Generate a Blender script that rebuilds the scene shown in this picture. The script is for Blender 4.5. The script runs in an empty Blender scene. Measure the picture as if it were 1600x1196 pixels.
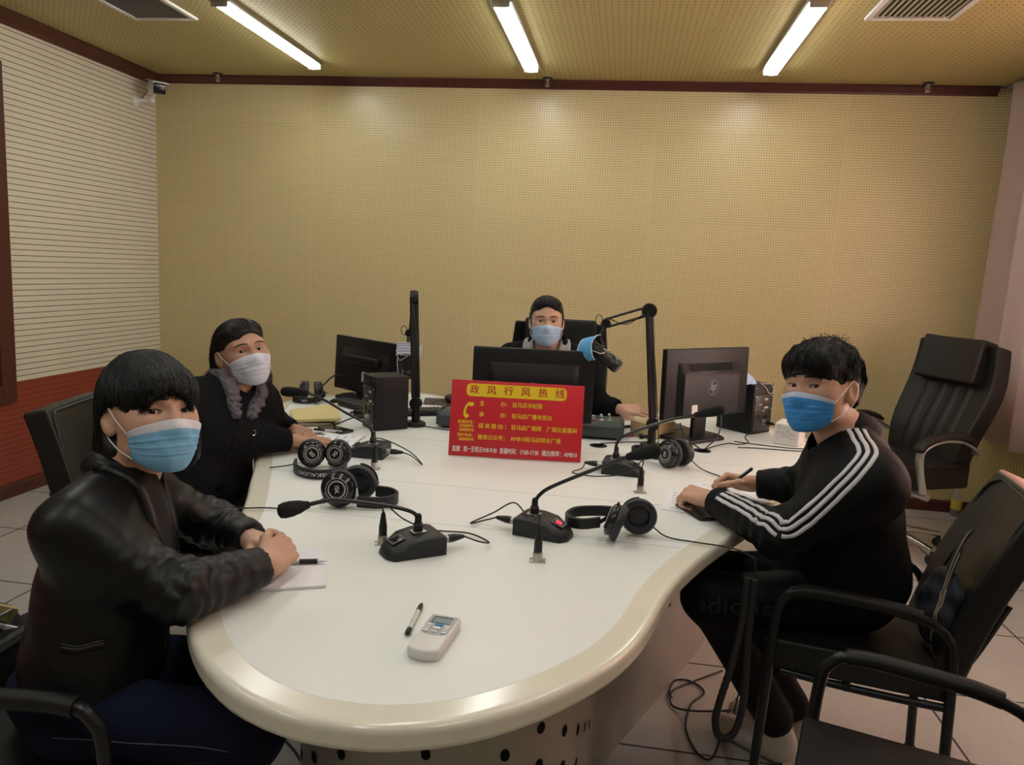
import bpy, bmesh, math, random
import numpy as np
from mathutils import Matrix, Vector, Euler, Quaternion

random.seed(7)
rng = np.random.default_rng(11)
SC = bpy.context.scene
COL = SC.collection
PI = math.pi

# ------------------------------------------------------------------ camera, world, lights, exposure
cam_d = bpy.data.cameras.new('camera')
cam = bpy.data.objects.new('camera', cam_d)
COL.objects.link(cam)
_r = Vector((0.98776806, 0.14779391, 0.04971144))
_u = Vector((-0.07038639, 0.13813168, 0.98790961))
_w = Vector((-0.1391403, 0.97932456, -0.14684474))
_m = Matrix((( _r.x, _u.x, -_w.x, 3.4669672), (_r.y, _u.y, -_w.y, -5.26548205),
             (_r.z, _u.z, -_w.z, 1.45583417), (0, 0, 0, 1)))
cam.matrix_world = _m
cam_d.sensor_fit = 'HORIZONTAL'
cam_d.sensor_width = 36.0
cam_d.lens = 1177.56 / 1600 * 36.0
cam_d.clip_start = 0.05
SC.camera = cam

SC.view_settings.view_transform = 'Standard'
SC.view_settings.look = 'None'
SC.view_settings.exposure = -0.18
SC.view_settings.gamma = 1.0
SC.view_settings.use_curve_mapping = False

world = bpy.data.worlds.new('daylight')
SC.world = world
world.use_nodes = True
_bg = world.node_tree.nodes['Background']
_bg.inputs['Color'].default_value = (0.80, 0.90, 1.0, 1)
_bg.inputs['Strength'].default_value = 1.2

# daylight coming in through the window on the right (the lamp stands outside the pane)
day_d = bpy.data.lights.new('window_daylight', 'AREA')
day_d.shape = 'RECTANGLE'; day_d.size = 3.6; day_d.size_y = 1.9
day_d.energy = 900; day_d.color = (1.0, 0.95, 0.9)
day = bpy.data.objects.new('window_daylight', day_d)
day.location = (6.45, -2.4, 1.7); day.rotation_euler = (0, PI / 2, 0)
COL.objects.link(day)

LIGHT_COLOR = (0.99, 0.995, 0.95)
LIGHT_STRENGTH = 30.0

CEIL = 2.725
TABLE_Z = 0.75

# ------------------------------------------------------------------ helpers: materials
MATS = {}
def new_mat(name):
    m = bpy.data.materials.new(name); m.use_nodes = True
    nt = m.node_tree
    b = nt.nodes['Principled BSDF']
    return m, nt, b

def mat(name, col, rough=0.5, metal=0.0, spec=0.5, noise=0.0, nscale=40.0, bump=0.0, bscale=200.0, coat=0.0, sheen=0.0, emit=None, estr=0.0):
    if name in MATS: return MATS[name]
    m, nt, b = new_mat(name)
    c = (col[0], col[1], col[2], 1)
    b.inputs['Base Color'].default_value = c
    b.inputs['Roughness'].default_value = rough
    b.inputs['Metallic'].default_value = metal
    b.inputs['Specular IOR Level'].default_value = spec
    b.inputs['Coat Weight'].default_value = coat
    b.inputs['Sheen Weight'].default_value = sheen
    if emit:
        b.inputs['Emission Color'].default_value = (*emit, 1); b.inputs['Emission Strength'].default_value = estr
    tc = None
    if noise > 0 or bump > 0:
        tc = nt.nodes.new('ShaderNodeTexCoord')
    if noise > 0:
        n = nt.nodes.new('ShaderNodeTexNoise'); n.inputs['Scale'].default_value = nscale; n.inputs['Detail'].default_value = 4
        nt.links.new(tc.outputs['Object'], n.inputs['Vector'])
        mx = nt.nodes.new('ShaderNodeMix'); mx.data_type = 'RGBA'
        mx.inputs['A'].default_value = tuple(max(0, x * (1 - noise)) for x in col) + (1,)
        mx.inputs['B'].default_value = tuple(min(1, x * (1 + noise)) for x in col) + (1,)
        nt.links.new(n.outputs['Fac'], mx.inputs['Factor'])
        nt.links.new(mx.outputs['Result'], b.inputs['Base Color'])
    if bump > 0:
        n2 = nt.nodes.new('ShaderNodeTexNoise'); n2.inputs['Scale'].default_value = bscale; n2.inputs['Detail'].default_value = 3
        nt.links.new(tc.outputs['Object'], n2.inputs['Vector'])
        bp = nt.nodes.new('ShaderNodeBump'); bp.inputs['Strength'].default_value = bump; bp.inputs['Distance'].default_value = 0.002
        nt.links.new(n2.outputs['Fac'], bp.inputs['Height'])
        nt.links.new(bp.outputs['Normal'], b.inputs['Normal'])
    MATS[name] = m
    return m

class NG:
    """tiny node-graph helper"""
    def __init__(s, nt): s.nt = nt
    def n(s, t, **kw):
        x = s.nt.nodes.new(t)
        for k, v in kw.items(): setattr(x, k, v)
        return x
    def link(s, a, b): s.nt.links.new(a, b)
    def m(s, op, a, b=None, c=None):
        x = s.n('ShaderNodeMath', operation=op)
        for i, v in enumerate((a, b, c)):
            if v is None: continue
            if isinstance(v, (int, float)): x.inputs[i].default_value = v
            else: s.link(v, x.inputs[i])
        return x.outputs[0]
    def mix(s, f, a, b):
        x = s.n('ShaderNodeMix', data_type='RGBA')
        for k, v in (('Factor', f), ('A', a), ('B', b)):
            if isinstance(v, tuple): x.inputs[k].default_value = v
            elif isinstance(v, (int, float)): x.inputs[k].default_value = v
            else: s.link(v, x.inputs[k])
        return x.outputs['Result']
    def xyz(s, kind='Object'):
        t = s.n('ShaderNodeTexCoord'); p = s.n('ShaderNodeSeparateXYZ')
        s.link(t.outputs[kind], p.inputs[0])
        return t.outputs[kind], p.outputs[0], p.outputs[1], p.outputs[2]
    def noise(s, vec, scale, detail=3, rough=0.5, sc3=None):
        if sc3:
            mp = s.n('ShaderNodeMapping'); mp.inputs['Scale'].default_value = sc3
            s.link(vec, mp.inputs['Vector']); vec = mp.outputs[0]
        x = s.n('ShaderNodeTexNoise'); x.inputs['Scale'].default_value = scale; x.inputs['Detail'].default_value = detail; x.inputs['Roughness'].default_value = rough
        s.link(vec, x.inputs['Vector']); return x.outputs['Fac']
    def white(s, a, b):
        c = s.n('ShaderNodeCombineXYZ')
        for i, v in enumerate((a, b)):
            s.link(v, c.inputs[i])
        x = s.n('ShaderNodeTexWhiteNoise', noise_dimensions='3D'); s.link(c.outputs[0], x.inputs['Vector']); return x.outputs['Value']

# ------------------------------------------------------------------ helpers: meshes and objects
def T(x=0, y=0, z=0): return Matrix.Translation((x, y, z))
def RX(a): return Matrix.Rotation(a, 4, 'X')
def RY(a): return Matrix.Rotation(a, 4, 'Y')
def RZ(a): return Matrix.Rotation(a, 4, 'Z')
def SCL(x, y, z): return Matrix.Diagonal((x, y, z, 1))

def frame_to(a, b):
    """matrix at a whose +Z points to b"""
    a = Vector(a); d = Vector(b) - a
    q = d.to_track_quat('Z', 'Y')
    return Matrix.Translation(a) @ q.to_matrix().to_4x4()

class MB:
    def __init__(s):
        s.v = []; s.f = []; s.mi = []
    def add(s, vs, fs, M=None, mi=0):
        o = len(s.v)
        if M is not None: vs = [M @ Vector(p) for p in vs]
        s.v += [tuple(p) for p in vs]
        s.f += [tuple(i + o for i in f) for f in fs]
        s.mi += [mi] * len(fs)
        return s
    def bm(s, bm, M=None, mi=0):
        bm.verts.ensure_lookup_table(); bm.verts.index_update()
        s.add([v.co.copy() for v in bm.verts], [[v.index for v in f.verts] for f in bm.faces], M, mi)
        bm.free(); return s
    def box(s, c, size, bevel=0.0, seg=2, M=None, mi=0, R=None):
        b = bmesh.new(); bmesh.ops.create_cube(b, size=1.0)
        bmesh.ops.scale(b, vec=size, verts=b.verts)
        if bevel > 0:
            bmesh.ops.bevel(b, geom=list(b.edges), offset=bevel, segments=seg, profile=0.5, affect='EDGES', clamp_overlap=True)
        X = T(*c)
        if R is not None: X = X @ R
        if M is not None: X = M @ X
        return s.bm(b, X, mi)
    def prism(s, pts, z0, z1, bevel=0.0, seg=2, M=None, mi=0):
        b = bmesh.new()
        bot = [b.verts.new((p[0], p[1], z0)) for p in pts]; top = [b.verts.new((p[0], p[1], z1)) for p in pts]
        n = len(pts)
        b.faces.new(list(reversed(bot))); b.faces.new(top)
        for i in range(n): b.faces.new((bot[i], bot[(i + 1) % n], top[(i + 1) % n], top[i]))
        bmesh.ops.recalc_face_normals(b, faces=b.faces)
        if bevel > 0:
            es = [e for e in b.edges if abs(e.verts[0].co.z - e.verts[1].co.z) < 1e-7]
            bmesh.ops.bevel(b, geom=es, offset=bevel, segments=seg, profile=0.5, affect='EDGES', clamp_overlap=True)
        return s.bm(b, M, mi)
    def lathe(s, prof, M=None, seg=24, mi=0, sx=1.0, sy=1.0):
        vs = []; fs = []; n = len(prof)
        for (r, z) in prof:
            for k in range(seg):
                a = 2 * PI * k / seg; vs.append((r * math.cos(a) * sx, r * math.sin(a) * sy, z))
        for i in range(n - 1):
            for k in range(seg):
                k2 = (k + 1) % seg
                fs.append((i * seg + k, i * seg + k2, (i + 1) * seg + k2, (i + 1) * seg + k))
        if prof[0][0] > 1e-6 and prof[0] != prof[-1]: fs.append(tuple(reversed(range(seg))))
        if prof[-1][0] > 1e-6 and prof[0] != prof[-1]: fs.append(tuple(range((n - 1) * seg, n * seg)))
        return s.add(vs, fs, M, mi)
    def tube(s, pts, rad, seg=10, M=None, mi=0, closed=False, flat=None):
        """sweep; rad number or list; flat=(w,h) ellipse ratio"""
        P = [Vector(p) for p in pts]; n = len(P)
        R = rad if isinstance(rad, (list, tuple)) else [rad] * n
        tang = []
        for i in range(n):
            if closed: t = P[(i + 1) % n] - P[i - 1]
            elif i == 0: t = P[1] - P[0]
            elif i == n - 1: t = P[-1] - P[-2]
            else: t = (P[i + 1] - P[i]).normalized() + (P[i] - P[i - 1]).normalized()
            tang.append(t.normalized() if t.length > 1e-9 else Vector((0, 0, 1)))
        up = Vector((0, 0, 1)) if abs(tang[0].z) < 0.9 else Vector((1, 0, 0))
        nrm = (up - tang[0] * up.dot(tang[0])).normalized()
        vs = []; fs = []
        for i in range(n):
            if i > 0:
                q = tang[i - 1].rotation_difference(tang[i]); nrm = q @ nrm
                nrm = (nrm - tang[i] * nrm.dot(tang[i])).normalized()
            bn = tang[i].cross(nrm)
            fw, fh = flat if flat else (1, 1)
            for k in range(seg):
                a = 2 * PI * k / seg
                vs.append(P[i] + (nrm * math.cos(a) * fh + bn * math.sin(a) * fw) * R[i])
        rn = n if closed else n - 1
        for i in range(rn):
            j = (i + 1) % n
            for k in range(seg):
                k2 = (k + 1) % seg
                fs.append((i * seg + k, i * seg + k2, j * seg + k2, j * seg + k))
        if not closed:
            fs.append(tuple(reversed(range(seg)))); fs.append(tuple(range((n - 1) * seg, n * seg)))
        return s.add(vs, fs, M, mi)
    def ell(s, c, r, M=None, mi=0, seg=20, rings=12, R=None):
        prof = [(math.sin(PI * i / rings), -math.cos(PI * i / rings)) for i in range(rings + 1)]
        prof[0] = (0, -1); prof[-1] = (0, 1)
        X = T(*c)
        if R is not None: X = X @ R
        X = X @ SCL(*r)
        if M is not None: X = M @ X
        b = bmesh.new()
        bmesh.ops.create_uvsphere(b, u_segments=seg, v_segments=rings, radius=1)
        return s.bm(b, X, mi)
    def build(s, name, mats, parent=None, smooth=True, world=False, loc=None, angle=0.7):
        me = bpy.data.meshes.new(name)
        vs = s.v
        if world and parent is not None:
            inv = WM[parent.name].inverted(); vs = [tuple(inv @ Vector(p)) for p in vs]
        me.from_pydata(vs, [], s.f)
        if not isinstance(mats, (list, tuple)): mats = [mats]
        for m in mats: me.materials.append(m)
        if len(mats) > 1: me.polygons.foreach_set('material_index', s.mi)
        b = bmesh.new(); b.from_mesh(me); bmesh.ops.recalc_face_normals(b, faces=b.faces); b.to_mesh(me); b.free()
        if smooth:
            me.polygons.foreach_set('use_smooth', [True] * len(me.polygons))
            try: me.set_sharp_from_angle(angle=angle)
            except Exception: pass
        me.update()
        o = bpy.data.objects.new(name, me); COL.objects.link(o)
        if parent is not None: o.parent = parent
        if loc is not None: o.location = loc
        WM[o.name] = (WM[parent.name] if parent is not None else Matrix.Identity(4)) @ (T(*loc) if loc is not None else Matrix.Identity(4))
        return o

WM = {}
def tag(o, label=None, cat=None, group=None, kind=None):
    if label: o['label'] = label
    if cat: o['category'] = cat
    if group: o['group'] = group
    if kind: o['kind'] = kind
    return o
def thing(name, label, cat, loc=(0, 0, 0), rz=0.0, group=None, M=None):
    o = bpy.data.objects.new(name, None); COL.objects.link(o)
    o.empty_display_size = 0.05
    if M is None: M = T(*loc) @ RZ(rz)
    o.matrix_world = M
    o.location = M.to_translation(); o.rotation_euler = M.to_euler()
    WM[o.name] = M
    return tag(o, label, cat, group)
def struct(o):
    o['kind'] = 'structure'; return o
def copy_tree(root, M, label, group=None):
    r = root.copy(); COL.objects.link(r); r.location = M.to_translation(); r.rotation_euler = M.to_euler()
    r['label'] = label
    if group: r['group'] = group
    WM[r.name] = M
    def rec(src, dst):
        for ch in list(src.children):
            c = ch.copy(); COL.objects.link(c); c.parent = dst
            WM[c.name] = WM[dst.name] @ ch.matrix_basis
            rec(ch, c)
    rec(root, r)
    return r
def part(parent, name, mb, m, label=None, **kw):
    o = mb.build(name, m, parent, **kw)
    if label: o['label'] = label
    return o
def catmull(pts, n=8, closed=False):
    P = [Vector(p) for p in pts]; out = []
    L = len(P)
    rg = range(L) if closed else range(L - 1)
    for i in rg:
        p0 = P[i - 1] if (closed or i > 0) else P[0] * 2 - P[1]
        p1 = P[i]; p2 = P[(i + 1) % L]
        p3 = P[(i + 2) % L] if (closed or i + 2 < L) else P[-1] * 2 - P[-2]
        for k in range(n):
            t = k / n
            out.append(0.5 * ((2 * p1) + (p2 - p0) * t + (2 * p0 - 5 * p1 + 4 * p2 - p3) * t * t + (3 * p1 - p0 - 3 * p2 + p3) * t ** 3))
    if not closed: out.append(P[-1])
    return out
def rrect(w, h, r, n=5):
    pts = []
    for cx, cy, a0 in ((w / 2 - r, h / 2 - r, 0), (-w / 2 + r, h / 2 - r, 90), (-w / 2 + r, -h / 2 + r, 180), (w / 2 - r, -h / 2 + r, 270)):
        for k in range(n + 1):
            a = math.radians(a0 + 90 * k / n); pts.append((cx + r * math.cos(a), cy + r * math.sin(a)))
    return pts

FONT = None
def text_mesh(body, size, align='CENTER', bold=0.0, sx=1.0, spacing=1.0):
    """lettering as flat mesh in the XY plane, returned as (verts, faces)"""
    cu = bpy.data.curves.new('lettering_curve', 'FONT')
    cu.body = body; cu.size = size; cu.align_x = align; cu.align_y = 'CENTER'
    cu.offset = bold; cu.space_character = spacing; cu.resolution_u = 3
    ob = bpy.data.objects.new('lettering_tmp', cu); COL.objects.link(ob)
    dg = bpy.context.evaluated_depsgraph_get()
    me = bpy.data.meshes.new_from_object(ob.evaluated_get(dg))
    vs = [(v.co.x * sx, v.co.y, v.co.z) for v in me.vertices]; fs = [tuple(p.vertices) for p in me.polygons]
    bpy.data.objects.remove(ob); bpy.data.curves.remove(cu); bpy.data.meshes.remove(me)
    return vs, fs
# ------------------------------------------------------------------ the room
def perforated(name, ax, az, pitch_x, pitch_z, panel_x, panel_z, offx, offz, rad, base, alt, rough, grain=(1, 1, 1), seam=0.0028, mx=0.0, mz=0.012, hole=(0.06, 0.042, 0.02, 1)):
    m, nt, b = new_mat(name); g = NG(nt)
    vec, x, y, z = g.xyz()
    c = {'x': x, 'y': y, 'z': z}
    u = g.m('SUBTRACT', c[ax], offx); v = g.m('SUBTRACT', c[az], offz)
    pu = g.m('FLOORED_MODULO', u, panel_x); pv = g.m('FLOORED_MODULO', v, panel_z)
    iu = g.m('FLOOR', g.m('DIVIDE', u, panel_x)); iv = g.m('FLOOR', g.m('DIVIDE', v, panel_z))
    du = g.m('MINIMUM', pu, g.m('SUBTRACT', panel_x, pu)); dv = g.m('MINIMUM', pv, g.m('SUBTRACT', panel_z, pv))
    fu = g.m('SUBTRACT', g.m('FRACT', g.m('ADD', g.m('DIVIDE', g.m('SUBTRACT', pu, mx), pitch_x), 0.5)), 0.5)
    fv = g.m('SUBTRACT', g.m('FRACT', g.m('ADD', g.m('DIVIDE', g.m('SUBTRACT', pv, mz), pitch_z), 0.5)), 0.5)
    ru = g.m('MULTIPLY', fu, pitch_x); rv = g.m('MULTIPLY', fv, pitch_z)
    d = g.m('SQRT', g.m('ADD', g.m('MULTIPLY', ru, ru), g.m('MULTIPLY', rv, rv)))
    isin = g.m('LESS_THAN', d, rad)
    ok = g.m('MULTIPLY', g.m('GREATER_THAN', du, 0.009), g.m('GREATER_THAN', dv, 0.008))
    holes = g.m('MULTIPLY', isin, ok)
    sm = g.m('LESS_THAN', g.m('MINIMUM', du, dv), seam / 2)
    tint = g.white(iu, iv)
    gr = g.noise(vec, 1.0, 5, 0.6, grain)
    f = g.m('ADD', g.m('MULTIPLY', tint, 0.45), g.m('MULTIPLY', gr, 0.55))
    col = g.mix(f, base, alt)
    col = g.mix(g.m('MULTIPLY', sm, 0.55), col, (base[0] * .45, base[1] * .4, base[2] * .35, 1))
    col = g.mix(holes, col, hole)
    g.link(col, b.inputs['Base Color'])
    rg = g.m('ADD', rough, g.m('MULTIPLY', holes, 0.5)); g.link(rg, b.inputs['Roughness'])
    b.inputs['Specular IOR Level'].default_value = 0.5
    return m

m_wallback = perforated('perforated_panel', 'x', 'z', .016, .016, 1.2, .6015, 0.0, 2.42 - 4 * .6015, .0027, (.59, .495, .255, 1), (.68, .575, .32, 1), 0.31, (3, 3, 14))
m_ceil = perforated('ceiling_panel', 'x', 'y', .032, .038, .611, 1.15, 2.006, -.005, .0042, (.50, .425, .185, 1), (.57, .485, .22, 1), 0.45, (6, 1.2, 1), mx=.0195, mz=.019)

def slatted(name, top, low, split, pitch, gw):
    m, nt, b = new_mat(name); g = NG(nt)
    vec, x, y, z = g.xyz()
    f = g.m('FRACT', g.m('DIVIDE', z, pitch)); gro = g.m('LESS_THAN', f, gw)
    low_m = g.m('LESS_THAN', z, split)
    n = g.noise(vec, 6, 4)
    t = g.mix(n, tuple(c * .94 for c in top[:3]) + (1,), tuple(min(1, c * 1.05) for c in top[:3]) + (1,))
    t = g.mix(gro, t, (.07, .05, .03, 1))
    l = g.mix(n, tuple(c * .85 for c in low[:3]) + (1,), tuple(c * 1.15 for c in low[:3]) + (1,))
    l = g.mix(gro, l, (.30, .10, .05, 1))
    g.link(g.mix(low_m, t, l), b.inputs['Base Color'])
    b.inputs['Roughness'].default_value = .5
    return m
m_wallleft = slatted('grooved_panel', (.68, .635, .50, 1), (.24, .035, .016, 1), .672, .0333, .12)

def floor_mat():
    m, nt, b = new_mat('floor_tile'); g = NG(nt)
    vec, x, y, z = g.xyz()
    tx, ty = .600, .5685
    u = g.m('SUBTRACT', x, 4.642); v = g.m('SUBTRACT', y, -1.3426)
    pu = g.m('FLOORED_MODULO', u, tx); pv = g.m('FLOORED_MODULO', v, ty)
    du = g.m('MINIMUM', pu, g.m('SUBTRACT', tx, pu)); dv = g.m('MINIMUM', pv, g.m('SUBTRACT', ty, pv))
    gr = g.m('LESS_THAN', g.m('MINIMUM', du, dv), .0042)
    tint = g.white(g.m('FLOOR', g.m('DIVIDE', u, tx)), g.m('FLOOR', g.m('DIVIDE', v, ty)))
    n = g.noise(vec, 45, 6, .7); n2 = g.noise(vec, 5, 4, .6)
    f = g.m('ADD', g.m('MULTIPLY', n, .6), g.m('ADD', g.m('MULTIPLY', n2, .3), g.m('MULTIPLY', tint, .1)))
    col = g.mix(f, (.30, .285, .27, 1), (.54, .525, .50, 1))
    col = g.mix(gr, col, (.035, .03, .03, 1))
    g.link(col, b.inputs['Base Color'])
    g.link(g.m('ADD', .33, g.m('MULTIPLY', gr, .4)), b.inputs['Roughness'])
    return m
m_floor = floor_mat()
m_dark_wood = mat('mahogany_trim', (.075, .018, .012), .38, noise=.3, nscale=25)
m_plain_wall = mat('cream_paint', (.55, .47, .30), .7)

XR = 5.86           # right wall
Y0 = -7.6           # wall behind the camera
def slab(name, c, size, m, bevel=0):
    mb = MB(); mb.box((0, 0, 0), size, bevel)
    return struct(mb.build(name, m, smooth=False, loc=c))
def slab0(name, c, size, m):
    """slab whose object origin stays at the world origin (for pattern coordinates)"""
    mb = MB(); mb.box(c, size)
    return struct(mb.build(name, m, smooth=False))
slab0('floor', (XR / 2, Y0 / 2, -.05), (XR + .4, -Y0 + .4, .1), m_floor)
slab0('ceiling', (XR / 2, Y0 / 2, CEIL + .05), (XR + .4, -Y0 + .4, .1), m_ceil)
slab0('wall_back', (XR / 2, .1, CEIL / 2), (XR + .4, .2, CEIL), m_wallback)
slab0('wall_front', (XR / 2, Y0 - .1, CEIL / 2), (XR + .4, .2, CEIL), m_plain_wall)
# left wall with the opening of the studio window
WL0, WL1, WLZ0, WLZ1 = -4.9, -1.53, .66, 2.35
mb = MB()
mb.box((-.1, (WL1 + 0) / 2, CEIL / 2), (.2, -WL1, CEIL))
mb.box((-.1, (Y0 + WL0) / 2, CEIL / 2), (.2, WL0 - Y0, CEIL))
mb.box((-.1, (WL0 + WL1) / 2, WLZ0 / 2), (.2, WL1 - WL0, WLZ0))
mb.box((-.1, (WL0 + WL1) / 2, (CEIL + WLZ1) / 2), (.2, WL1 - WL0, CEIL - WLZ1))
struct(mb.build('wall_left', m_wallleft, smooth=False))
# dark framed studio window in the left wall
w = MB()
fw = .105
w.box((.012, WL1 + .05, (WLZ0 + WLZ1) / 2), (.06, fw, WLZ1 - WLZ0 + 2 * fw - .02), .006)
w.box((.012, WL0 - .05, (WLZ0 + WLZ1) / 2), (.06, fw, WLZ1 - WLZ0 + 2 * fw - .02), .006)
w.box((.012, (WL0 + WL1) / 2, WLZ0 - .045), (.06, WL1 - WL0, fw), .006)
w.box((.012, (WL0 + WL1) / 2, WLZ1 + .045), (.06, WL1 - WL0, fw), .006)
win2 = struct(w.build('window_2', m_dark_wood, smooth=False))
m_pane, _nt, _b = new_mat('window_pane')
_g = NG(_nt); _tr = _g.n('ShaderNodeBsdfTransparent'); _gl = _g.n('ShaderNodeBsdfGlossy'); _gl.inputs['Roughness'].default_value = .02
_fr = _g.n('ShaderNodeFresnel'); _mx = _g.n('ShaderNodeMixShader'); _g.link(_fr.outputs[0], _mx.inputs[0]); _g.link(_tr.outputs[0], _mx.inputs[1]); _g.link(_gl.outputs[0], _mx.inputs[2])
_g.link(_mx.outputs[0], _nt.nodes['Material Output'].inputs[0])
gp = MB(); gp.box((-.1, (WL0 + WL1) / 2, (WLZ0 + WLZ1) / 2), (.01, WL1 - WL0, WLZ1 - WLZ0)); part(win2, 'pane', gp, m_pane, smooth=False)
gp = MB(); gp.box((-.23, (WL0 + WL1) / 2, (WLZ0 + WLZ1) / 2), (.02, WL1 - WL0 + .2, WLZ1 - WLZ0 + .2)); struct(gp.build('wall_control_room', mat('dim_room', (.02, .02, .022), .8), smooth=False))

# right wall: vertical ribs under the window, window opening behind the curtain
def ribbed():
    m, nt, b = new_mat('ribbed_panel'); g = NG(nt)
    vec, x, y, z = g.xyz()
    f = g.m('FRACT', g.m('DIVIDE', y, .034)); rb = g.m('LESS_THAN', f, .35)
    n = g.noise(vec, 5, 3)
    g.link(g.mix(rb, g.mix(n, (.50, .42, .20, 1), (.58, .50, .26, 1)), (.30, .23, .09, 1)), b.inputs['Base Color'])
    b.inputs['Roughness'].default_value = .5
    return m
m_ribbed = ribbed()
WR0, WR1, WRZ0, WRZ1 = -4.3, -.42, .85, 2.45
mb = MB()
mb.box((XR + .1, WR1 / 2, CEIL / 2), (.2, -WR1, CEIL))
mb.box((XR + .1, (Y0 + WR0) / 2, CEIL / 2), (.2, WR0 - Y0, CEIL))
mb.box((XR + .1, (WR0 + WR1) / 2, WRZ0 / 2), (.2, WR1 - WR0, WRZ0))
mb.box((XR + .1, (WR0 + WR1) / 2, (CEIL + WRZ1) / 2), (.2, WR1 - WR0, CEIL - WRZ1))
struct(mb.build('wall_right', m_ribbed, smooth=False))
m_white_frame = mat('white_window_frame', (.75, .75, .73), .4)
w = MB()
for yy in (WR0 + .03, WR0 + .98, (WR0 + WR1) / 2, WR1 - .98, WR1 - .03):
    w.box((XR + .12, yy, (WRZ0 + WRZ1) / 2), (.06, .06, WRZ1 - WRZ0), .004)
for zz in (WRZ0 + .03, WRZ1 - .03):
    w.box((XR + .12, (WR0 + WR1) / 2, zz), (.06, WR1 - WR0, .06), .004)
win1 = struct(w.build('window_1', m_white_frame, smooth=False))
gp = MB(); gp.box((XR + .12, (WR0 + WR1) / 2, (WRZ0 + WRZ1) / 2), (.006, WR1 - WR0 - .06, WRZ1 - WRZ0 - .06)); part(win1, 'pane', gp, m_pane, smooth=False)

# crown moulding and skirting
def run(name, p0, p1, prof, m):
    """extrude profile (out, z) along p0->p1; 'out' is to the left of the run"""
    p0 = Vector(p0); p1 = Vector(p1); d = (p1 - p0).normalized(); out = Vector((-d.y, d.x, 0))
    mb = MB(); n = len(prof)
    vs = [p + out * a + Vector((0, 0, z)) for p in (p0, p1) for a, z in prof]
    fs = [tuple((i, (i + 1) % n, n + (i + 1) % n, n + i)) for i in range(n)] + [tuple(range(n)), tuple(range(n, 2 * n))]
    mb.add(vs, fs)
    return struct(mb.build(name, m, smooth=False))
crown = [(0, CEIL - .055), (.012, CEIL - .055), (.016, CEIL - .044), (.034, CEIL - .020), (.040, CEIL - .012), (.040, CEIL + .001), (0, CEIL + .001)]
crownL = [(0, CEIL - .075), (.012, CEIL - .075), (.02, CEIL - .058), (.050, CEIL - .020), (.056, CEIL - .012), (.056, CEIL + .001), (0, CEIL + .001)]
base = [(0, 0), (.016, 0), (.016, .066), (.010, .078), (0, .08)]
run('trim_1', (5.66, 0, 0), (0, 0, 0), crown, m_dark_wood)
run('trim_2', (0, 0, 0), (0, Y0, 0), crownL, m_dark_wood)
run('trim_3', (XR, Y0, 0), (XR, 0, 0), crown, m_dark_wood)
run('trim_4', (0, Y0, 0), (XR, Y0, 0), crown, m_dark_wood)
run('baseboard_back', (XR, 0, 0), (0, 0, 0), base, m_dark_wood)
run('baseboard_left', (0, 0, 0), (0, Y0, 0), base, m_dark_wood)
run('baseboard_right', (XR, Y0, 0), (XR, 0, 0), base, m_dark_wood)
run('baseboard_front', (0, Y0, 0), (XR, Y0, 0), base, m_dark_wood)

# ------------------------------------------------------------------ ceiling lights, vents, sprinklers
m_tube_glow = mat('lit_diffuser', (.9, .9, .88), .4, emit=LIGHT_COLOR, estr=LIGHT_STRENGTH)
m_alu = mat('brushed_aluminium', (.55, .56, .57), .35, metal=.9)
m_white_plastic = mat('white_plastic', (.72, .72, .70), .4)
def ceiling_light(x, y0, label):
    t = thing('ceiling_light', label, 'ceiling light', (x, y0, CEIL), group='ceiling strip lights')
    L = 1.16
    f = MB(); f.box((0, -L / 2, -.010), (.112, L + .02, .020), .003)
    part(t, 'frame', f, m_alu)
    d = MB()
    prof = [(-.042, -.020), (-.042, -.030)] + [(-.042 + .084 * k / 8, -.030 - .014 * math.sin(PI * k / 8)) for k in range(1, 8)] + [(.042, -.030), (.042, -.020)]
    n = len(prof)
    vs = [(a, yy, z) for yy in (-.004, -L + .004) for a, z in prof]
    d.add(vs, [(i, (i + 1) % n, n + (i + 1) % n, n + i) for i in range(n)] + [tuple(range(n)), tuple(range(n, 2 * n))])
    part(t, 'diffuser', d, m_tube_glow)
    e = MB(); e.box((0, .006, -.03), (.088, .014, .030), .004); part(t, 'end_cap', e, m_alu)
    e = MB(); e.box((0, -L - .006, -.03), (.088, .014, .030), .004); part(t, 'end_cap', e, m_alu)
    return t
for x, nm in ((1.375, 'left'), (2.795, 'middle'), (4.235, 'right')):
    ceiling_light(x, -.385, {'left': 'lit white strip light on the ceiling beside the left air vent', 'middle': 'lit white strip light in the middle of the ceiling', 'right': 'lit white strip light on the ceiling beside the right air vent'}[nm])
for y in (-2.45, -4.5):
    for x in (1.375, 2.795, 4.235):
        ceiling_light(x, y, 'lit white strip light on the ceiling above the table, towards the viewer')

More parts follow.
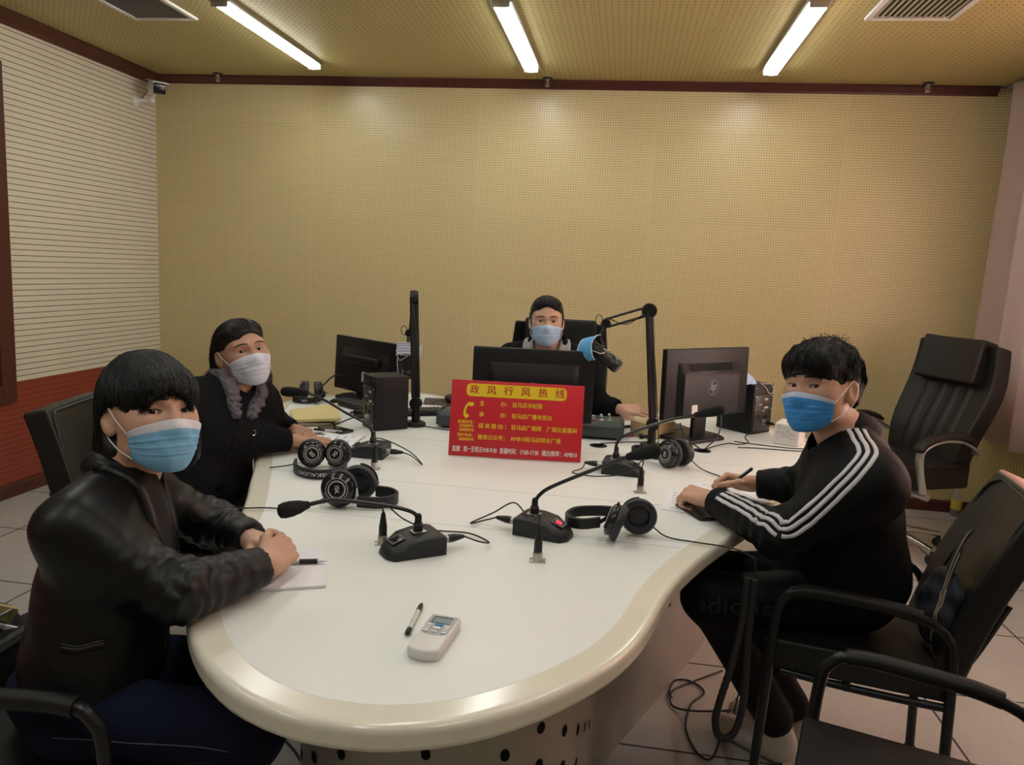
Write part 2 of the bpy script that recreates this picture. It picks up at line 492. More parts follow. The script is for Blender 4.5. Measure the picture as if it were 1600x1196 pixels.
m_vent_dark = mat('vent_dark', (.03, .03, .03), .8)
def vent(x0, x1, y1, label, fine):
    t = thing('air_vent', label, 'air vent', ((x0 + x1) / 2, y1, CEIL), group='ceiling air vents')
    W = x1 - x0; L = .62; fwd = .028
    f = MB()
    for sx in (-1, 1): f.box((sx * (W / 2 - fwd / 2), -L / 2, -.006), (fwd, L, .014), .003)
    for yy in (-fwd / 2, -L + fwd / 2): f.box((0, yy, -.006), (W - 2 * fwd, fwd, .014), .003)
    part(t, 'frame', f, m_white_plastic)
    bk = MB(); bk.box((0, -L / 2, .001), (W - .02, L - .02, .002)); part(t, 'backing', bk, m_vent_dark)
    sl = MB()
    if fine:
        n = 22
        for k in range(n):
            yy = -fwd - (L - 2 * fwd) * (k + .5) / n
            sl.box((0, yy, -.006), (W - 2 * fwd, .011, .002), R=RX(-.2))
    else:
        n = 13
        for k in range(n):
            xx = -W / 2 + fwd + (W - 2 * fwd) * (k + .5) / n
            sl.box((xx, -L / 2, -.006), (.010, L - 2 * fwd, .002), R=RY(.6))
    part(t, 'louvre', sl, m_alu if not fine else mat('grey_louvre', (.17, .175, .18), .5), smooth=False)
    return t
vent(.70, 1.075, -1.235, 'rectangular ceiling air vent with dense grey slats near the left wall', True)
vent(4.50, 4.90, -1.27, 'rectangular ceiling air vent with wide silvery slats near the right curtain', False)

m_chrome = mat('chrome', (.75, .75, .76), .15, metal=1)
def sprinkler(x, y, label):
    t = thing('fire_sprinkler', label, 'sprinkler', (x, y, CEIL), group='ceiling fire sprinklers')
    a = MB(); a.lathe([(0, 0), (.034, 0), (.034, -.004), (.022, -.008), (0, -.008)], seg=24); part(t, 'ceiling_plate', a, mat('dark_bronze', (.05, .04, .035), .4, metal=.6))
    b = MB(); b.lathe([(.0, -.006), (.011, -.006), (.011, -.02), (.005, -.02), (.004, -.045), (0, -.045)], seg=12)
    for s in (-1, 1): b.tube([(s * .010, 0, -.018), (s * .015, 0, -.030), (s * .012, 0, -.044), (0, 0, -.052)], .0025, 6)
    b.lathe([(0, -.052), (.016, -.052), (.016, -.054), (0, -.054)], seg=16)
    part(t, 'sprinkler_head', b, m_chrome)
sprinkler(.53, -.075, 'small chrome fire sprinkler by the crown trim near the security camera')
sprinkler(2.865, -.075, 'small chrome fire sprinkler near the middle strip light')
sprinkler(5.225, -.09, 'small chrome fire sprinkler near the right end of the crown trim')

# ------------------------------------------------------------------ security camera on the left wall
t = thing('security_camera', 'white bullet security camera in the upper left room corner', 'security camera', (0, -.22, 2.50))
m_cam_white = mat('camera_white', (.70, .71, .70), .35)
m_black_gloss = mat('black_gloss', (.012, .012, .014), .18)
b = MB(); b.lathe([(0, 0), (.045, 0), (.045, .008), (.028, .016), (.017, .03), (.015, .10), (0, .10)], M=T(0, 0, 0) @ RY(PI / 2), seg=20)
part(t, 'wall_bracket', b, m_cam_white)
b = MB(); b.ell((.115, 0, .004), (.024, .022, .024)); b.tube([(.115, 0, .01), (.145, -.008, .045)], .014, 10); part(t, 'swivel_joint', b, m_cam_white)
Mh = T(.160, -.01, .088) @ RZ(.80) @ RX(.22)
b = MB(); b.box((0, 0, 0), (.085, .19, .075), .022, 4, M=Mh); b.prism([(-.05, -.13), (.05, -.13), (.05, .10), (-.05, .10)], .036, .044, .002, M=Mh)
hs = part(t, 'housing', b, m_cam_white)
b = MB(); b.box((0, -.095, -.002), (.078, .02, .066), .008, 2, M=Mh); part(t, 'lens_front', b, m_black_gloss)
b = MB(); b.tube(catmull([(.012, .03, .01), (.03, .10, .10), (.015, .20, .17), (.006, .30, .20)], 6), .004, 6); part(t, 'cable', b, mat('grey_cable', (.06, .055, .05), .5))

# ------------------------------------------------------------------ curtain on the right
def fabric_curtain():
    m, nt, b = new_mat('pink_curtain'); g = NG(nt)
    vec, x, y, z = g.xyz()
    n = g.noise(vec, 60, 4, .6, (1, 1, .2))
    col = g.mix(n, (.76, .61, .56, 1), (.85, .71, .65, 1))
    g.link(col, b.inputs['Base Color']); b.inputs['Roughness'].default_value = .85
    tr = g.n('ShaderNodeBsdfTranslucent'); g.link(col, tr.inputs['Color'])
    mx = g.n('ShaderNodeMixShader'); mx.inputs[0].default_value = .6
    g.link(b.outputs[0], mx.inputs[1]); g.link(tr.outputs[0], mx.inputs[2])
    g.link(mx.outputs[0], nt.nodes['Material Output'].inputs[0])
    return m
def curtain(y0, y1, label, n=90, seed=0, ztop=2.70, zbot=.60):
    r = random.Random(seed)
    t = thing('curtain', label, 'curtain', (5.70, y0, zbot))
    mb = MB(); rows = 14; vs = []; fs = []
    ph = r.random() * 6
    for j in range(rows + 1):
        z = (ztop - zbot) * j / rows
        flare = 1.25 - .35 * j / rows
        for i in range(n + 1):
            u = i / n; yy = (y1 - y0) * u
            a = ph + u * abs(y1 - y0) / .30 * 2 * PI
            xx = .042 * flare * math.sin(a) + .016 * math.sin(a * .53 + 1) + .008 * math.sin(a * 2.1 + .4 * j)
            vs.append((xx, yy + .012 * math.cos(a * 1.0), z))
    for j in range(rows):
        for i in range(n):
            k = j * (n + 1) + i; fs.append((k, k + 1, k + n + 2, k + n + 1))
    mb.add(vs, fs)
    o = part(t, 'cloth', mb, m_curtain)
    md = o.modifiers.new('thickness', 'SOLIDIFY'); md.thickness = .002
    rd = MB(); rd.tube([(0, .04 if y0 > y1 else -.04, ztop - zbot + .012), (0, y1 - y0, ztop - zbot + .012)], .010, 10); part(t, 'curtain_rail', rd, m_alu)
    return t
m_curtain = fabric_curtain()
curtain(-.05, -2.0, 'pink curtain hanging over the window beside the empty office chair', seed=3)
curtain(-2.05, -4.2, 'pink curtain drawn over the nearer half of the window', seed=5)
# ------------------------------------------------------------------ the conference table
m_top = mat('pale_laminate', (.73, .75, .725), .42, noise=.03, nscale=300, spec=.5)
m_rim = mat('cream_edge_band', (.68, .66, .56), .18, noise=.03, nscale=30)
m_seamline = mat('table_seam', (.35, .35, .33), .5)
m_steel = mat('grey_perforated_steel', (.36, .33, .29), .4, metal=.25, noise=.06, nscale=20)
m_holes = mat('dark_hole', (.006, .006, .006), .9)
AX = 3.10
HALF = [(0, -4.24), (.09, -4.23), (.2, -4.185), (.306, -4.10), (.40, -3.985), (.46, -3.88), (.5, -3.77), (.545, -3.6), (.615, -3.4), (.70, -3.21), (.77, -3.07), (.86, -2.88),
        (.96, -2.68), (1.08, -2.42), (1.2, -2.08), (1.265, -1.88), (1.285, -1.74), (1.23, -1.57), (1.05, -1.34), (.82, -1.20), (.68, -1.19), (.56, -1.26), (.47, -1.39), (.36, -1.52), (.2, -1.60), (0, -1.62)]
def full_outline(half, n=3):
    ring = [(AX + x, y, 0) for x, y in half] + [(AX - x, y, 0) for x, y in reversed(half[1:-1])]
    return [(p.x, p.y) for p in catmull(ring, n, closed=True)]
def inset(ring, d):
    out = []; n = len(ring)
    for i in range(n):
        a = Vector(ring[i - 1]); b = Vector(ring[(i + 1) % n]); t = (b - a).normalized()
        nrm = Vector((-t.y, t.x))
        out.append((ring[i][0] + nrm.x * d, ring[i][1] + nrm.y * d))
    return out
RING = [(x - .032 * min(1, max(0, (-2.95 - y) / .6)), y) for x, y in full_outline(HALF)]
table = thing('conference_table', 'large white waisted conference table with cream rounded rim in the middle of the room', 'table', (AX, -2.9, 0))
_TY = np.array([p[1] for p in HALF[:17]]); _TX = np.array([p[0] for p in HALF[:17]])
def table_forbid(Q):
    """negative inside the table top slab (a little enlarged): cloth and skin keep out of it"""
    y = Q[:, 1]; dx = np.abs(Q[:, 0] - (AX - .032 * np.clip((-2.95 - y) / .6, 0, 1)))
    off = np.interp(y, [p[1] for p in HALF[:20]], [p[0] for p in HALF[:20]]) + .006
    off = np.where((y < -4.246) | (y > -1.19), -1, off)
    inner = np.interp(y, [-1.62, -1.60, -1.52, -1.39, -1.26, -1.19], [0, .2, .36, .47, .56, .68]); inner = np.where(y < -1.62, -1, inner - .006)
    return np.maximum(np.maximum(dx - off, inner - dx), np.abs(Q[:, 2] - .7285) - .0315)
rim = MB()
prof = [(.0625, TABLE_Z - .0003), (.020, TABLE_Z - .0003), (.0165, TABLE_Z - .0004)]
prof += [(.014 - .014 * math.sin(a), TABLE_Z - .0004 - .014 * (1 - math.cos(a))) for a in [math.radians(q) for q in (15, 30, 45, 60, 75, 90)]]
prof += [(0, TABLE_Z - .018), (0, TABLE_Z - .034)] + [(.012 - .012 * math.cos(a), TABLE_Z - .035 - .012 * math.sin(a)) for a in [math.radians(q) for q in (0, 22, 45, 68, 90)]] + [(.016, TABLE_Z - .047), (.0625, TABLE_Z - .047)]
rings = [inset(RING, a) for a, z in prof]
vs = []; fs = []; n = len(RING); m_ = len(prof)
for j in range(m_):
    vs += [(x, y, prof[j][1]) for x, y in rings[j]]
for j in range(m_ - 1):
    for i in range(n):
        k = (i + 1) % n; fs.append((j * n + i, j * n + k, (j + 1) * n + k, (j + 1) * n + i))
rim.add(vs, fs); ro = part(table, 'rim', rim, m_rim, world=True, label='cream rounded edge band', angle=3.2)
wn = ro.modifiers.new('weighted_normals', 'WEIGHTED_NORMAL'); wn.weight = 100
top = MB(); top.prism(inset(RING, .0622), TABLE_Z - .047, TABLE_Z)
inner = inset(RING, .0635)
def clipx(y):
    xs = [p[0] for p in inner if abs(p[1] - y) < .05]
    return min(xs) + .004, max(xs) - .004
for yy in (-2.31, -2.93, -3.30):
    a, b = clipx(yy)
    top.box(((a + b) / 2, yy, TABLE_Z), (b - a, .0022, .0003), mi=1)
part(table, 'tabletop', top, [m_top, m_seamline], world=True, smooth=False)

PHALF = [(0, -3.88), (.12, -3.87), (.24, -3.82), (.32, -3.70), (.355, -3.5), (.37, -3.3), (.42, -3.12), (.60, -2.72), (.78, -2.3), (.85, -2.0), (.8, -1.85), (.5, -1.88), (0, -1.92)]
PR = full_outline(PHALF, 5)
ped = MB(); n = len(PR)
vs = [(x, y, z) for z in (0.0, TABLE_Z - .047) for x, y in PR]
ped.add(vs, [(i, (i + 1) % n, n + (i + 1) % n, n + i) for i in range(n)])
# rows of oval punched holes round the panel
acc = 0; col_i = 0; nxt = 0.03
for i in range(n):
    a = Vector(PR[i]); b = Vector(PR[(i + 1) % n]); L = (b - a).length
    while nxt < acc + L:
        t = (nxt - acc) / L; p = a.lerp(b, t); d = (b - a).normalized(); o = Vector((d.y, -d.x))
        if p.y < -2.6:
            for row in range(4):
                z = .635 - row * .085 - (col_i % 2) * .042
                c = p + o * .0012
                M = Matrix(((d.x, 0, o.x, c.x), (d.y, 0, o.y, c.y), (0, 1, 0, z), (0, 0, 0, 1)))
                ped.lathe([(0, 0), (.0105, 0)], M=M, seg=12, mi=1, sy=1.35)
        nxt += .082; col_i += 1
    acc += L
part(table, 'pedestal', ped, [m_steel, m_holes], world=True, label='grey punched steel pedestal panel')

m_nickel = mat('satin_nickel', (.50, .47, .42), .35, metal=.85)
m_black_plastic = mat('black_plastic', (.008, .008, .009), .38, spec=.4)
m_black_matte = mat('black_rubber', (.012, .012, .013), .6)
m_foam = mat('black_foam', (.006, .006, .007), .95, bump=.5, bscale=500)
m_grey_print = mat('grey_print', (.45, .45, .46), .5)
m_white_print = mat('white_print', (.62, .62, .60), .5)
m_red_led = mat('red_led', (.6, .02, .03), .4, emit=(1, .05, .08), estr=1.5)

def socket(x, y, rz):
    s = MB(); M = T(x, y, TABLE_Z) @ RZ(rz)
    s.box((0, 0, .0015), (.040, .028, .003), .001, M=M)
    s.lathe([(0, .003), (.0125, .003), (.0125, .022), (.0115, .024), (0, .024)], M=M, seg=18)
    return part(table, 'floor_socket' if False else 'panel_socket', s, m_nickel, world=True, label='satin nickel connector socket')
def grommet(x, y):
    s = MB(); s.lathe([(.026, 0), (.036, 0), (.036, .003), (.026, .004), (.024, -.002), (0, -.002)], M=T(x, y, TABLE_Z), seg=24)
    part(table, 'cable_grommet', s, m_black_plastic, world=True)
grommet(3.834, -2.103); grommet(3.404, -2.166)

# ------------------------------------------------------------------ gooseneck microphones
def mic(label, base, ang, neck, foam_from, sock, plug_cable, red=False, rear_side=1):
    """base=(x,y) centre, ang = heading of the nose; neck = world points of the gooseneck, the last ones inside the foam"""
    t = thing('gooseneck_microphone', label, 'microphone', (base[0], base[1], TABLE_Z + .001), ang, 'table gooseneck microphones')
    W, L = .105, .15
    pr = [(-L / 2, 0), (-L / 2, .046), (-L / 2 + .012, .050), (-.02, .050), (.02, .043), (.05, .031), (.068, .020), (L / 2, .008), (L / 2, 0)]
    b = bmesh.new(); ny = 6; rows = []
    ys = [-W / 2, -W / 2 + .006, -W / 4, W / 4, W / 2 - .006, W / 2]
    for y in ys:
        e = abs(y) / (W / 2)
        row = []
        for (x, z) in pr:
            xx = x - (.018 * e ** 3 if x > .04 else 0)
            zz = z - (.004 if e > .98 and z > .004 else 0)
            row.append(b.verts.new((xx, y * (1 - .14 * max(0, x / (L / 2))), zz)))
        rows.append(row)
    k = len(pr)
    for j in range(len(ys) - 1):
        for i in range(k): b.faces.new((rows[j][i], rows[j][(i + 1) % k], rows[j + 1][(i + 1) % k], rows[j + 1][i]))
    b.faces.new(rows[0]); b.faces.new(list(reversed(rows[-1])))
    mb = MB(); mb.bm(b)
    part(t, 'base', mb, mat('charcoal_plastic', (.014, .014, .017), .45, spec=.4, bump=.15, bscale=900))
    pl = MB(); Mp = T(.038, 0, .0385) @ RY(.30)
    pl.box((0, 0, 0), (.036, .040, .002), .0006, M=Mp)
    sp = part(t, 'switch_panel', pl, m_black_plastic)
    ln = MB()
    for yy in (-.0185, .0185): ln.box((0, yy, .0012), (.034, .0007, .0003), M=Mp)
    for xx in (-.016, .016): ln.box((xx, 0, .0012), (.0007, .038, .0003), M=Mp)
    for q in range(3): ln.box((-.010 + q * .004, .010, .0012), (.0015, .012, .0003), M=Mp)
    part(sp, 'printed_marks', ln, m_grey_print)
    sw = MB(); sw.box((0, -.004, .003), (.016, .010, .005), .001, M=Mp); part(sp, 'switch', sw, m_red_led if red else m_black_matte, **({'label': 'red lit switch'} if red else {}))
    nb = WM[t.name].inverted()
    P = [nb @ Vector(p) for p in neck]
    fl = MB(); fl.box((P[0].x, P[0].y, .0515), (.036, .030, .003), .001); part(t, 'neck_socket', fl, m_nickel)
    col = MB(); col.lathe([(0, .050), (.0125, .050), (.0125, .070), (.009, .074), (.0085, .090), (.006, .096), (0, .096)], M=T(P[0].x, P[0].y, 0), seg=16); part(t, 'neck_collar', col, m_black_plastic)
    path = [Vector((P[0].x, P[0].y, .085))] + P[1:]
    sm = catmull(path, 8)
    cut = [i for i, p in enumerate(sm)]
    gn = MB(); gn.tube(sm, .0052, 8); part(t, 'gooseneck', gn, mat('black_gooseneck', (.010, .010, .011), .35))
    a, e2 = P[foam_from], P[-1]
    d = (e2 - a); Lf = d.length
    Mf = frame_to(a - d * .12, e2)
    fo = MB(); fo.lathe([(0, 0), (.0085, 0), (.0105, Lf * .15), (.0150, Lf * .35), (.0185, Lf * .7), (.0185, Lf * .95), (.0155, Lf * 1.12), (.008, Lf * 1.19), (0, Lf * 1.2)], M=Mf, seg=18)
    part(t, 'windscreen', fo, m_foam)
    # rear plug with its cable to the table socket
    rp = MB()
    Mr = T(-L / 2 - .002, .016 * rear_side, .026) @ RY(-PI / 2)
    rp.lathe([(0, 0), (.010, 0), (.010, .018), (0, .018)], M=Mr, seg=14, mi=1)
    rp.lathe([(.0, .018), (.0105, .018), (.0105, .034), (.0055, .062), (.003, .066), (0, .066)], M=Mr, seg=14)
    part(t, 'rear_plug', rp, [m_black_plastic, m_nickel])
    sx, sy = sock
    s = nb @ Vector((sx, sy, TABLE_Z))
    up = MB(); up.lathe([(0, .024), (.0105, .024), (.0105, .045), (.008, .062), (.0055, .078), (.003, .084), (0, .084)], M=T(s.x, s.y, 0), seg=14); part(t, 'table_plug', up, m_black_plastic)
    pts = [Vector((-L / 2 - .066, .016 * rear_side, .026))] + [nb @ Vector(p) for p in plug_cable] + [Vector((s.x, s.y, .108)), Vector((s.x, s.y, .080))]
    cb = MB(); cb.tube(catmull(pts, 8), .0022, 6); part(t, 'cable', cb, m_black_matte)
    return t
socket(2.902, -3.487, .3); socket(3.301, -3.494, .1); socket(3.564, -2.808, .2); socket(2.65, -2.81, 0)
a1 = math.atan2(-.64, -.77)
mic('black gooseneck microphone nearest the woman in the leather jacket', (2.985, -3.525), a1,
    [(3.0, -3.511, .8), (3.002, -3.509, .827), (2.992, -3.517, .848), (2.97, -3.535, .863), (2.929, -3.569, .88), (2.843, -3.64, .906), (2.808, -3.669, .907), (2.783, -3.69, .903), (2.738, -3.728, .896)], 7,
    (2.902, -3.487), [(3.15, -3.47, .775), (3.165, -3.42, .758), (3.10, -3.37, .758), (3.0, -3.37, .757), (2.94, -3.43, .80)], rear_side=1)
a2 = math.atan2(-.28, .96)
mic('black gooseneck microphone with a red lit switch in front of the big headphones', (3.30, -3.30), a2,
    [(3.266, -3.289, .8), (3.266, -3.289, .835), (3.276, -3.292, .855), (3.303, -3.3, .881), (3.374, -3.321, .925), (3.472, -3.349, .981), (3.511, -3.361, 1.002), (3.578, -3.38, 1.029)], 6,
    (3.301, -3.494), [(3.13, -3.26, .762), (3.09, -3.29, .758), (3.14, -3.20, .765), (3.20, -3.22, .806), (3.26, -3.36, .812), (3.295, -3.47, .86)], red=True, rear_side=-1)
mic('black gooseneck microphone pointing at the right monitor, beside the red sign', (3.51, -2.575), -.12,
    [(3.478, -2.578, .8), (3.475, -2.578, .842), (3.482, -2.578, .866), (3.508, -2.578, .892), (3.643, -2.578, .954), (3.752, -2.578, .986), (3.838, -2.578, 1.011)], 5,
    (3.564, -2.808), [(3.36, -2.60, .762), (3.33, -2.66, .758), (3.42, -2.68, .758), (3.52, -2.72, .79)], rear_side=-1)
mic('black gooseneck microphone in front of the older woman in black', (2.565, -2.64), PI,
    [(2.592, -2.656, .8), (2.591, -2.656, .829), (2.584, -2.656, .852), (2.563, -2.656, .874), (2.484, -2.656, .909), (2.41, -2.656, .946), (2.33, -2.656, .972), (2.24, -2.656, .970)], 6,
    (2.65, -2.81), [(2.74, -2.66, .768), (2.80, -2.73, .758), (2.75, -2.70, .79), (2.68, -2.74, .835)], rear_side=1)

# ------------------------------------------------------------------ headphones
m_band = mat('headphone_black', (.008, .008, .009), .45, spec=.4)
m_pad = mat('headphone_pad', (.016, .016, .022), .5, bump=.2, bscale=150)
def headphones(label, cups, band, bw, cable, logo=True, band_text=None, R=.040):
    """cups = [(centre, outward axis, up for the logo)], band = world polyline of the headband centre line, strip standing on edge"""
    c0 = Vector(cups[0][0])
    t = thing('headphones', label, 'headphones', (c0.x, c0.y, TABLE_Z + .001), 0, 'studio headphones on the table')
    inv = WM[t.name].inverted()
    cc = []
    for c, ax, upv in cups:
        c = inv @ Vector(c); ax = Vector(ax).normalized(); upv = Vector(upv)
        yv = (upv - ax * upv.dot(ax)).normalized(); xv = yv.cross(ax)
        M = Matrix(((xv.x, yv.x, ax.x, c.x), (xv.y, yv.y, ax.y, c.y), (xv.z, yv.z, ax.z, c.z), (0, 0, 0, 1)))
        cup = MB(); cup.lathe([(0, .0185), (R * .62, .0185), (R * .66, .0165), (R * .80, .0150), (R * .93, .0095), (R * .96, .002), (R * .92, -.004), (R * .5, -.004), (0, -.004)], M=M, seg=32)
        cu = part(t, 'ear_cup', cup, m_black_gloss)
        pad = MB(); N = 32
        rr = [(R * .62, -.004), (R * .98, -.004), (R * 1.06, -.009), (R * 1.07, -.016), (R * .98, -.024), (R * .82, -.026), (R * .66, -.023), (R * .60, -.015), (R * .55, -.008), (0, -.008)]
        pad.lathe(rr, M=M, seg=N); part(cu, 'ear_pad', pad, m_pad)
        rg = MB()
        for r1 in (R * .63, R * .50, R * .45):
            rg.tube([(r1 * math.cos(a), r1 * math.sin(a), .0188) for a in [2 * PI * k / 40 for k in range(40)]], .0006, 5, M=M, closed=True)
        if logo:
            v, f = text_mesh('ISK', .017); rg.add([(x, y, .0189) for x, y, z in v], f, M)
        part(cu, 'printed_badge', rg, m_white_print)
        # yoke arm: half hoop round the cup
        yk = MB(); yk.tube([(R * 1.0 * math.cos(a), R * 1.0 * math.sin(a), .006) for a in [PI * k / 14 - PI / 2 * 0 for k in range(15)]], .0035, 6, M=M)
        part(t, 'yoke', yk, m_band); cc.append(M @ Vector((0, R * 1.02, .006)))
    P = catmull([inv @ Vector(p) for p in band], 6)
    # strip: rectangle section, tall = bw
    n = len(P); vs = []; fs = []; th = .005
    for i in range(n):
        tg = (P[min(i + 1, n - 1)] - P[max(i - 1, 0)]).normalized(); o = Vector((tg.y, -tg.x, 0))
        o = o.normalized() if o.length > 1e-6 else Vector((1, 0, 0))
        for sx, sz in ((1, -.44), (1, .44), (.6, .5), (-.6, .5), (-1, .44), (-1, -.44), (-.6, -.5), (.6, -.5)):
            vs.append(P[i] + o * th * sx + Vector((0, 0, bw * sz)))
    for i in range(n - 1):
        for k in range(8): fs.append((i * 8 + k, i * 8 + (k + 1) % 8, (i + 1) * 8 + (k + 1) % 8, (i + 1) * 8 + k))
    fs.append(tuple(range(8))); fs.append(tuple(range((n - 1) * 8, n * 8)))
    hb = MB(); hb.add(vs, fs); h = part(t, 'headband', hb, m_band)
    # sliders join the band ends to the yokes
    for e, q in ((P[0], cc[0]), (P[-1], cc[-1])):
        s = MB(); s.tube([e, e.lerp(q, .5), q], .004, 8, flat=(.6, 1.6)); part(t, 'slider', s, m_alu if logo else m_band)
    if band_text:
        body, size, i0 = band_text
        v, f = text_mesh(body, size, sx=1.35)
        # wrap the lettering round the outside of the band, upside down as it lies
        L = [0]
        for i in range(1, n): L.append(L[-1] + (P[i] - P[i - 1]).length)
        mid = L[-1] * i0; out = []
        for x, y, z in v:
            s = mid - x
            s = max(0, min(L[-1] - 1e-4, s)); i = max(k for k in range(n) if L[k] <= s); i = min(i, n - 2)
            p = P[i].lerp(P[i + 1], (s - L[i]) / max(1e-6, L[i + 1] - L[i])); tg = (P[i + 1] - P[i]).normalized(); o = Vector((tg.y, -tg.x, 0)).normalized()
            out.append(p + o * (th + .0006) + Vector((0, 0, -y)))
        tx = MB(); tx.add(out, f); part(h, 'lettering', tx, m_white_print, smooth=False)
    if cable:
        c = MB(); c.tube(catmull([inv @ Vector(p) for p in cable], 8), .0022, 6); part(t, 'cable', c, m_black_matte)
    return t
Z0 = TABLE_Z + .0015
headphones('folded black headphones with a lettered headband beside the clasped hands of the older woman',
    [((2.446, -2.868, Z0 + .051), (.45, -1, .12), (-.75, 0, -.6)), ((2.526, -2.842, Z0 + .051), (-.05, -1, .12), (.75, 0, -.6))],
    [(2.405, -2.905, Z0 + .022), (2.42, -2.945, Z0 + .018), (2.46, -2.985, Z0 + .017), (2.515, -3.0, Z0 + .017), (2.56, -2.975, Z0 + .017), (2.582, -2.93, Z0 + .02), (2.575, -2.885, Z0 + .024)], .032,
    [(2.41, -2.83, Z0 + .02), (2.375, -2.875, Z0 + .006), (2.325, -2.935, Z0 + .006)], band_text=('iSKAUDIO', .017, .46), R=.045)
headphones('black headphones with a round badge lying by the leather jacket woman',
    [((2.690, -3.250, Z0 + .056), (.12, -1, .15), (1, .1, .1)), ((2.720, -3.150, Z0 + .056), (-.1, 1, .1), (1, .1, 0))],
    [(2.745, -3.245, Z0 + .022), (2.80, -3.235, Z0 + .02), (2.835, -3.205, Z0 + .02), (2.84, -3.165, Z0 + .02), (2.81, -3.135, Z0 + .022), (2.765, -3.135, Z0 + .024)], .034,
    [(2.655, -3.27, Z0 + .03), (2.60, -3.30, Z0 + .004), (2.50, -3.33, Z0 + .006), (2.43, -3.36, Z0 + .006)], R=.051)
headphones('large black headphones with open ear pads at the front right of the table',
    [((3.482, -3.295, Z0 + .056), (-.93, .10, .30), (-.4, .8, .2)), ((3.548, -3.225, Z0 + .053), (-.05, 1, -.10), (-1, -.1, 0))],
    [(3.445, -3.275, Z0 + .040), (3.40, -3.285, Z0 + .034), (3.362, -3.265, Z0 + .030), (3.352, -3.225, Z0 + .030), (3.375, -3.185, Z0 + .034), (3.44, -3.175, Z0 + .040), (3.50, -3.185, Z0 + .044)], .030,
    [(3.585, -3.235, Z0 + .03), (3.63, -3.245, Z0 + .006), (3.71, -3.26, Z0 + .004), (3.785, -3.275, Z0 + .004), (3.835, -3.31, Z0 + .001), (3.855, -3.32, Z0 - .04), (3.85, -3.32, .45), (3.84, -3.30, .30)], logo=False, R=.047)
headphones('black headphones with a round badge in front of the right monitor',
    [((3.672, -2.452, Z0 + .055), (-.9, -.75, .1), (-.7, .7, .1)), ((3.732, -2.395, Z0 + .055), (.75, .65, .05), (-.7, .7, 0))],
    [(3.635, -2.41, Z0 + .032), (3.58, -2.37, Z0 + .028), (3.545, -2.33, Z0 + .026), (3.55, -2.28, Z0 + .026), (3.60, -2.275, Z0 + .028), (3.66, -2.33, Z0 + .034)], .028,
    [(3.76, -2.42, Z0 + .03), (3.80, -2.45, Z0 + .006), (3.86, -2.53, Z0 + .004), (3.90, -2.585, Z0 + .006)], R=.050)
headphones('black headphones lying at the far left end beside the left monitor',
    [((1.895, -1.69, Z0 + .053), (-.9, -.35, .1), (0, .3, 1)), ((1.972, -1.665, Z0 + .053), (.9, .35, .1), (0, .3, 1))],
    [(1.866, -1.705, Z0 + .024), (1.87, -1.75, Z0 + .018), (1.915, -1.775, Z0 + .017), (1.965, -1.765, Z0 + .017), (2.00, -1.74, Z0 + .025), (2.012, -1.70, Z0 + .045)], .030,
    [(1.90, -1.66, Z0 + .006), (1.86, -1.62, Z0 + .006), (1.85, -1.55, Z0 + .006), (1.93, -1.46, Z0 + .006)], band_text=('iSK', .017, .5), R=.047)

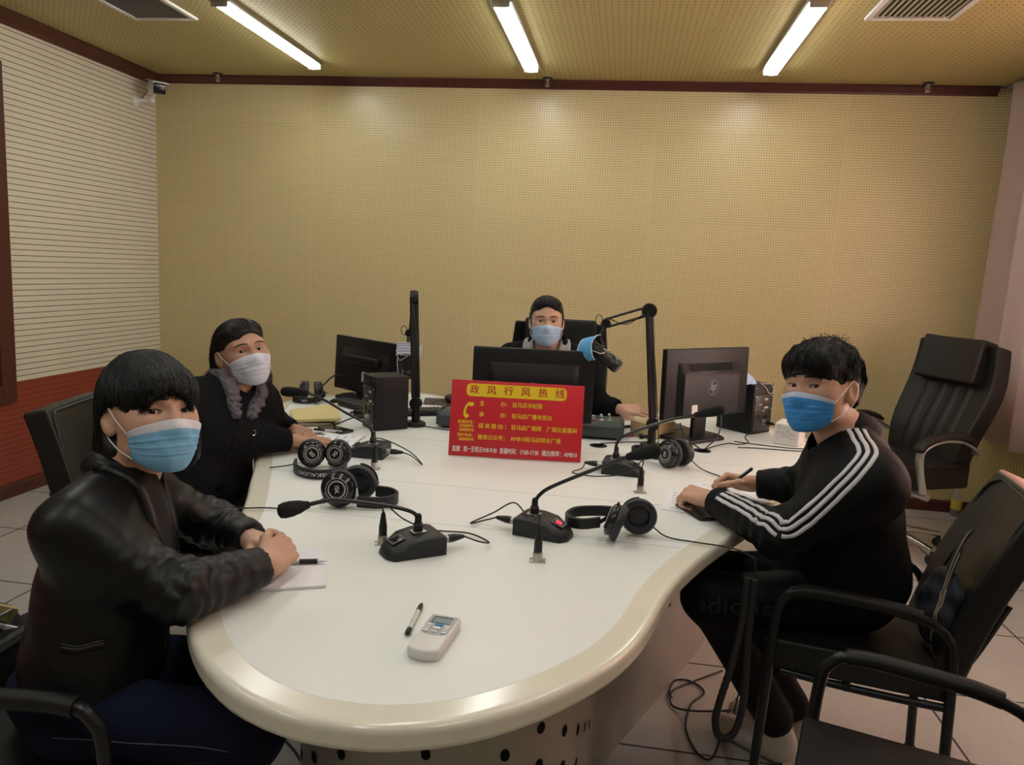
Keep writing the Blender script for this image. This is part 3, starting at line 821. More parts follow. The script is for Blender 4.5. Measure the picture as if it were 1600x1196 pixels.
# ------------------------------------------------------------------ the red sign
def sign():
    p0 = Vector((2.851, -2.547, TABLE_Z)); p1 = Vector((3.348, -2.492, TABLE_Z))
    W = (p1 - p0).length; H = .288
    ang = math.atan2(p1.y - p0.y, p1.x - p0.x); lean = -.13
    t = thing('information_sign', 'red tabletop sign with yellow and white Chinese lettering standing on the table', 'sign', ((p0.x + p1.x) / 2, (p0.y + p1.y) / 2, TABLE_Z + .004), ang)
    M = RX(PI / 2 + lean)      # panel XY -> upright, facing -Y
    red = mat('red_board', (.52, .010, .020), .45); yel = mat('yellow_print', (.72, .52, .012), .5); dred = mat('dark_red_print', (.42, .035, .012), .5)
    bd = MB(); bd.box((0, H / 2, -.003), (W, H, .006), .0008, M=M); part(t, 'panel', bd, red)
    st = MB(); st.box((0, .10, 0), (.10, .20, .004), .001, M=T(0, .085, 0) @ RX(PI / 2 + .32)); part(t, 'easel_back', st, red)
    X = lambda u: (u - 815) / 1420 * W * .995      # measured across the photographed panel
    def lettering(items, name, m):
        for body, x, y, size, sx, al, bold in items:
            mb = MB()
            v, f = text_mesh(body, size, al, 0, 1 if isinstance(sx, tuple) else sx)
            if isinstance(sx, tuple):
                x0 = min(q[0] for q in v); k = sx[0] / (max(q[0] for q in v) - x0); v = [((q[0] - x0) * k, q[1], q[2]) for q in v]
            for k, (ox, oy) in enumerate(((-bold, 0), (bold, 0), (0, bold * .6), (0, -bold * .6))): mb.add([(a + x + ox, b + y + oy, .0006 + .00004 * k) for a, b, z in v], f, M)
            part(t, name, mb, m, smooth=False)
    pl = MB(); pl.prism(rrect(W * .755, H * .168, .017, 6), .0002, .0004, M=M @ T(-.004, H * .875, 0)); part(t, 'title_plate', pl, yel, smooth=False)
    lettering([(c, -.163 + .0645 * i, H * .873, .036, 1, 'CENTER', .0008) for i, c in enumerate('政风行风热线')], 'title_lettering', dred)
    s = .0205; b = .0004
    body = [('主', -.132, H * .70), ('办', -.052, H * .70), ('承', -.132, H * .555), ('办', -.052, H * .555)]
    items = [(c, x, y, s, 1, 'CENTER', b) for c, x, y in body]
    items += [('：', -.034, H * .70, s, 1, 'CENTER', b), ('：', -.034, H * .555, s, 1, 'CENTER', b)]
    items += [('驻马店市纪委', -.018, H * .70, s, .93, 'LEFT', b), ('驻马店广播电视台', -.018, H * .555, s, .93, 'LEFT', b)]
    for i, c in enumerate('媒体联动'): items.append((c, -.132 + .0245 * i, H * .405, s, 1, 'CENTER', b))
    items += [('：', -.034, H * .405, s, 1, 'CENTER', b), ('驻马店广视网', -.018, H * .405, s, .93, 'LEFT', b), ('广视云直播间', .116, H * .405, s, .93, 'LEFT', b)]
    items += [('微信公众号：', -.142, H * .258, s, .93, 'LEFT', b), ('AM810驻马店综合广播', -.018, H * .258, s, .93, 'LEFT', b)]
    items += [('直播热线：', -.186, H * .450, .0145, .95, 'CENTER', .0003), ('2888891', -.186, H * .398, .0155, 1.05, 'CENTER', .0003), ('2888892', -.186, H * .345, .0155, 1.05, 'CENTER', .0003),
              ('场外热线：', -.186, H * .276, .0145, .95, 'CENTER', .0003), ('2888890', -.186, H * .222, .0155, 1.05, 'CENTER', .0003)]
    lettering(items, 'yellow_lettering', yel)
    wh = mat('white_lettering_paint', (.72, .66, .62), .5)
    lettering([('直播：周一至周五9:00-9:30', -.236, H * .09, .0235, (.168,), 'LEFT', .0004), ('重播时间：17:00-17:30', -.056, H * .09, .0235, (.146,), 'LEFT', .0004), ('播出频率：AM810', .103, H * .09, .0235, (.132,), 'LEFT', .0004)], 'white_lettering', wh)
    ph = MB()      # telephone receiver
    arc = [(-.190 + .026 * math.cos(a) + .020, H * .575 + .034 * math.sin(a) + .002, .0008) for a in [math.radians(100 + 105 * k / 10) for k in range(11)]]
    ph.tube(arc, [.0062, .0058, .005, .0045, .0042, .004, .0042, .0045, .005, .0058, .0062], 8, M=M @ SCL(1, 1, .15))
    for (x, y), r in (((arc[0][0] + .004, arc[0][1] - .004), .6), ((arc[-1][0] + .005, arc[-1][1] - .001), .6)):
        ph.box((x, y, .0008), (.016, .013, .001), M=M, R=RZ(r))
    part(t, 'telephone_symbol', ph, yel)
sign()
# ------------------------------------------------------------------ monitors
ZT = TABLE_Z + .001
m_mon = mat('monitor_black', (.007, .007, .008), .45, spec=.3)
m_mon_vent = mat('monitor_vent', (.004, .004, .004), .7)
m_logo = mat('logo_silver', (.22, .22, .23), .35, metal=.4)
m_screen = mat('screen_glass', (.01, .012, .015), .12)
def monitor(label, c, ang, w, h, zb, tilt, style, base_off):
    """c=(x,y) on the back face middle; ang = direction of the screen's long side; back of the housing looks to local -Y"""
    t = thing('computer_monitor', label, 'monitor', (c[0], c[1], ZT), ang, 'computer monitors')
    M = T(0, 0, zb - ZT) @ RX(-tilt)
    bz = MB(); bz.box((0, .014, h / 2), (w, .028, h), .006, 3, M=M); part(t, 'bezel', bz, m_mon)
    sc = MB(); sc.box((0, .0285, h / 2 + .006), (w - .03, .002, h - .05), M=M); part(t, 'screen', sc, m_screen, smooth=False)
    sh = MB()
    # stepped rear housing with a sloped vent shelf
    x0, x1 = -w * .33, w * .33
    pr = [(0, h * .02), (-.022, h * .05), (-.026, h * .60), (-.019, h * .68), (-.003, h * .80), (0, h * .80)]
    n = len(pr); vs = []
    for k, (a, x) in enumerate(((0, x0 - .02), (1, x0), (1, x1), (0, x1 + .02))):
        for (y, z) in pr: vs.append((x, y * (1 if a else .05), z))
    fs = []
    for j in range(3):
        for i in range(n): fs.append((j * n + i, j * n + (i + 1) % n, (j + 1) * n + (i + 1) % n, (j + 1) * n + i))
    fs += [tuple(range(n)), tuple(range(3 * n, 4 * n))]
    sh.add(vs, fs, M); shell = part(t, 'rear_housing', sh, m_mon)
    if style == 'vent':
        v = MB()
        N = 40
        for k in range(N):
            x = x0 * .80 + (x1 - x0) * .80 * (k + .5) / N
            v.box((x, -.0122, h * .735), (.0022, .003, h * .115), M=M, R=RX(-.42))
        part(shell, 'vent_slots', v, m_mon_vent, smooth=False)
        lg = MB(); R = .034; ML = M @ T(0, -.0262, h * .44) @ RX(PI / 2)
        b2 = []
        lg.lathe([(R * .93, 0), (R, 0), (R, .001), (R * .93, .001), (R * .93, 0)], M=ML, seg=36)
        sl = .32
        def bar(x, y0, y1, wd=.0058):
            lg.add([(x - wd / 2 + sl * y0, y0, .0008), (x + wd / 2 + sl * y0, y0, .0008), (x + wd / 2 + sl * y1, y1, .0008), (x - wd / 2 + sl * y1, y1, .0008)], [(0, 1, 2, 3)], ML)
        bar(-.0135, -.012, .0265); bar(-.0030, -.012, .008); lg.add([(-.0135 + sl * .008, .008, .0008), (-.0030 + sl * .008 + .003, .008, .0008), (-.0030 + sl * .0125, .0125, .0008), (-.0135 + sl * .0125, .0125, .0008)], [(0, 1, 2, 3)], ML)
        bar(.0065, -.0265, .0125); bar(.0170, -.012, .0125)
        for yy in (-.012, .008): lg.add([(.0065 + sl * yy, yy, .0008), (.0170 + sl * yy, yy, .0008), (.0170 + sl * (yy + .0045), yy + .0045, .0008), (.0065 + sl * (yy + .0045), yy + .0045, .0008)], [(0, 1, 2, 3)], ML)
        part(shell, 'round_emblem', lg, m_logo, smooth=False)
        st = MB(); st.box((-w * .20, -.0246, h * .14), (.036, .001, .040), M=M); part(shell, 'paper_label', st, m_white_print, smooth=False)
    else:
        br = MB(); br.box((.01, -.040, h * .62), (w * .56, .030, h * .15), .010, 3, M=M); br.box((.01, -.028, h * .55), (w * .5, .010, h * .10), .004, 2, M=M); part(shell, 'raised_bar', br, m_mon)
        st = MB(); st.box((0.03, -.0262, h * .33), (.040, .001, .050), M=M); part(shell, 'paper_label', st, m_white_print, smooth=False)
    nk = MB(); nk.box((0, -.006 + base_off * .6, (zb + .03 - ZT) / 2 + .006), (.085, .022, zb + .03 - ZT - .012), .006, 2); part(t, 'stand_neck', nk, m_mon)
    bs = MB(); o = .0 + base_off
    bs.prism([(-.11, o - .10), (.11, o - .10), (.14, o - .04), (.14, o + .09), (-.14, o + .09), (-.14, o - .04)], 0, .016, .004); part(t, 'stand_base', bs, m_mon)
    return t
monitor('large black monitor seen from behind in front of the operator, behind the red sign', (3.112, -2.135), .14, .515, .308, .826, .03, 'vent', -.055)
monitor('black monitor with a round emblem turned towards the striped jacket man', (3.860, -1.915), .765, .54, .303, .862, .03, 'vent', .08)
monitor('black monitor with a raised bar on its back at the left end of the table', (2.155, -1.525), -.60, .545, .288, .778, .04, 'bar', .0)

# ------------------------------------------------------------------ studio loudspeakers, seen from the rear
m_spk = mat('speaker_black', (.007, .007, .008), .5, spec=.3, bump=.1, bscale=700)
m_spk_panel = mat('speaker_panel', (.028, .026, .022), .4)
def speaker(label, corner, ang, w, d, h, mirror=1):
    """rear panel looks to local -X; corner = nearest bottom corner"""
    t = thing('studio_speaker', label, 'speaker', (corner[0], corner[1], ZT), ang, 'studio monitor speakers')
    b = MB(); b.box((d / 2, mirror * w / 2, h / 2), (d, w, h), .004, 2); part(t, 'cabinet', b, m_spk)
    y = mirror * w / 2
    p = MB(); p.box((-.0015, y, h * .42), (.003, w * .84, h * .74), .001); rp = part(t, 'rear_panel', p, m_spk_panel)
    s = MB()
    for yy in (-.4, .4):
        for zz in (.10, .5, .76, .93): s.lathe([(0, 0), (.003, 0), (.002, .0015), (0, .002)], M=T(-.003, y + yy * w, h * zz) @ RY(-PI / 2), seg=8)
    part(rp, 'screw', s, m_alu)
    g = MB(); g.box((-.0035, y - .02, h * .70), (.001, .024, .010)); g.box((-.0035, y - .025, h * .53), (.001, .03, .009)); g.box((-.0035, y - .005, h * .47), (.001, .010, .008)); g.box((-.0035, y + .022, h * .60), (.001, .020, .004)); part(rp, 'printed_marks', g, m_grey_print, smooth=False)
    k = MB(); k.lathe([(0, 0), (.008, 0), (.007, .010), (0, .010)], M=T(-.003, y - .02, h * .34) @ RY(-PI / 2), seg=14); part(rp, 'volume_knob', k, m_black_plastic)
    q = MB(); q.box((-.004, y + .028, h * .36), (.004, .016, .024), .001); part(rp, 'power_switch', q, m_black_plastic)
    x = MB(); Mx = T(-.003, y - .01, h * .235) @ RY(-PI / 2)
    x.lathe([(0, 0), (.013, 0), (.013, .006), (0, .006)], M=Mx, seg=18)
    x.lathe([(0, .006), (.0095, .006), (.0095, .022), (0, .022)], M=Mx, seg=14)
    part(rp, 'input_socket', x, m_nickel)
    pl = MB(); pl.lathe([(0, .022), (.010, .022), (.010, .038), (.005, .062), (0, .063)], M=Mx, seg=14); part(t, 'input_plug', pl, m_black_plastic)
    return t
speaker('black speaker with its rear connector panel turned left, beside the left monitor', (2.459, -2.246), .72, .14, .155, .232, 1)
speaker('black speaker topped by a blue mask, behind the right monitor', (4.095, -1.680), 2.36, .150, .20, .235, -1)

# ------------------------------------------------------------------ broadcast boom arms
m_arm = mat('boom_arm_black', (.008, .0075, .0075), .42, spec=.35)
def rods(mb, a, b, off, r=.006):
    a = Vector(a); b = Vector(b); o = Vector(off)
    for s in (-1, 1): mb.tube([a + o * s, b + o * s], r, 8)
def boom(label, base, top, elbow_end, tip, mic_c, mic_ax, name_mask):
    t = thing('microphone_boom_arm', label, 'boom arm', (base[0], base[1], ZT), 0, 'microphone boom arms')
    inv = WM[t.name].inverted(); I = lambda p: inv @ Vector(p)
    b = MB(); b.lathe([(0, 0), (.047, 0), (.047, .012), (.040, .018), (0, .018)], seg=28); b.lathe([(0, .018), (.017, .018), (.017, .075), (0, .075)], seg=18); part(t, 'base', b, m_arm)
    kn = MB(); kn.tube([(-.017, 0, .045), (-.040, -.01, .047)], .007, 10); kn.tube([(-.038, -.009, .047), (-.050, -.012, .047)], .012, 12); part(t, 'clamp_knob', kn, m_arm)
    tp = I(top); bs = Vector((tp.x * .04, tp.y * .04, .125))
    j = MB(); j.lathe([(0, -.016), (.026, -.016), (.028, 0), (.026, .016), (0, .016)], M=T(0, 0, .10) @ RX(PI / 2), seg=22); j.tube([(0, 0, .07), (0, 0, .12)], .013, 10); part(t, 'lower_joint', j, m_arm)
    lo = MB(); d = (tp - bs).normalized(); sd = Vector((0, 1, 0)) * .013
    rods(lo, bs, tp, (.009, .010, 0), .0085); lo.tube([bs, tp], .007, 8); part(t, 'lower_arm', lo, m_arm)
    uj = MB(); Mj = T(*tp) @ RZ(math.atan2(I(elbow_end).y - tp.y, I(elbow_end).x - tp.x)) @ RX(PI / 2)
    uj.lathe([(0, -.017), (.030, -.017), (.033, 0), (.030, .017), (0, .017)], M=Mj, seg=24); part(t, 'elbow_joint', uj, m_arm)
    ee = I(elbow_end); ua = MB(); dd = (ee - tp); dv = dd.normalized(); up = Vector((0, 0, 1)); up = (up - dv * up.dot(dv)).normalized() * .017
    rods(ua, tp + dd * .04, ee, up, .0055); part(t, 'upper_arm', ua, m_arm)
    ej = MB(); ej.lathe([(0, -.014), (.019, -.014), (.021, 0), (.019, .014), (0, .014)], M=T(*ee) @ RX(PI / 2) , seg=18); ti = I(tip); ej.tube([ee, ti], .009, 10); part(t, 'end_joint', ej, m_arm)
    lp = MB(); lp.tube([ee + Vector((.014 * math.cos(a) - .030, .004, .022 * math.sin(a) + .012)) for a in [2 * PI * k / 20 for k in range(20)]], .0018, 6, closed=True); lp.tube(catmull([ee + Vector((.01, 0, .02)), ee.lerp(tp, .5) + Vector((0, 0, -.03)), tp + Vector((0, -.02, -.02)), tp.lerp(bs, .5) + Vector((.016, -.014, 0)), bs + Vector((.02, -.02, 0)), Vector((.03, -.03, .02))], 6), .0022, 6); part(t, 'cable', lp, m_black_matte)
    mc = I(mic_c); ax = Vector(mic_ax).normalized()
    yk = MB(); yk.tube(catmull([ti, ti.lerp(mc, .5) + Vector((0, 0, .01)), mc - ax * .03], 6), .009, 10); yk.lathe([(.031, -.008), (.035, -.008), (.035, .008), (.031, .008), (.031, -.008)], M=frame_to(mc - ax * .03, mc), seg=24)
    part(t, 'shock_mount', yk, m_arm)
    mb = MB(); mb.lathe([(0, -.075), (.018, -.075), (.027, -.066), (.029, -.02), (.030, .035), (.028, .040), (.030, .045), (.030, .070), (.026, .080), (0, .082)], M=frame_to(mc, mc + ax), seg=26)
    part(t, 'microphone', mb, mat('mic_body', (.016, .016, .018), .35))
    return t
boom('black boom arm with a white mask on its microphone, left of the red sign', (2.585, -2.060), (2.538, -1.975, 1.315), (2.461, -1.76, 1.134), (2.460, -1.775, 1.10), (2.475, -1.815, 1.00), (.10, -.12, -1), 'white')
boom('black boom arm with parallel rods and a blue mask on its microphone', (3.622, -2.120), (3.575, -2.045, 1.318), (3.398, -2.045, 1.255), (3.378, -2.06, 1.190), (3.400, -2.075, 1.118), (.76, -.25, -.50), 'blue')

# ------------------------------------------------------------------ mixing console behind the sign
m_console = mat('console_grey', (.045, .055, .062), .4)
m_console_top = mat('console_top', (.10, .11, .12), .45)
t = thing('mixing_console', 'dark grey broadcast mixing console half hidden behind the red sign', 'mixing console', (3.095, -2.06, ZT), .03)
b = MB()
pr = [(0, .012), (0, .058), (.02, .072), (.16, .070), (.36, .040), (.36, .012)]
n = len(pr); W = .80
vs = [(x, y, z) for x in (-W / 2, W / 2) for y, z in pr]
b.add(vs, [(i, (i + 1) % n, n + (i + 1) % n, n + i) for i in range(n)] + [tuple(range(n)), tuple(range(n, 2 * n))])
part(t, 'housing', b, m_console)
b = MB(); b.box((0, .18, .006), (W - .03, .33, .012)); part(t, 'plinth', b, m_black_plastic)
for s in (-1, 1):
    b = MB(); b.prism([(y, z) for y, z in pr], -.006, .006, M=T(s * (W / 2 + .006), 0, .002) @ Matrix(((0, 0, 1, 0), (1, 0, 0, 0), (0, 1, 0, 0), (0, 0, 0, 1))) @ SCL(1.01, 1.06, 1)); part(t, 'side_cheek', b, mat('console_cheek', (.03, .035, .04), .35))
cols = [m_white_print, m_white_print, mat('pink_key', (.55, .22, .25), .4), m_white_print, mat('green_key', (.18, .4, .2), .4)]
for i in range(20):
    x = -W / 2 + .05 + i * (W - .1) / 19
    k = MB(); k.lathe([(0, 0), (.0075, 0), (.006, .014), (0, .014)], M=T(x, .10, .0705), seg=10); part(t, 'knob', k, m_grey_print)
    k = MB(); k.box((x, .055, .0755), (.020, .014, .008), .002); part(t, 'key', k, cols[i % 5])
    k = MB(); k.box((x, .24 + .04 * math.sin(i * 2.1), .062), (.012, .022, .010), .002); part(t, 'fader', k, m_white_print)

# ------------------------------------------------------------------ keyboards, mouse, pads
def keyboard(label, x, y, ang, w=.40, d=.14):
    t = thing('keyboard', label, 'keyboard', (x, y, ZT), ang)
    b = MB(); b.box((0, 0, .009), (w, d, .018), .004, 2); part(t, 'case', b, m_black_plastic)
    k = MB(); nx = int(w / .0195)
    for i in range(nx):
        for j in range(6): k.box((-w / 2 + .014 + i * (w - .028) / (nx - 1), -d / 2 + .018 + j * (d - .036) / 5, .021), (.0155, .016, .006), .0015, 1)
    part(t, 'keys', k, mat('key_black', (.03, .03, .032), .5))
keyboard('black keyboard behind the tall boom arm, next to the left speaker', 2.52, -1.80, .5, .26, .12)
keyboard('dark keyboard lying under the left monitor', 2.20, -1.745, -.60, .30, .12)
t = thing('mouse_pad', 'brown mouse pad behind the red sign, under the black mouse', 'mouse pad', (2.575, -1.43, ZT), .2)
b = MB(); b.prism(rrect(.23, .19, .012), 0, .003); part(t, 'mat', b, mat('brown_pad', (.085, .055, .048), .8))
t = thing('computer_mouse', 'black computer mouse on the brown pad', 'mouse', (2.60, -1.44, ZT + .004), .3)
b = MB(); b.ell((0, 0, .0205), (.031, .054, .020)); part(t, 'shell', b, m_black_plastic)
b = MB(); b.box((0, .025, .039), (.006, .016, .004), .001); part(t, 'wheel', b, m_black_matte)
b = MB(); b.tube(catmull([(0, .05, .006), (-.05, .02, .004), (-.10, -.08, .006), (-.03, -.16, .006), (.02, -.20, .006)], 8), .0018, 6); part(t, 'cable', b, m_black_matte)

# ------------------------------------------------------------------ papers, pads, pens, phones
m_paper = mat('white_paper', (.76, .76, .80), .6)
m_ink = mat('grey_ink', (.16, .16, .18), .7)
def quad_sheet(name, label, cat, pts, th, m, z=0.0, curl=0.0, lines=None, group=None, cover=None):
    c = sum((Vector((*p, 0)) for p in pts), Vector()) / 4
    t = thing(name, label, cat, (c.x, c.y, ZT + z), 0, group)
    P = [Vector((*p, 0)) - c for p in pts]; N = 8
    f = lambda u, v: (P[0] * (1 - u) + P[1] * u) * (1 - v) + (P[3] * (1 - u) + P[2] * u) * v
    vs = []; fs = []
    for lay in (0, 1):
        for j in range(N + 1):
            for i in range(N + 1):
                u, v = i / N, j / N; p = f(u, v); p.z = lay * th + curl * (u * u * v) ; vs.append(p)
    K = (N + 1) ** 2
    for j in range(N):
        for i in range(N):
            k = j * (N + 1) + i; fs.append((K + k, K + k + 1, K + k + N + 2, K + k + N + 1)); fs.append((k, k + N + 1, k + N + 2, k + 1))
    edge = [i for i in range(N)] + [N + j * (N + 1) for j in range(N)] + [N * (N + 1) + N - i for i in range(N)] + [(N - j) * (N + 1) for j in range(N)]
    for a in range(len(edge)):
        b = edge[(a + 1) % len(edge)]; fs.append((edge[a], b, K + b, K + edge[a]))
    mb = MB(); mb.add(vs, fs); o = part(t, 'sheet' if th < .004 else 'leaves', mb, m)
    if lines:
        tx = MB(); r = random.Random(len(label))
        for row in range(lines):
            v = .12 + .76 * row / max(1, lines - 1)
            u = .12
            while u < .85:
                L = r.uniform(.03, .10)
                if r.random() < .75:
                    a, b2, c2, d2 = f(u, v), f(min(.88, u + L), v), f(min(.88, u + L), v + .022), f(u, v + .022)
                    tx.add([q + Vector((0, 0, th + .0004 + curl * (uu * uu * v))) for q, uu in ((a, u), (b2, u + L), (c2, u + L), (d2, u))], [(0, 1, 2, 3)])
                u += L + .025
        part(o, 'printed_lines', tx, m_ink, smooth=False)
    return t
quad_sheet('document_folder', 'dark brown folder under the printed sheet of the older woman', 'folder', [(2.085, -2.48), (2.18, -2.585), (2.345, -2.43), (2.265, -2.36)], .004, mat('brown_folder', (.075, .05, .05), .6))
quad_sheet('paper_sheet', 'printed white sheet under the hands of the older woman', 'paper', [(2.145, -2.475), (2.20, -2.60), (2.475, -2.635), (2.455, -2.35)], .001, m_paper, z=.006, lines=9, group='loose paper sheets')
quad_sheet('envelope', 'large yellow envelope on the left side of the table', 'envelope', [(1.99, -2.05), (2.10, -2.25), (2.285, -2.185), (2.12, -1.80)], .012, mat('yellow_envelope', (.63, .54, .25), .6, noise=.04, nscale=12), z=.012, curl=.008)
quad_sheet('notebook', 'grey notebook under the yellow envelope', 'notebook', [(2.03, -2.10), (2.12, -2.285), (2.255, -2.22), (2.11, -1.92)], .010, mat('grey_notebook', (.17, .15, .10), .6))
def phone(label, x, y, ang, z=0):
    t = thing('smartphone', label, 'phone', (x, y, ZT + z), ang)
    b = MB(); b.prism(rrect(.074, .152, .010), 0, .008, .0025); part(t, 'case', b, m_black_plastic)
    b = MB(); b.prism(rrect(.068, .146, .007), .0081, .0085); part(t, 'screen', b, m_black_gloss)
phone('black phone at the edge of the yellow envelope', 2.30, -2.28, 1.12)
phone('black phone half hidden under the wrist of the striped jacket man', 3.735, -2.975, .45)
quad_sheet('paper_sheet', 'white sheet with small print under the left fist of the striped jacket man', 'paper', [(3.628, -2.975), (3.80, -3.01), (3.83, -2.80), (3.656, -2.755)], .001, m_paper, lines=7, group='loose paper sheets')
quad_sheet('paper_sheet', 'printed white sheet the striped jacket man is writing on', 'paper', [(3.745, -2.86), (3.965, -2.84), (3.945, -2.655), (3.76, -2.63)], .001, m_paper, z=.0025, lines=8, group='loose paper sheets')
quad_sheet('paper_sheet', 'white sheet sticking out under the writing sheet by the far elbow', 'paper', [(3.80, -2.835), (3.985, -2.80), (3.965, -2.66), (3.82, -2.65)], .0008, m_paper, z=.0004, group='loose paper sheets')
quad_sheet('notepad', 'white notepad under the clasped hands of the leather jacket woman', 'notepad', [(2.655, -3.61), (2.745, -3.83), (2.868, -3.775), (2.783, -3.573)], .006, m_paper)
def pen(name, label, a, b, parts):
    a = Vector(a); b = Vector(b); M = frame_to(a, b); L = (b - a).length
    t = thing(name, label, 'pen', M=M)
    for nm, prof, m in parts:
        mb = MB(); mb.lathe([(r, z * L) for r, z in prof], seg=14); part(t, nm, mb, m)
    return t
m_clear = mat('clear_barrel', (.62, .63, .62), .12)
pen('pen', 'clear barrelled pen with black ends beside the white remote control', (3.101, -3.945, ZT + .0062), (3.093, -3.805, ZT + .0055),
    [('end_cap', [(0, 0), (.0045, 0), (.0055, .03), (.0055, .13), (.0042, .14), (0, .14)], m_black_plastic), ('barrel', [(0, .141), (.0047, .141), (.0047, .70), (0, .70)], m_clear), ('ink_tube', [(.0048, .30), (.0049, .31), (.0049, .33), (.0048, .34)], m_grey_print), ('grip', [(0, .701), (.0052, .701), (.0052, .86), (.0036, .93), (0, .93)], m_black_plastic), ('tip', [(0, .931), (.0022, .931), (.0008, 1), (0, 1)], m_alu)])
pen('pen', 'silver and black pen lying on the notepad of the leather jacket woman', (2.70, -3.705, ZT + .0130), (2.825, -3.662, ZT + .0125),
    [('barrel', [(0, 0), (.0045, 0), (.0052, .05), (.0052, .52), (0, .52)], m_alu), ('grip', [(0, .521), (.0058, .521), (.0058, .83), (0, .83)], m_black_plastic), ('tip', [(0, .831), (.0048, .831), (.0012, .97), (.0006, 1), (0, 1)], m_alu)])
pen('pen', 'pen with a white barrel on the brown folder beside the yellow envelope', (2.225, -2.335, ZT + .0095), (2.345, -2.325, ZT + .006),
    [('grip', [(0, 0), (.003, 0), (.005, .06), (.005, .4), (0, .4)], m_black_plastic), ('barrel', [(0, .401), (.0046, .401), (.0046, 1), (0, 1)], m_clear)])

# ------------------------------------------------------------------ air conditioner remote control
def remote():
    p = [Vector((3.118, -4.018, 0)), Vector((3.185, -4.026, 0)), Vector((3.192, -3.886, 0)), Vector((3.133, -3.880, 0))]
    c = sum(p, Vector()) / 4; ang = math.atan2(p[2].y - p[1].y, p[2].x - p[1].x) - PI / 2 - .04
    t = thing('remote_control', 'white air conditioner remote control lying at the near end of the table', 'remote control', (c.x, c.y, ZT), ang)
    W, L, H = .062, .142, .022
    out = [(-W / 2, L / 2 - .004), (-W / 2 + .004, L / 2), (W / 2 - .004, L / 2), (W / 2, L / 2 - .004), (W / 2, -L / 2 + .012)] + [(W / 2 - .010 * (1 - math.cos(a)) , -L / 2 + .012 - .014 * math.sin(a)) for a in (PI / 6, PI / 3)] + [(W * .2, -L / 2 - .006), (0, -L / 2 - .008), (-W * .2, -L / 2 - .006)] + [(-W / 2 + .010 * (1 - math.cos(a)), -L / 2 + .012 - .014 * math.sin(a)) for a in (PI / 3, PI / 6)] + [(-W / 2, -L / 2 + .012)]
    b = MB(); b.prism(out, .002, H, .005, 4); b.prism([(x * .96, y * .97) for x, y in out], 0, .003); part(t, 'case', b, mat('remote_white', (.64, .63, .62), .35))
    f = MB(); f.prism([(-.026, .064), (.026, .064), (.026, -.006), (.018, -.013), (0, -.016), (-.018, -.013), (-.026, -.006)], H, H + .0005); part(t, 'face_plate', f, mat('remote_face', (.34, .36, .41), .4))
    s = MB(); s.box((0, .043, H + .0008), (.036, .022, .0006)); sc = part(t, 'display', s, mat('lcd_grey', (.24, .29, .31), .2), smooth=False)
    fr = MB()
    for yy, hh in ((.055, .0025), (.031, .001)): fr.box((0, yy, H + .0013), (.038, hh, .0006))
    fr.box((-.0185, .043, H + .0013), (.0015, .024, .0006)); part(sc, 'display_edge', fr, m_black_plastic, smooth=False)
    v, fc = text_mesh('TCL', .0075, bold=.0001, sx=1.1); tx = MB(); tx.add([(x, y + .0605, H + .0007) for x, y, z in v], fc); part(t, 'lettering', tx, m_ink, smooth=False)
    bm_ = mat('remote_button', (.66, .65, .63), .4)
    def btn(x, y, w, h, m, label=None):
        q = MB(); q.box((x, y, H + .0015), (w, h, .003), .0012, 2); part(t, 'button', q, m, **({'label': label} if label else {}))
    btn(0, .023, .015, .009, mat('blue_button', (.02, .20, .42), .4), 'blue button'); btn(0, .010, .015, .010, bm_); btn(0, -.004, .011, .006, bm_)
    for s_ in (-1, 1):
        for k in range(4): btn(s_ * .019, .020 - .0085 * k, .0115, .006, bm_)
remote()

# ------------------------------------------------------------------ boxes
def carton(name, label, P, H, m, print_m=None):
    """P: three bottom corners left, near, right (world)"""
    a, b, c = [Vector((*p, 0)) for p in P]; d = a + c - b
    t = thing(name, label, 'box', (b.x, b.y, ZT)); o = Vector((b.x, b.y, 0))
    pts = [tuple((q - o).xy) for q in (b, c, d, a)]
    if (c - b).cross(a - b).z < 0: pts.reverse()
    mb = MB(); mb.prism(pts, 0, H, .0015, 1); bx = part(t, 'carton', mb, m)
    if print_m:
        tx = MB(); r = random.Random(5); u = (a - b); nrm = Vector((-u.y, u.x, 0)).normalized()
        if nrm.dot(d - a) > 0: nrm = -nrm
        for row in range(9):
            s = .10
            while s < .8:
                L = r.uniform(.05, .2); z = H * (.90 - .075 * row)
                if r.random() < .8:
                    q0 = b - o + u * (1 - s) + nrm * .0006; q1 = b - o + u * (1 - min(.86, s + L)) + nrm * .0006
                    tx.add([q0 + Vector((0, 0, z)), q1 + Vector((0, 0, z)), q1 + Vector((0, 0, z + .0028)), q0 + Vector((0, 0, z + .0028))], [(0, 1, 2, 3)])
                s += L + .04
        part(bx, 'printed_lines', tx, mat('carton_print', (.30, .30, .32), .7), smooth=False)
        bl = MB(); e = (c - b)
        for k in range(4):
            z0 = H + .001; q = [b - o + u * (.2 + .13 * k) + e * .25, b - o + u * (.26 + .13 * k) + e * .25, b - o + u * (.26 + .13 * k) + e * .8, b - o + u * (.2 + .13 * k) + e * .8]
            bl.add([v + Vector((0, 0, z0)) for v in q], [(0, 1, 2, 3)])
        part(bx, 'printed_bars', bl, mat('carton_blue', (.25, .45, .62), .5), smooth=False)
    return t
carton('mask_carton', 'white carton with small printed text beside the right speaker', [(4.171, -1.828), (4.267, -1.872), (4.325, -1.735)], .092, mat('white_carton', (.70, .68, .66), .5), True)
carton('cardboard_box', 'small tan cardboard box behind the right boom arm', [(3.535, -1.87), (3.622, -1.972), (3.735, -1.83)], .066, mat('tan_cardboard', (.52, .40, .22), .7, noise=.05))
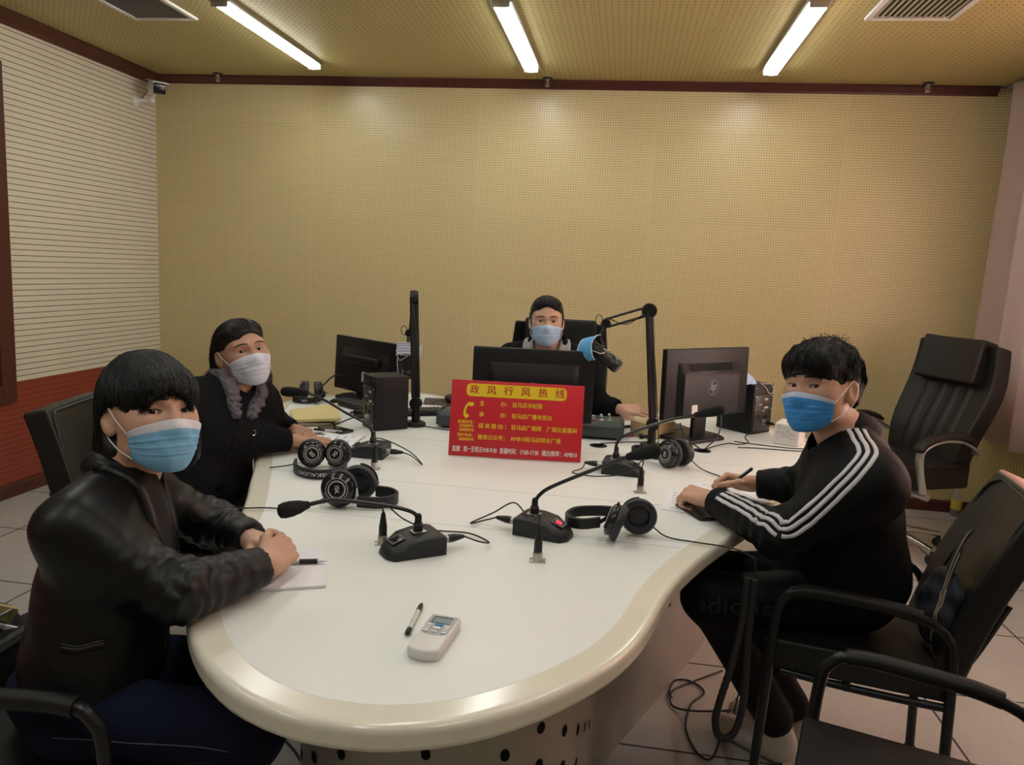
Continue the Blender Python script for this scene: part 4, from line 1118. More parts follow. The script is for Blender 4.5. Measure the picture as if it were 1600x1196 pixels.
quad_sheet('document_folder', 'black document folder behind the tan cardboard box', 'folder', [(3.56, -1.66), (3.62, -1.80), (3.83, -1.66), (3.74, -1.52)], .006, mat('folder_black', (.03, .03, .035), .5))
t = thing('car_key', 'small black key fob lying by the hand of the woman behind the monitor', 'key', (3.625, -1.50, ZT), .6)
b = MB(); b.ell((0, 0, .009), (.022, .036, .009)); part(t, 'fob', b, m_black_plastic)
t = thing('marker_pen', 'dark marker pen lying beside the mixing console', 'pen', (3.55, -1.72, ZT + .007), -.9)
b = MB(); b.lathe([(0, 0), (.007, 0), (.007, .09), (0, .09)], M=RX(PI / 2), seg=12); part(t, 'barrel', b, m_black_plastic)
b = MB(); b.lathe([(0, .0905), (.0075, .0905), (.0075, .13), (0, .132)], M=RX(PI / 2), seg=12); part(t, 'cap', b, mat('grey_cap', (.2, .2, .21), .4))
t = thing('usb_stick', 'pink usb stick at the right end of the mixing console', 'usb stick', (3.535, -1.93, ZT), .5)
b = MB(); b.box((0, 0, .006), (.045, .016, .010), .003); part(t, 'body', b, mat('magenta_plastic', (.35, .03, .12), .4))
b = MB(); b.box((.029, 0, .006), (.013, .012, .005)); part(t, 'connector', b, m_alu)

# ------------------------------------------------------------------ loose cables on the table
def cable(label, pts, r=.0028, name='cable', m=None, sl=10):
    mb = MB(); mb.tube(catmull(pts, sl), r, 7)
    c = Vector(pts[0]); mb.v = [tuple(Vector(p) - c) for p in mb.v]
    o = mb.build(name, m or m_black_matte, loc=tuple(c)); tag(o, label, 'cable', 'loose black cables'); return o
zc = ZT + .008
cable('black cable from the right monitor down to the round cable hole', [(3.905, -1.955, .92), (3.915, -1.995, .86), (3.90, -2.03, .80), (3.86, -2.08, zc + .01), (3.842, -2.100, ZT + .006)], .003)
cable('cable with a white collar running from the right monitor stand to the cable hole', [(3.735, -2.09, .86), (3.745, -2.10, .83), (3.775, -2.11, .79), (3.81, -2.115, zc + .01), (3.828, -2.106, ZT + .006)], .003)
cable('thin black cable wandering from the cable hole to the right speaker', [(3.85, -2.10, zc), (3.90, -2.02, zc), (3.96, -1.95, zc), (4.0, -1.955, zc), (4.05, -1.90, zc), (4.05, -1.82, zc + .01), (4.11, -1.74, zc + .03)])
cable('long thin cable crossing the right end of the table, the upper of two', [(3.99, -1.90, zc), (4.10, -1.93, zc), (4.22, -1.95, zc), (4.335, -1.945, zc), (4.40, -1.94, .735), (4.41, -1.94, .5)], .0025)
cable('long thin cable crossing the right end of the table, the lower of two', [(3.99, -2.02, zc), (4.06, -2.005, zc), (4.2, -2.0, zc), (4.33, -2.0, zc), (4.375, -2.0, .735), (4.385, -2.0, .5)], .0025)
cable('black cable behind the left speaker by the envelope', [(2.36, -2.20, .80), (2.30, -2.26, .775), (2.27, -2.22, zc), (2.23, -2.12, zc), (2.20, -2.02, zc)], .003)
cable('thin black cable running from the foot of the tall boom arm behind the red sign', [(2.64, -2.10, zc), (2.72, -2.13, zc), (2.80, -2.14, zc), (2.95, -2.13, zc)], .0025)
cable('black power cable plugged into the back of the left monitor', [(2.05, -1.535, .87), (2.02, -1.60, .875), (1.99, -1.67, .83), (1.985, -1.72, .79), (2.0, -1.78, zc)], .0045)
cable('black cable beside the foot of the right boom arm', [(3.60, -2.06, zc), (3.52, -2.09, zc), (3.46, -2.13, zc), (3.415, -2.155, zc), (3.404, -2.166, ZT + .006)], .0025)
t = thing('power_adapter', 'black power adapter lying between the envelope and the left speaker', 'power adapter', (2.325, -1.975, ZT), -.3)
b = MB(); b.box((0, 0, .016), (.11, .055, .032), .008, 3); part(t, 'brick', b, m_black_plastic)
b = MB(); b.tube(catmull([(-.055, 0, .016), (-.09, .01, .006), (-.12, .05, .003), (-.08, .09, .003)], 6), .003, 6); part(t, 'cable', b, m_black_matte)
# ------------------------------------------------------------------ chairs
m_leather = mat('black_leather', (.0095, .0092, .0092), .42, spec=.35, bump=.25, bscale=260)
m_leather_dusty = mat('worn_leather', (.085, .066, .055), .5, noise=.25, nscale=14, bump=.2, bscale=200)
m_tube_black = mat('black_tube', (.008, .008, .009), .32, spec=.4)
m_arm_pad = mat('arm_pad', (.011, .010, .010), .5, spec=.3)
m_wear = mat('worn_pink_cover', (.40, .20, .15), .55, noise=.2, nscale=16)

def cushion(w, d, h, bev, seg=5, puff=.0):
    b = bmesh.new(); bmesh.ops.create_cube(b, size=1); bmesh.ops.scale(b, vec=(w, d, h), verts=b.verts)
    bmesh.ops.subdivide_edges(b, edges=list(b.edges), cuts=7, use_grid_fill=True)
    bmesh.ops.bevel(b, geom=[e for e in b.edges if len(e.link_faces) == 2 and e.calc_face_angle() > .5], offset=bev, segments=seg, profile=.5, affect='EDGES', clamp_overlap=True)
    return b
def guest_chair(label, x, y, ang, back_mats=None, back_lean=.30, back_h=.56, group='black tubular armchairs round the table'):
    """faces local +X; origin on the floor under the seat"""
    t = thing('conference_chair', label, 'chair', (x, y, 0), ang, group)
    W = .23; R = .0135
    for s in (-1, 1):
        fr = MB()
        p = catmull([(.235, s * W, .012), (.225, s * W, .30), (.215, s * W, .56), (.195, s * W, .625), (.14, s * W, .650), (-.06, s * W, .640), (-.16, s * W, .620), (-.205, s * W, .575), (-.215, s * W, .50), (-.225, s * W, .25), (-.235, s * W, .012)], 7)
        fr.tube(p, R, 12); part(t, 'side_frame', fr, m_tube_black)
        pd = MB(); pd.tube(catmull([(.165, s * W, .648), (.10, s * W, .652), (-.06, s * W, .645), (-.13, s * W, .634)], 6), .0185, 12); part(t, 'arm_pad', pd, m_arm_pad)
        for xx in (.235, -.235):
            f = MB(); f.lathe([(0, 0.001), (.017, 0.001), (.017, .022), (.0145, .026), (0, .026)], M=T(xx, s * W, 0), seg=14); part(t, 'foot_cap', f, m_black_matte)
    cr = MB()
    cr.tube([(.02, -W + .02, .395), (.02, W - .02, .395)], R * .9, 10)
    cr.tube(catmull([(.19, -W + .02, .405), (.0, -W + .03, .39), (-.19, -W + .01, .40), (-.222, -W, .41)], 5), R * .8, 10); cr.tube(catmull([(.19, W - .02, .405), (.0, W - .03, .39), (-.19, W - .01, .40), (-.222, W, .41)], 5), R * .8, 10)
    cr.tube([(-.222, -W, .41), (-.222, W, .41)], R * .8, 10)
    part(t, 'seat_rail', cr, m_tube_black)
    st = MB(); st.bm(cushion(.46, .43, .085, .036), T(0.01, 0, .452)); se = part(t, 'seat', st, m_leather)
    pp = MB(); pp.tube([(0.01 + a, b, .490) for a, b in rrect(.445, .415, .05, 6)], .004, 6, closed=True); part(se, 'piping', pp, m_leather)
    Mb = T(-.205, 0, .47) @ RY(-back_lean)
    HB = back_h
    b = cushion(.075, .44, HB, .034, 6)
    for v in b.verts:
        u = (v.co.z + HB / 2) / HB; v.co.y *= 1 - .10 * max(0, u - .55) / .45; v.co.x += -.030 * (1 - (v.co.y / .22) ** 2) + .03 * math.sin(u * PI) * .6
    bk = MB(); bk.bm(b, Mb @ T(0, 0, HB / 2 + .005))
    bo = part(t, 'backrest', bk, m_leather)
    pp = MB(); pp.tube([Mb @ Vector((.036 - .030 * (1 - (a / .22) ** 2) + .018 * math.sin((bz + HB / 2) / HB * PI), a * (1 - .10 * max(0, (bz + HB / 2) / HB - .55) / .45), bz + HB / 2 + .005)) for a, bz in rrect(.40, HB - .03, .055, 6)], .0045, 6, closed=True); part(bo, 'piping', pp, m_leather)
    sm = MB(); sm.tube([Mb @ Vector((.034 - .030 * (1 - (a / .22) ** 2) + .018, a, HB * .54)) for a in [-.19 + .38 * k / 12 for k in range(13)]], .003, 6); part(bo, 'seam', sm, m_leather)
    for s in (-1, 1):
        br = MB(); br.tube(catmull([(-.10, s * .15, .40), (-.20, s * .15, .41), Mb @ Vector((-.045, s * .15, .05)), Mb @ Vector((-.05, s * .15, min(.24, HB * .6)))], 6), .011, 8); part(t, 'back_bracket', br, m_tube_black)
    return t
# the striped jacket man's chair, its backrest worn and dusty at the top
ch = guest_chair('black tubular armchair with a worn pinkish backrest top, under the striped jacket man', 4.19, -3.065, PI - .20, back_lean=.36, back_h=.50)
for o in ch.children:
    if o.name.startswith('backrest'):
        wr = MB(); Mb = T(-.205, 0, .47) @ RY(-.36)
        b = cushion(.080, .400, .16, .038, 6)
        for v in b.verts:
            v.co.x += -.030 * (1 - (v.co.y / .22) ** 2) - .006
        wr.bm(b, Mb @ T(0, 0, .432)); part(o, 'worn_cover', wr, m_wear, label='faded pinkish worn top cover')
guest_chair('black tubular armchair nearest the viewer at the lower right', 4.10, -3.875, PI - .30)
guest_chair('black tubular armchair the leather jacket woman sits on', 2.375, -3.925, .06, back_h=.12, back_lean=.10)
guest_chair('black padded tubular armchair of the older woman, its backrest showing left of the leather jacket', 2.00, -2.985, .22, back_lean=.24, back_h=.50)

def executive_chair(label, x, y, ang, top=1.19, lean=.20):
    """faces local +X"""
    t = thing('office_chair', label, 'office chair', (x, y, 0), ang, 'padded leather office chairs')
    hb = MB(); hb.lathe([(0, .05), (.030, .05), (.034, .075), (.028, .13), (.026, .22), (.018, .225), (.018, .40), (0, .40)], seg=18); part(t, 'gas_column', hb, m_chrome)
    for k in range(5):
        a = 2 * PI * k / 5 + .35; ca, sa = math.cos(a), math.sin(a)
        lg = MB(); lg.tube([(ca * .02, sa * .02, .105), (ca * .16, sa * .16, .098), (ca * .30, sa * .30, .078)], [.024, .020, .014], 10); part(t, 'leg', lg, m_chrome)
        cs = MB()
        for s in (-1, 1): cs.lathe([(0, -.009), (.022, -.009), (.026, -.005), (.026, .005), (.022, .009), (0, .009)], M=T(ca * .30 - sa * .014 * s, sa * .30 + ca * .014 * s, .027) @ RZ(a) @ RX(PI / 2), seg=16)
        cs.tube([(ca * .30, sa * .30, .03), (ca * .30, sa * .30, .07)], .010, 8)
        part(t, 'caster', cs, m_black_matte)
    b = cushion(.54, .52, .14, .058, 6)
    for v in b.verts: v.co.z += .012 * math.cos(v.co.x * 6) * math.cos(v.co.y * 6)
    st = MB(); st.bm(b, T(.02, 0, .47)); part(t, 'seat', st, m_leather)
    un = MB(); un.box((0, 0, .40), (.24, .20, .03), .008); un.tube([(.05, -.05, .395), (.05, -.25, .385)], .011, 10); un.tube([(.05, -.235, .385), (.05, -.285, .385)], .02, 12); part(t, 'tilt_mechanism', un, m_alu)
    H = top - .46
    Mb = T(-.235, 0, .46) @ RY(-lean)
    b = cushion(.115, .53, H / math.cos(lean), .050, 6)
    HH = H / math.cos(lean)
    for v in b.verts:
        u = v.co.z / HH + .5
        v.co.y *= .86 + .20 * math.sin(min(1, u * 1.05) * PI * .8)
        v.co.x += .045 * math.sin(u * PI * 2 + .3) * .6 + .03 * (v.co.y / .26) ** 2
    bk = MB(); bk.bm(b, Mb @ T(0, 0, HH / 2)); bo = part(t, 'backrest', bk, m_leather)
    hd = MB(); b = cushion(.115, .40, .25, .050, 6)
    for v in b.verts: v.co.x += .02 * (v.co.y / .2) ** 2
    hd.bm(b, Mb @ T(.050, 0, HH - .105)); part(t, 'headrest', hd, m_leather)
    for k in range(4):
        rb = MB(); yy = -.135 + .09 * k
        rb.tube(catmull([Mb @ Vector((.040 + .045 * math.sin(u * PI * 2 + .3) * .6 + .03 * (yy / .26) ** 2, yy, HH * u)) for u in (.08, .20, .32, .44, .56, .68)], 4), .034, 10, flat=(1.25, .75)); part(t, 'back_roll', rb, m_leather)
    for s in (-1, 1):
        c = [(.10, s * .30, .385), (.155, s * .315, .50), (.185, s * .325, .60), (.16, s * .325, .655), (.06, s * .325, .690), (-.08, s * .325, .685), (-.20, s * .315, .63), (-.245, s * .27, .60)]
        ab = MB(); ab.tube(catmull(c, 6), .015, 10, flat=(1.5, .7)); part(t, 'arm_bracket', ab, mat('silver_arm', (.52, .52, .52), .3, metal=.8))
        ap = MB(); ap.tube(catmull([(.205, s * .325, .635), (.165, s * .325, .675), (.06, s * .325, .712), (-.07, s * .325, .71), (-.17, s * .322, .675)], 6), [.012] + [.020] * 22 + [.016, .012], 10, flat=(1.7, .9)); part(t, 'arm_pad', ap, m_arm_pad)
        hub = MB(); hub.tube([(.10, s * .24, .385), (.10, s * .325, .385)], .020, 14); part(t, 'arm_bolt', hub, m_alu)
    return t
executive_chair('empty black leather office chair with silver arms by the curtain', 5.06, -.82, PI + .45, 1.165, .24)
executive_chair('black leather office chair behind the woman at the large monitor', 3.145, -1.22, -PI / 2 + .10, 1.17, .10)

# ------------------------------------------------------------------ bottle on the floor, cables under the table
t = thing('plastic_bottle', 'clear plastic bottle with a yellow label on the floor by the back wall', 'bottle', (5.73, -.07, 0.001))
m_pet, _nt, _b = new_mat('clear_plastic'); _b.inputs['Base Color'].default_value = (.9, .92, .9, 1); _b.inputs['Transmission Weight'].default_value = .85; _b.inputs['Roughness'].default_value = .08; _b.inputs['IOR'].default_value = 1.2
b = MB(); b.lathe([(0, 0), (.030, 0), (.033, .006), (.033, .12), (.030, .14), (.018, .175), (.0135, .185), (.0135, .195), (0, .195)], seg=24); part(t, 'bottle_body', b, m_pet)
b = MB(); b.lathe([(.0336, .045), (.0338, .045), (.0338, .105), (.0336, .105)], seg=24); part(t, 'paper_label', b, mat('yellow_label', (.55, .45, .08), .5, noise=.3, nscale=40))
b = MB(); b.lathe([(0, .1955), (.0155, .1955), (.0155, .212), (.014, .214), (0, .214)], seg=20); part(t, 'cap', b, m_white_plastic)

def free_tube(name, label, cat, pts, r, m, closed=False, ribs=False):
    P = catmull(pts, 12); c = Vector(pts[0])
    mb = MB(); rr = r
    if ribs: rr = [r * (1 + .06 * (1 if k % 2 else -1)) for k in range(len(P))]
    mb.tube([p - c for p in P], rr, 9); o = mb.build(name, m, loc=tuple(c)); return tag(o, label, cat)
free_tube('cable_duct', 'black corrugated cable loop hanging from the right edge of the table', 'cable', [(3.835, -3.335, .700), (3.832, -3.34, .60), (3.815, -3.345, .47), (3.792, -3.35, .36), (3.785, -3.352, .30), (3.800, -3.352, .258), (3.832, -3.35, .268), (3.850, -3.345, .33), (3.852, -3.342, .42), (3.848, -3.34, .55), (3.852, -3.338, .698)], .0098, m_black_matte, ribs=True)
zf = .006
free_tube('floor_cable', 'thin black cable curling over the floor tiles beneath the hanging cable loop', 'cable', [(3.73, -2.75, zf), (3.722, -2.72, zf), (3.75, -2.632, zf), (3.808, -2.627, zf), (3.847, -2.691, zf), (3.79, -2.80, zf + .008), (3.765, -2.93, zf), (3.79, -3.05, zf), (3.83, -3.07, zf), (3.87, -2.96, zf), (3.91, -2.82, zf + .006), (3.96, -2.70, zf)], .0035, m_black_matte)
free_tube('floor_cable', 'thin black cable stretched across the floor behind the hanging cable loop', 'cable', [(3.93, -2.52, zf), (3.81, -2.636, zf + .004), (3.735, -2.72, zf + .008), (3.728, -2.80, zf), (3.79, -2.835, zf + .010), (3.90, -2.80, zf + .004), (3.98, -2.76, zf)], .0035, m_black_matte)
free_tube('floor_cable', 'black cable on the floor left of the table pedestal', 'cable', [(2.45, -3.2, zf), (2.60, -3.32, zf), (2.70, -3.45, zf)], .004, m_black_matte)
# ------------------------------------------------------------------ smooth bodies: distance fields meshed with surface nets
def npv(v): return np.array(v, float)
def s_ell(c, r, R=None, k=.02):
    c = npv(c); r = npv(r)
    def f(P):
        q = P - c
        if R is not None: q = q @ R
        a = np.sqrt(((q / r) ** 2).sum(1)); b = np.sqrt(((q / r ** 2) ** 2).sum(1))
        return np.where(b > 1e-9, a * (a - 1) / np.maximum(b, 1e-9), -r.min())
    return f, k
def s_cap(a, b, ra, rb, k=.02, sq=None):
    a = npv(a); b = npv(b); d = b - a; L2 = float(d @ d) + 1e-12
    def f(P):
        q = P - a
        t = np.clip(q @ d / L2, 0, 1)
        w = q - t[:, None] * d
        if sq is not None: w = w + (w @ npv(sq[0]))[:, None] * npv(sq[0]) * (sq[1] - 1)
        return np.sqrt((w ** 2).sum(1)) - (ra + (rb - ra) * t)
    return f, k
def smin(a, b, k):
    h = np.maximum(k - np.abs(a - b), 0) / k
    return np.minimum(a, b) - h * h * k * .25
def smax(a, b, k): return -smin(-a, -b, k)
def union(prims):
    def f(P):
        d = None
        for g, k in prims:
            e = g(P); d = e if d is None else smin(d, e, k)
        return d
    return f
def local(f, M):
    """evaluate f in the frame M (4x4 Matrix, rigid)"""
    A = np.array(M.inverted()); R = A[:3, :3]; t = A[:3, 3]
    return lambda P: f(P @ R.T + t)
_nr = np.random.default_rng(5)
def sine_noise(scale, n=7, seed=0, aniso=(1, 1, 1)):
    r = np.random.default_rng(seed); K = r.normal(size=(n, 3)); K /= np.linalg.norm(K, axis=1)[:, None]
    K *= (2 * np.pi / scale) * r.uniform(.6, 1.7, size=(n, 1)) * npv(aniso); ph = r.uniform(0, 6.28, n); w = r.uniform(.5, 1, n); w /= w.sum()
    return lambda P: (np.sin(P @ K.T + ph) * w).sum(1)

def surface_nets(f, lo, hi, h, margin=1.0):
    lo = npv(lo); hi = npv(hi); C = 4
    nc = np.ceil((hi - lo) / (h * C)).astype(int) + 1
    cx = [lo[i] + (np.arange(nc[i]) + .5) * h * C for i in range(3)]
    G = np.stack(np.meshgrid(*cx, indexing='ij'), -1).reshape(-1, 3)
    dc = f(G).reshape(nc)
    act = np.abs(dc) < h * C * (.95 + margin * .35)
    n = nc * C + 1
    D = np.full(n, 1.0, np.float32)
    D[:-1, :-1, :-1] = np.repeat(np.repeat(np.repeat(np.sign(dc).astype(np.float32), C, 0), C, 1), C, 2)
    M = np.zeros(n, bool)
    am = np.repeat(np.repeat(np.repeat(act, C, 0), C, 1), C, 2)
    for a in (0, 1):
        for b in (0, 1):
            for c in (0, 1): M[a:n[0] - 1 + a, b:n[1] - 1 + b, c:n[2] - 1 + c] |= am
    idx = np.argwhere(M)
    P = lo + idx * h
    out = np.empty(len(P))
    for s in range(0, len(P), 400000): out[s:s + 400000] = f(P[s:s + 400000])
    D[M] = out
    S = D < 0
    cs = S[:-1, :-1, :-1].astype(np.int8)
    tot = np.zeros(np.array(n) - 1, np.int8)
    for a in (0, 1):
        for b in (0, 1):
            for c in (0, 1): tot += S[a:n[0] - 1 + a, b:n[1] - 1 + b, c:n[2] - 1 + c]
    cell = (tot > 0) & (tot < 8)
    ci = np.argwhere(cell)
    vid = np.full(cell.shape, -1, np.int64); vid[cell] = np.arange(len(ci))
    acc = np.zeros((len(ci), 3)); cnt = np.zeros(len(ci))
    corners = [(a, b, c) for a in (0, 1) for b in (0, 1) for c in (0, 1)]
    vals = {k: D[ci[:, 0] + k[0], ci[:, 1] + k[1], ci[:, 2] + k[2]].astype(float) for k in corners}
    for a in corners:
        for ax in range(3):
            if a[ax] == 0:
                b = list(a); b[ax] = 1; b = tuple(b)
                va, vb = vals[a], vals[b]; cr = (va < 0) != (vb < 0)
                t = np.where(cr, va / np.where(cr, va - vb, 1), 0)
                p = np.tile(npv(a), (len(ci), 1)); p[:, ax] = t
                acc[cr] += p[cr]; cnt[cr] += 1
    V = lo + (ci + acc / np.maximum(cnt, 1)[:, None]) * h
    F = []
    for ax in range(3):
        o1, o2 = [(1, 2), (2, 0), (0, 1)][ax]
        sl0 = [slice(0, n[i] - 1) if i == ax else slice(1, n[i] - 1) for i in range(3)]
        sl1 = [slice(1, n[i]) if i == ax else slice(1, n[i] - 1) for i in range(3)]
        A = S[tuple(sl0)]; B = S[tuple(sl1)]
        e = np.argwhere(A != B)
        if len(e) == 0: continue
        base = e.copy(); base[:, o1] += 1; base[:, o2] += 1
        fl = A[e[:, 0], e[:, 1], e[:, 2]]
        def cv(d1, d2):
            q = base.copy(); q[:, o1] -= d1; q[:, o2] -= d2
            return vid[q[:, 0], q[:, 1], q[:, 2]]
        q = np.stack([cv(1, 1), cv(0, 1), cv(0, 0), cv(1, 0)], 1)
        q[~fl] = q[~fl][:, ::-1]
        F.append(q[(q >= 0).all(1)])
    F = np.concatenate(F) if F else np.zeros((0, 4), int)
    return V, F

def np_obj(name, pieces, mats, parent=None, mi=None):
    """pieces = [(V, F)] joined into ONE mesh object"""
    Vs = []; Fs = []; o = 0
    for V, F in pieces:
        Vs.append(np.asarray(V, float)); Fs.append(np.asarray(F) + o); o += len(V)
    V = np.concatenate(Vs)
    if parent is not None:
        A = np.array(WM[parent.name].inverted()); V = V @ A[:3, :3].T + A[:3, 3]
    me = bpy.data.meshes.new(name)
    nf = sum(len(F) for F in Fs)
    me.vertices.add(len(V)); me.vertices.foreach_set('co', V.astype(np.float32).ravel())
    sizes = np.concatenate([np.full(len(F), F.shape[1]) for F in Fs]); loops = np.concatenate([F.ravel() for F in Fs])
    me.loops.add(len(loops)); me.loops.foreach_set('vertex_index', loops.astype(np.int32))
    me.polygons.add(nf); st = np.concatenate([[0], np.cumsum(sizes)[:-1]])
    me.polygons.foreach_set('loop_start', st.astype(np.int32)); me.polygons.foreach_set('loop_total', sizes.astype(np.int32))
    if not isinstance(mats, (list, tuple)): mats = [mats]
    for m in mats: me.materials.append(m)
    if mi is not None: me.polygons.foreach_set('material_index', np.asarray(mi, np.int32))
    me.update(calc_edges=True); me.validate()
    me.polygons.foreach_set('use_smooth', [True] * len(me.polygons))
    ob = bpy.data.objects.new(name, me); COL.objects.link(ob)
    if parent is not None: ob.parent = parent
    WM[ob.name] = WM[parent.name] if parent is not None else Matrix.Identity(4)
    return ob
def grad(f, P, e=5e-4):
    g = np.stack([(f(P + npv(d) * e) - f(P - npv(d) * e)) for d in ((1, 0, 0), (0, 1, 0), (0, 0, 1))], 1)
    return g / np.maximum(np.linalg.norm(g, axis=1), 1e-9)[:, None]
def march(f, O, Dv, tmax, off=0.0, n=60):
    """from outside points O along Dv until the surface"""
    t = np.zeros(len(O))
    for _ in range(n): t = np.clip(t + (f(O + Dv * t[:, None]) - off) * .8, 0, tmax)
    return O + Dv * t[:, None]
def tubes_np(paths, radii, seg=3):
    """many polylines at once: paths (N, L, 3), radii (L,) or (N, L)"""
    N, L, _ = paths.shape; radii = np.broadcast_to(radii, (N, L))
    tg = np.gradient(paths, axis=1); tg /= np.maximum(np.linalg.norm(tg, axis=2), 1e-9)[..., None]
    ref = np.where(np.abs(tg[..., 2:3]) < .9, npv((0, 0, 1)), npv((1, 0, 0)))
    n1 = np.cross(tg, ref); n1 /= np.maximum(np.linalg.norm(n1, axis=2), 1e-9)[..., None]; n2 = np.cross(tg, n1)
    a = np.arange(seg) * 2 * np.pi / seg
    V = paths[:, :, None, :] + (n1[:, :, None, :] * np.cos(a)[None, None, :, None] + n2[:, :, None, :] * np.sin(a)[None, None, :, None]) * radii[:, :, None, None]
    base = (np.arange(N)[:, None, None] * L + np.arange(L - 1)[None, :, None]) * seg
    k = np.arange(seg)[None, None, :]; k2 = (k + 1) % seg
    F = np.stack([base + k, base + k2, base + seg + k2, base + seg + k], -1).reshape(-1, 4)
    return V.reshape(-1, 3), F

CAMP = Vector((3.4669672, -5.26548205, 1.45583417))
def head_matrix(c, yaw, pitch, roll):
    """+Y of the head looks at the viewer's position, then turned by yaw (to the viewer's right), pitched up, rolled clockwise as seen"""
    c = Vector(c); d = (CAMP - c).normalized(); x = Vector((0, 0, 1)).cross(d) * -1; x = d.cross(Vector((0, 0, 1))).normalized(); z = x.cross(d)
    B = Matrix(((x.x, d.x, z.x), (x.y, d.y, z.y), (x.z, d.z, z.z))).to_4x4()
    return T(*c) @ B @ RY(roll) @ RZ(yaw) @ RX(pitch)

# ---- head
def head_prims(male=False, ears=True):
    w = 1.04 if male else 1.0
    p = [s_ell((0, -.012, .030), (.0745 * w, .093, .088), k=.04), s_ell((0, .022, -.045), (.059 * w, .066, .072), k=.05), s_ell((0, .035, .012), (.061 * w, .058, .075), k=.04)]
    for s in (-1, 1):
        p.append(s_ell((s * .041, .054, -.022), (.026, .028, .024), k=.025))
        p.append(s_cap((s * .046, .075, .024), (s * .014, .090, .021), .008, .008, k=.018))
        p.append(s_ell((s * .050 * w, .012, -.070), (.016, .03, .022), k=.03))
    p.append(s_ell((0, .070, -.097), (.022 * w, .020, .018), k=.028))
    p.append(s_cap((0, .087, .010), (0, .108, -.032), .0075, .0115, k=.014))
    for s in (-1, 1): p.append(s_ell((s * .0115, .099, -.037), (.0085, .010, .0075), k=.008))
    p.append(s_ell((0, .090, -.062), (.020, .007, .0045), k=.006)); p.append(s_ell((0, .088, -.071), (.018, .008, .0055), k=.006))
    base = union(p)
    sock = [s_ell((s * .0325, .104, .004), (.021, .016, .0115)) for s in (-1, 1)]
    lid = [s_ell((s * .0325, .0765, .0025), (.0165, .0125, .0120)) for s in (-1, 1)]
    def slit(s):
        ca, sa = math.cos(.10 * s), math.sin(.10 * s)
        return s_ell((s * .0325, .0900, .0018), (.0140, .011, .0045), R=np.array(((ca, 0, -sa), (0, 1, 0), (sa, 0, ca))))
    sl = [slit(s) for s in (-1, 1)]
    er = []
    if ears:
        for s in (-1, 1):
            a = .25 * s; R = np.array(((math.cos(a), -math.sin(a), 0), (math.sin(a), math.cos(a), 0), (0, 0, 1)))
            er.append((s_ell((s * .0815 * w, -.010, -.006), (.0085, .0190, .032), R), s_ell((s * .0910 * w, -.002, -.001), (.0100, .0125, .0215), R), s_ell((s * .0785 * w, -.004, -.030), (.0065, .010, .010), R)))
    def f(P):
        d = base(P)
        for g, k in sock: d = smax(d, -g(P), .014)
        for g, k in lid: d = smin(d, g(P), .005)
        for g, k in sl: d = smax(d, -g(P), .0018)
        for a, b, c in er:
            e = smin(a[0](P), c[0](P), .008); e = smax(e, -b[0](P), .003); d = smin(d, e, .004)
        return d
    return f, base
EYE = [(-.0325, .0765, .002), (.0325, .0765, .002)]

m_skin = mat('skin', (.50, .285, .195), .48, noise=.08, nscale=30)
m_skin2 = mat('skin_tan', (.42, .225, .145), .48, noise=.08, nscale=30)
m_skin3 = mat('skin_fair', (.56, .33, .235), .48, noise=.07, nscale=30)
for _m in (m_skin, m_skin2, m_skin3):
    _b = _m.node_tree.nodes['Principled BSDF']; _b.inputs['Subsurface Weight'].default_value = .06; _b.inputs['Subsurface Radius'].default_value = (.012, .005, .003); _b.inputs['Subsurface Scale'].default_value = .6
m_sclera = mat('eye_white', (.52, .47, .44), .25)
m_iris = mat('iris_brown', (.030, .014, .008), .12)
m_hair = mat('black_hair', (.0060, .0055, .0055), .48, spec=.35)
m_hair_b = mat('dark_brown_hair', (.011, .008, .0068), .48, spec=.35)
m_brow = mat('eyebrow_hair', (.022, .014, .011), .7)

def eyes_and_brows(root, H, f, gaze, brow_z=.0245, brow_t=.0028):
    A = np.array(H); toW = lambda P: np.asarray(P) @ A[:3, :3].T + A[:3, 3]
    g = H.to_3x3().inverted() @ Vector(gaze)
    for s, c in zip((-1, 1), EYE):
        d = (Vector(g)).normalized(); d = Vector((d.x * .8, d.y, d.z * .8)).normalized()
        M = H @ frame_to(c, Vector(c) + d)
        mb = MB(); R = .0118; prof = []
        an = [0, .10, .20, .34, .46, .52, .8, 1.2, 1.6, 2.2, PI]
        for i in range(len(an) - 1):
            seg = [(R * math.sin(an[i]), R * math.cos(an[i])), (R * math.sin(an[i + 1]), R * math.cos(an[i + 1]))]
            mb.lathe(seg, M=M, seg=20, mi=1 if an[i + 1] <= .52 else 0)
        # the lathe caps inside are hidden in the head
        part(root, 'eye', mb, [m_sclera, m_iris], world=True)
        xs = np.linspace(-.021, .020, 12); zz = brow_z + .0045 * (1 - ((xs + .003) / .022) ** 2) - .002
        O = np.stack([s * (.0335 + xs), np.full(12, .16), zz], 1); Pm = march(f, O, np.tile(npv((0, -1., 0)), (12, 1)), .2)
        b = MB(); b.tube([Vector(p) for p in toW(Pm)], [brow_t * (.45 + .55 * math.sin(PI * (k + .9) / 12.5)) for k in range(12)], 6); part(root, 'eyebrow', b, m_brow, world=True)
        u = np.linspace(-1, 1, 11); x = u * .0138; z = .0022 + .0042 * np.sqrt(np.maximum(0, 1 - u ** 2)) + s * u * .0014
        O = np.stack([s * .0325 + x, np.full(11, .16), z + .0006], 1); Pm = march(f, O, np.tile(npv((0, -1., 0)), (11, 1)), .2)
        l = MB(); l.tube([Vector(p) for p in toW(Pm)], [.0003, .0006, .0008, .0009, .0009, .0009, .0009, .0009, .0008, .0006, .0003], 5); part(root, 'eyelash', l, m_hair, world=True)

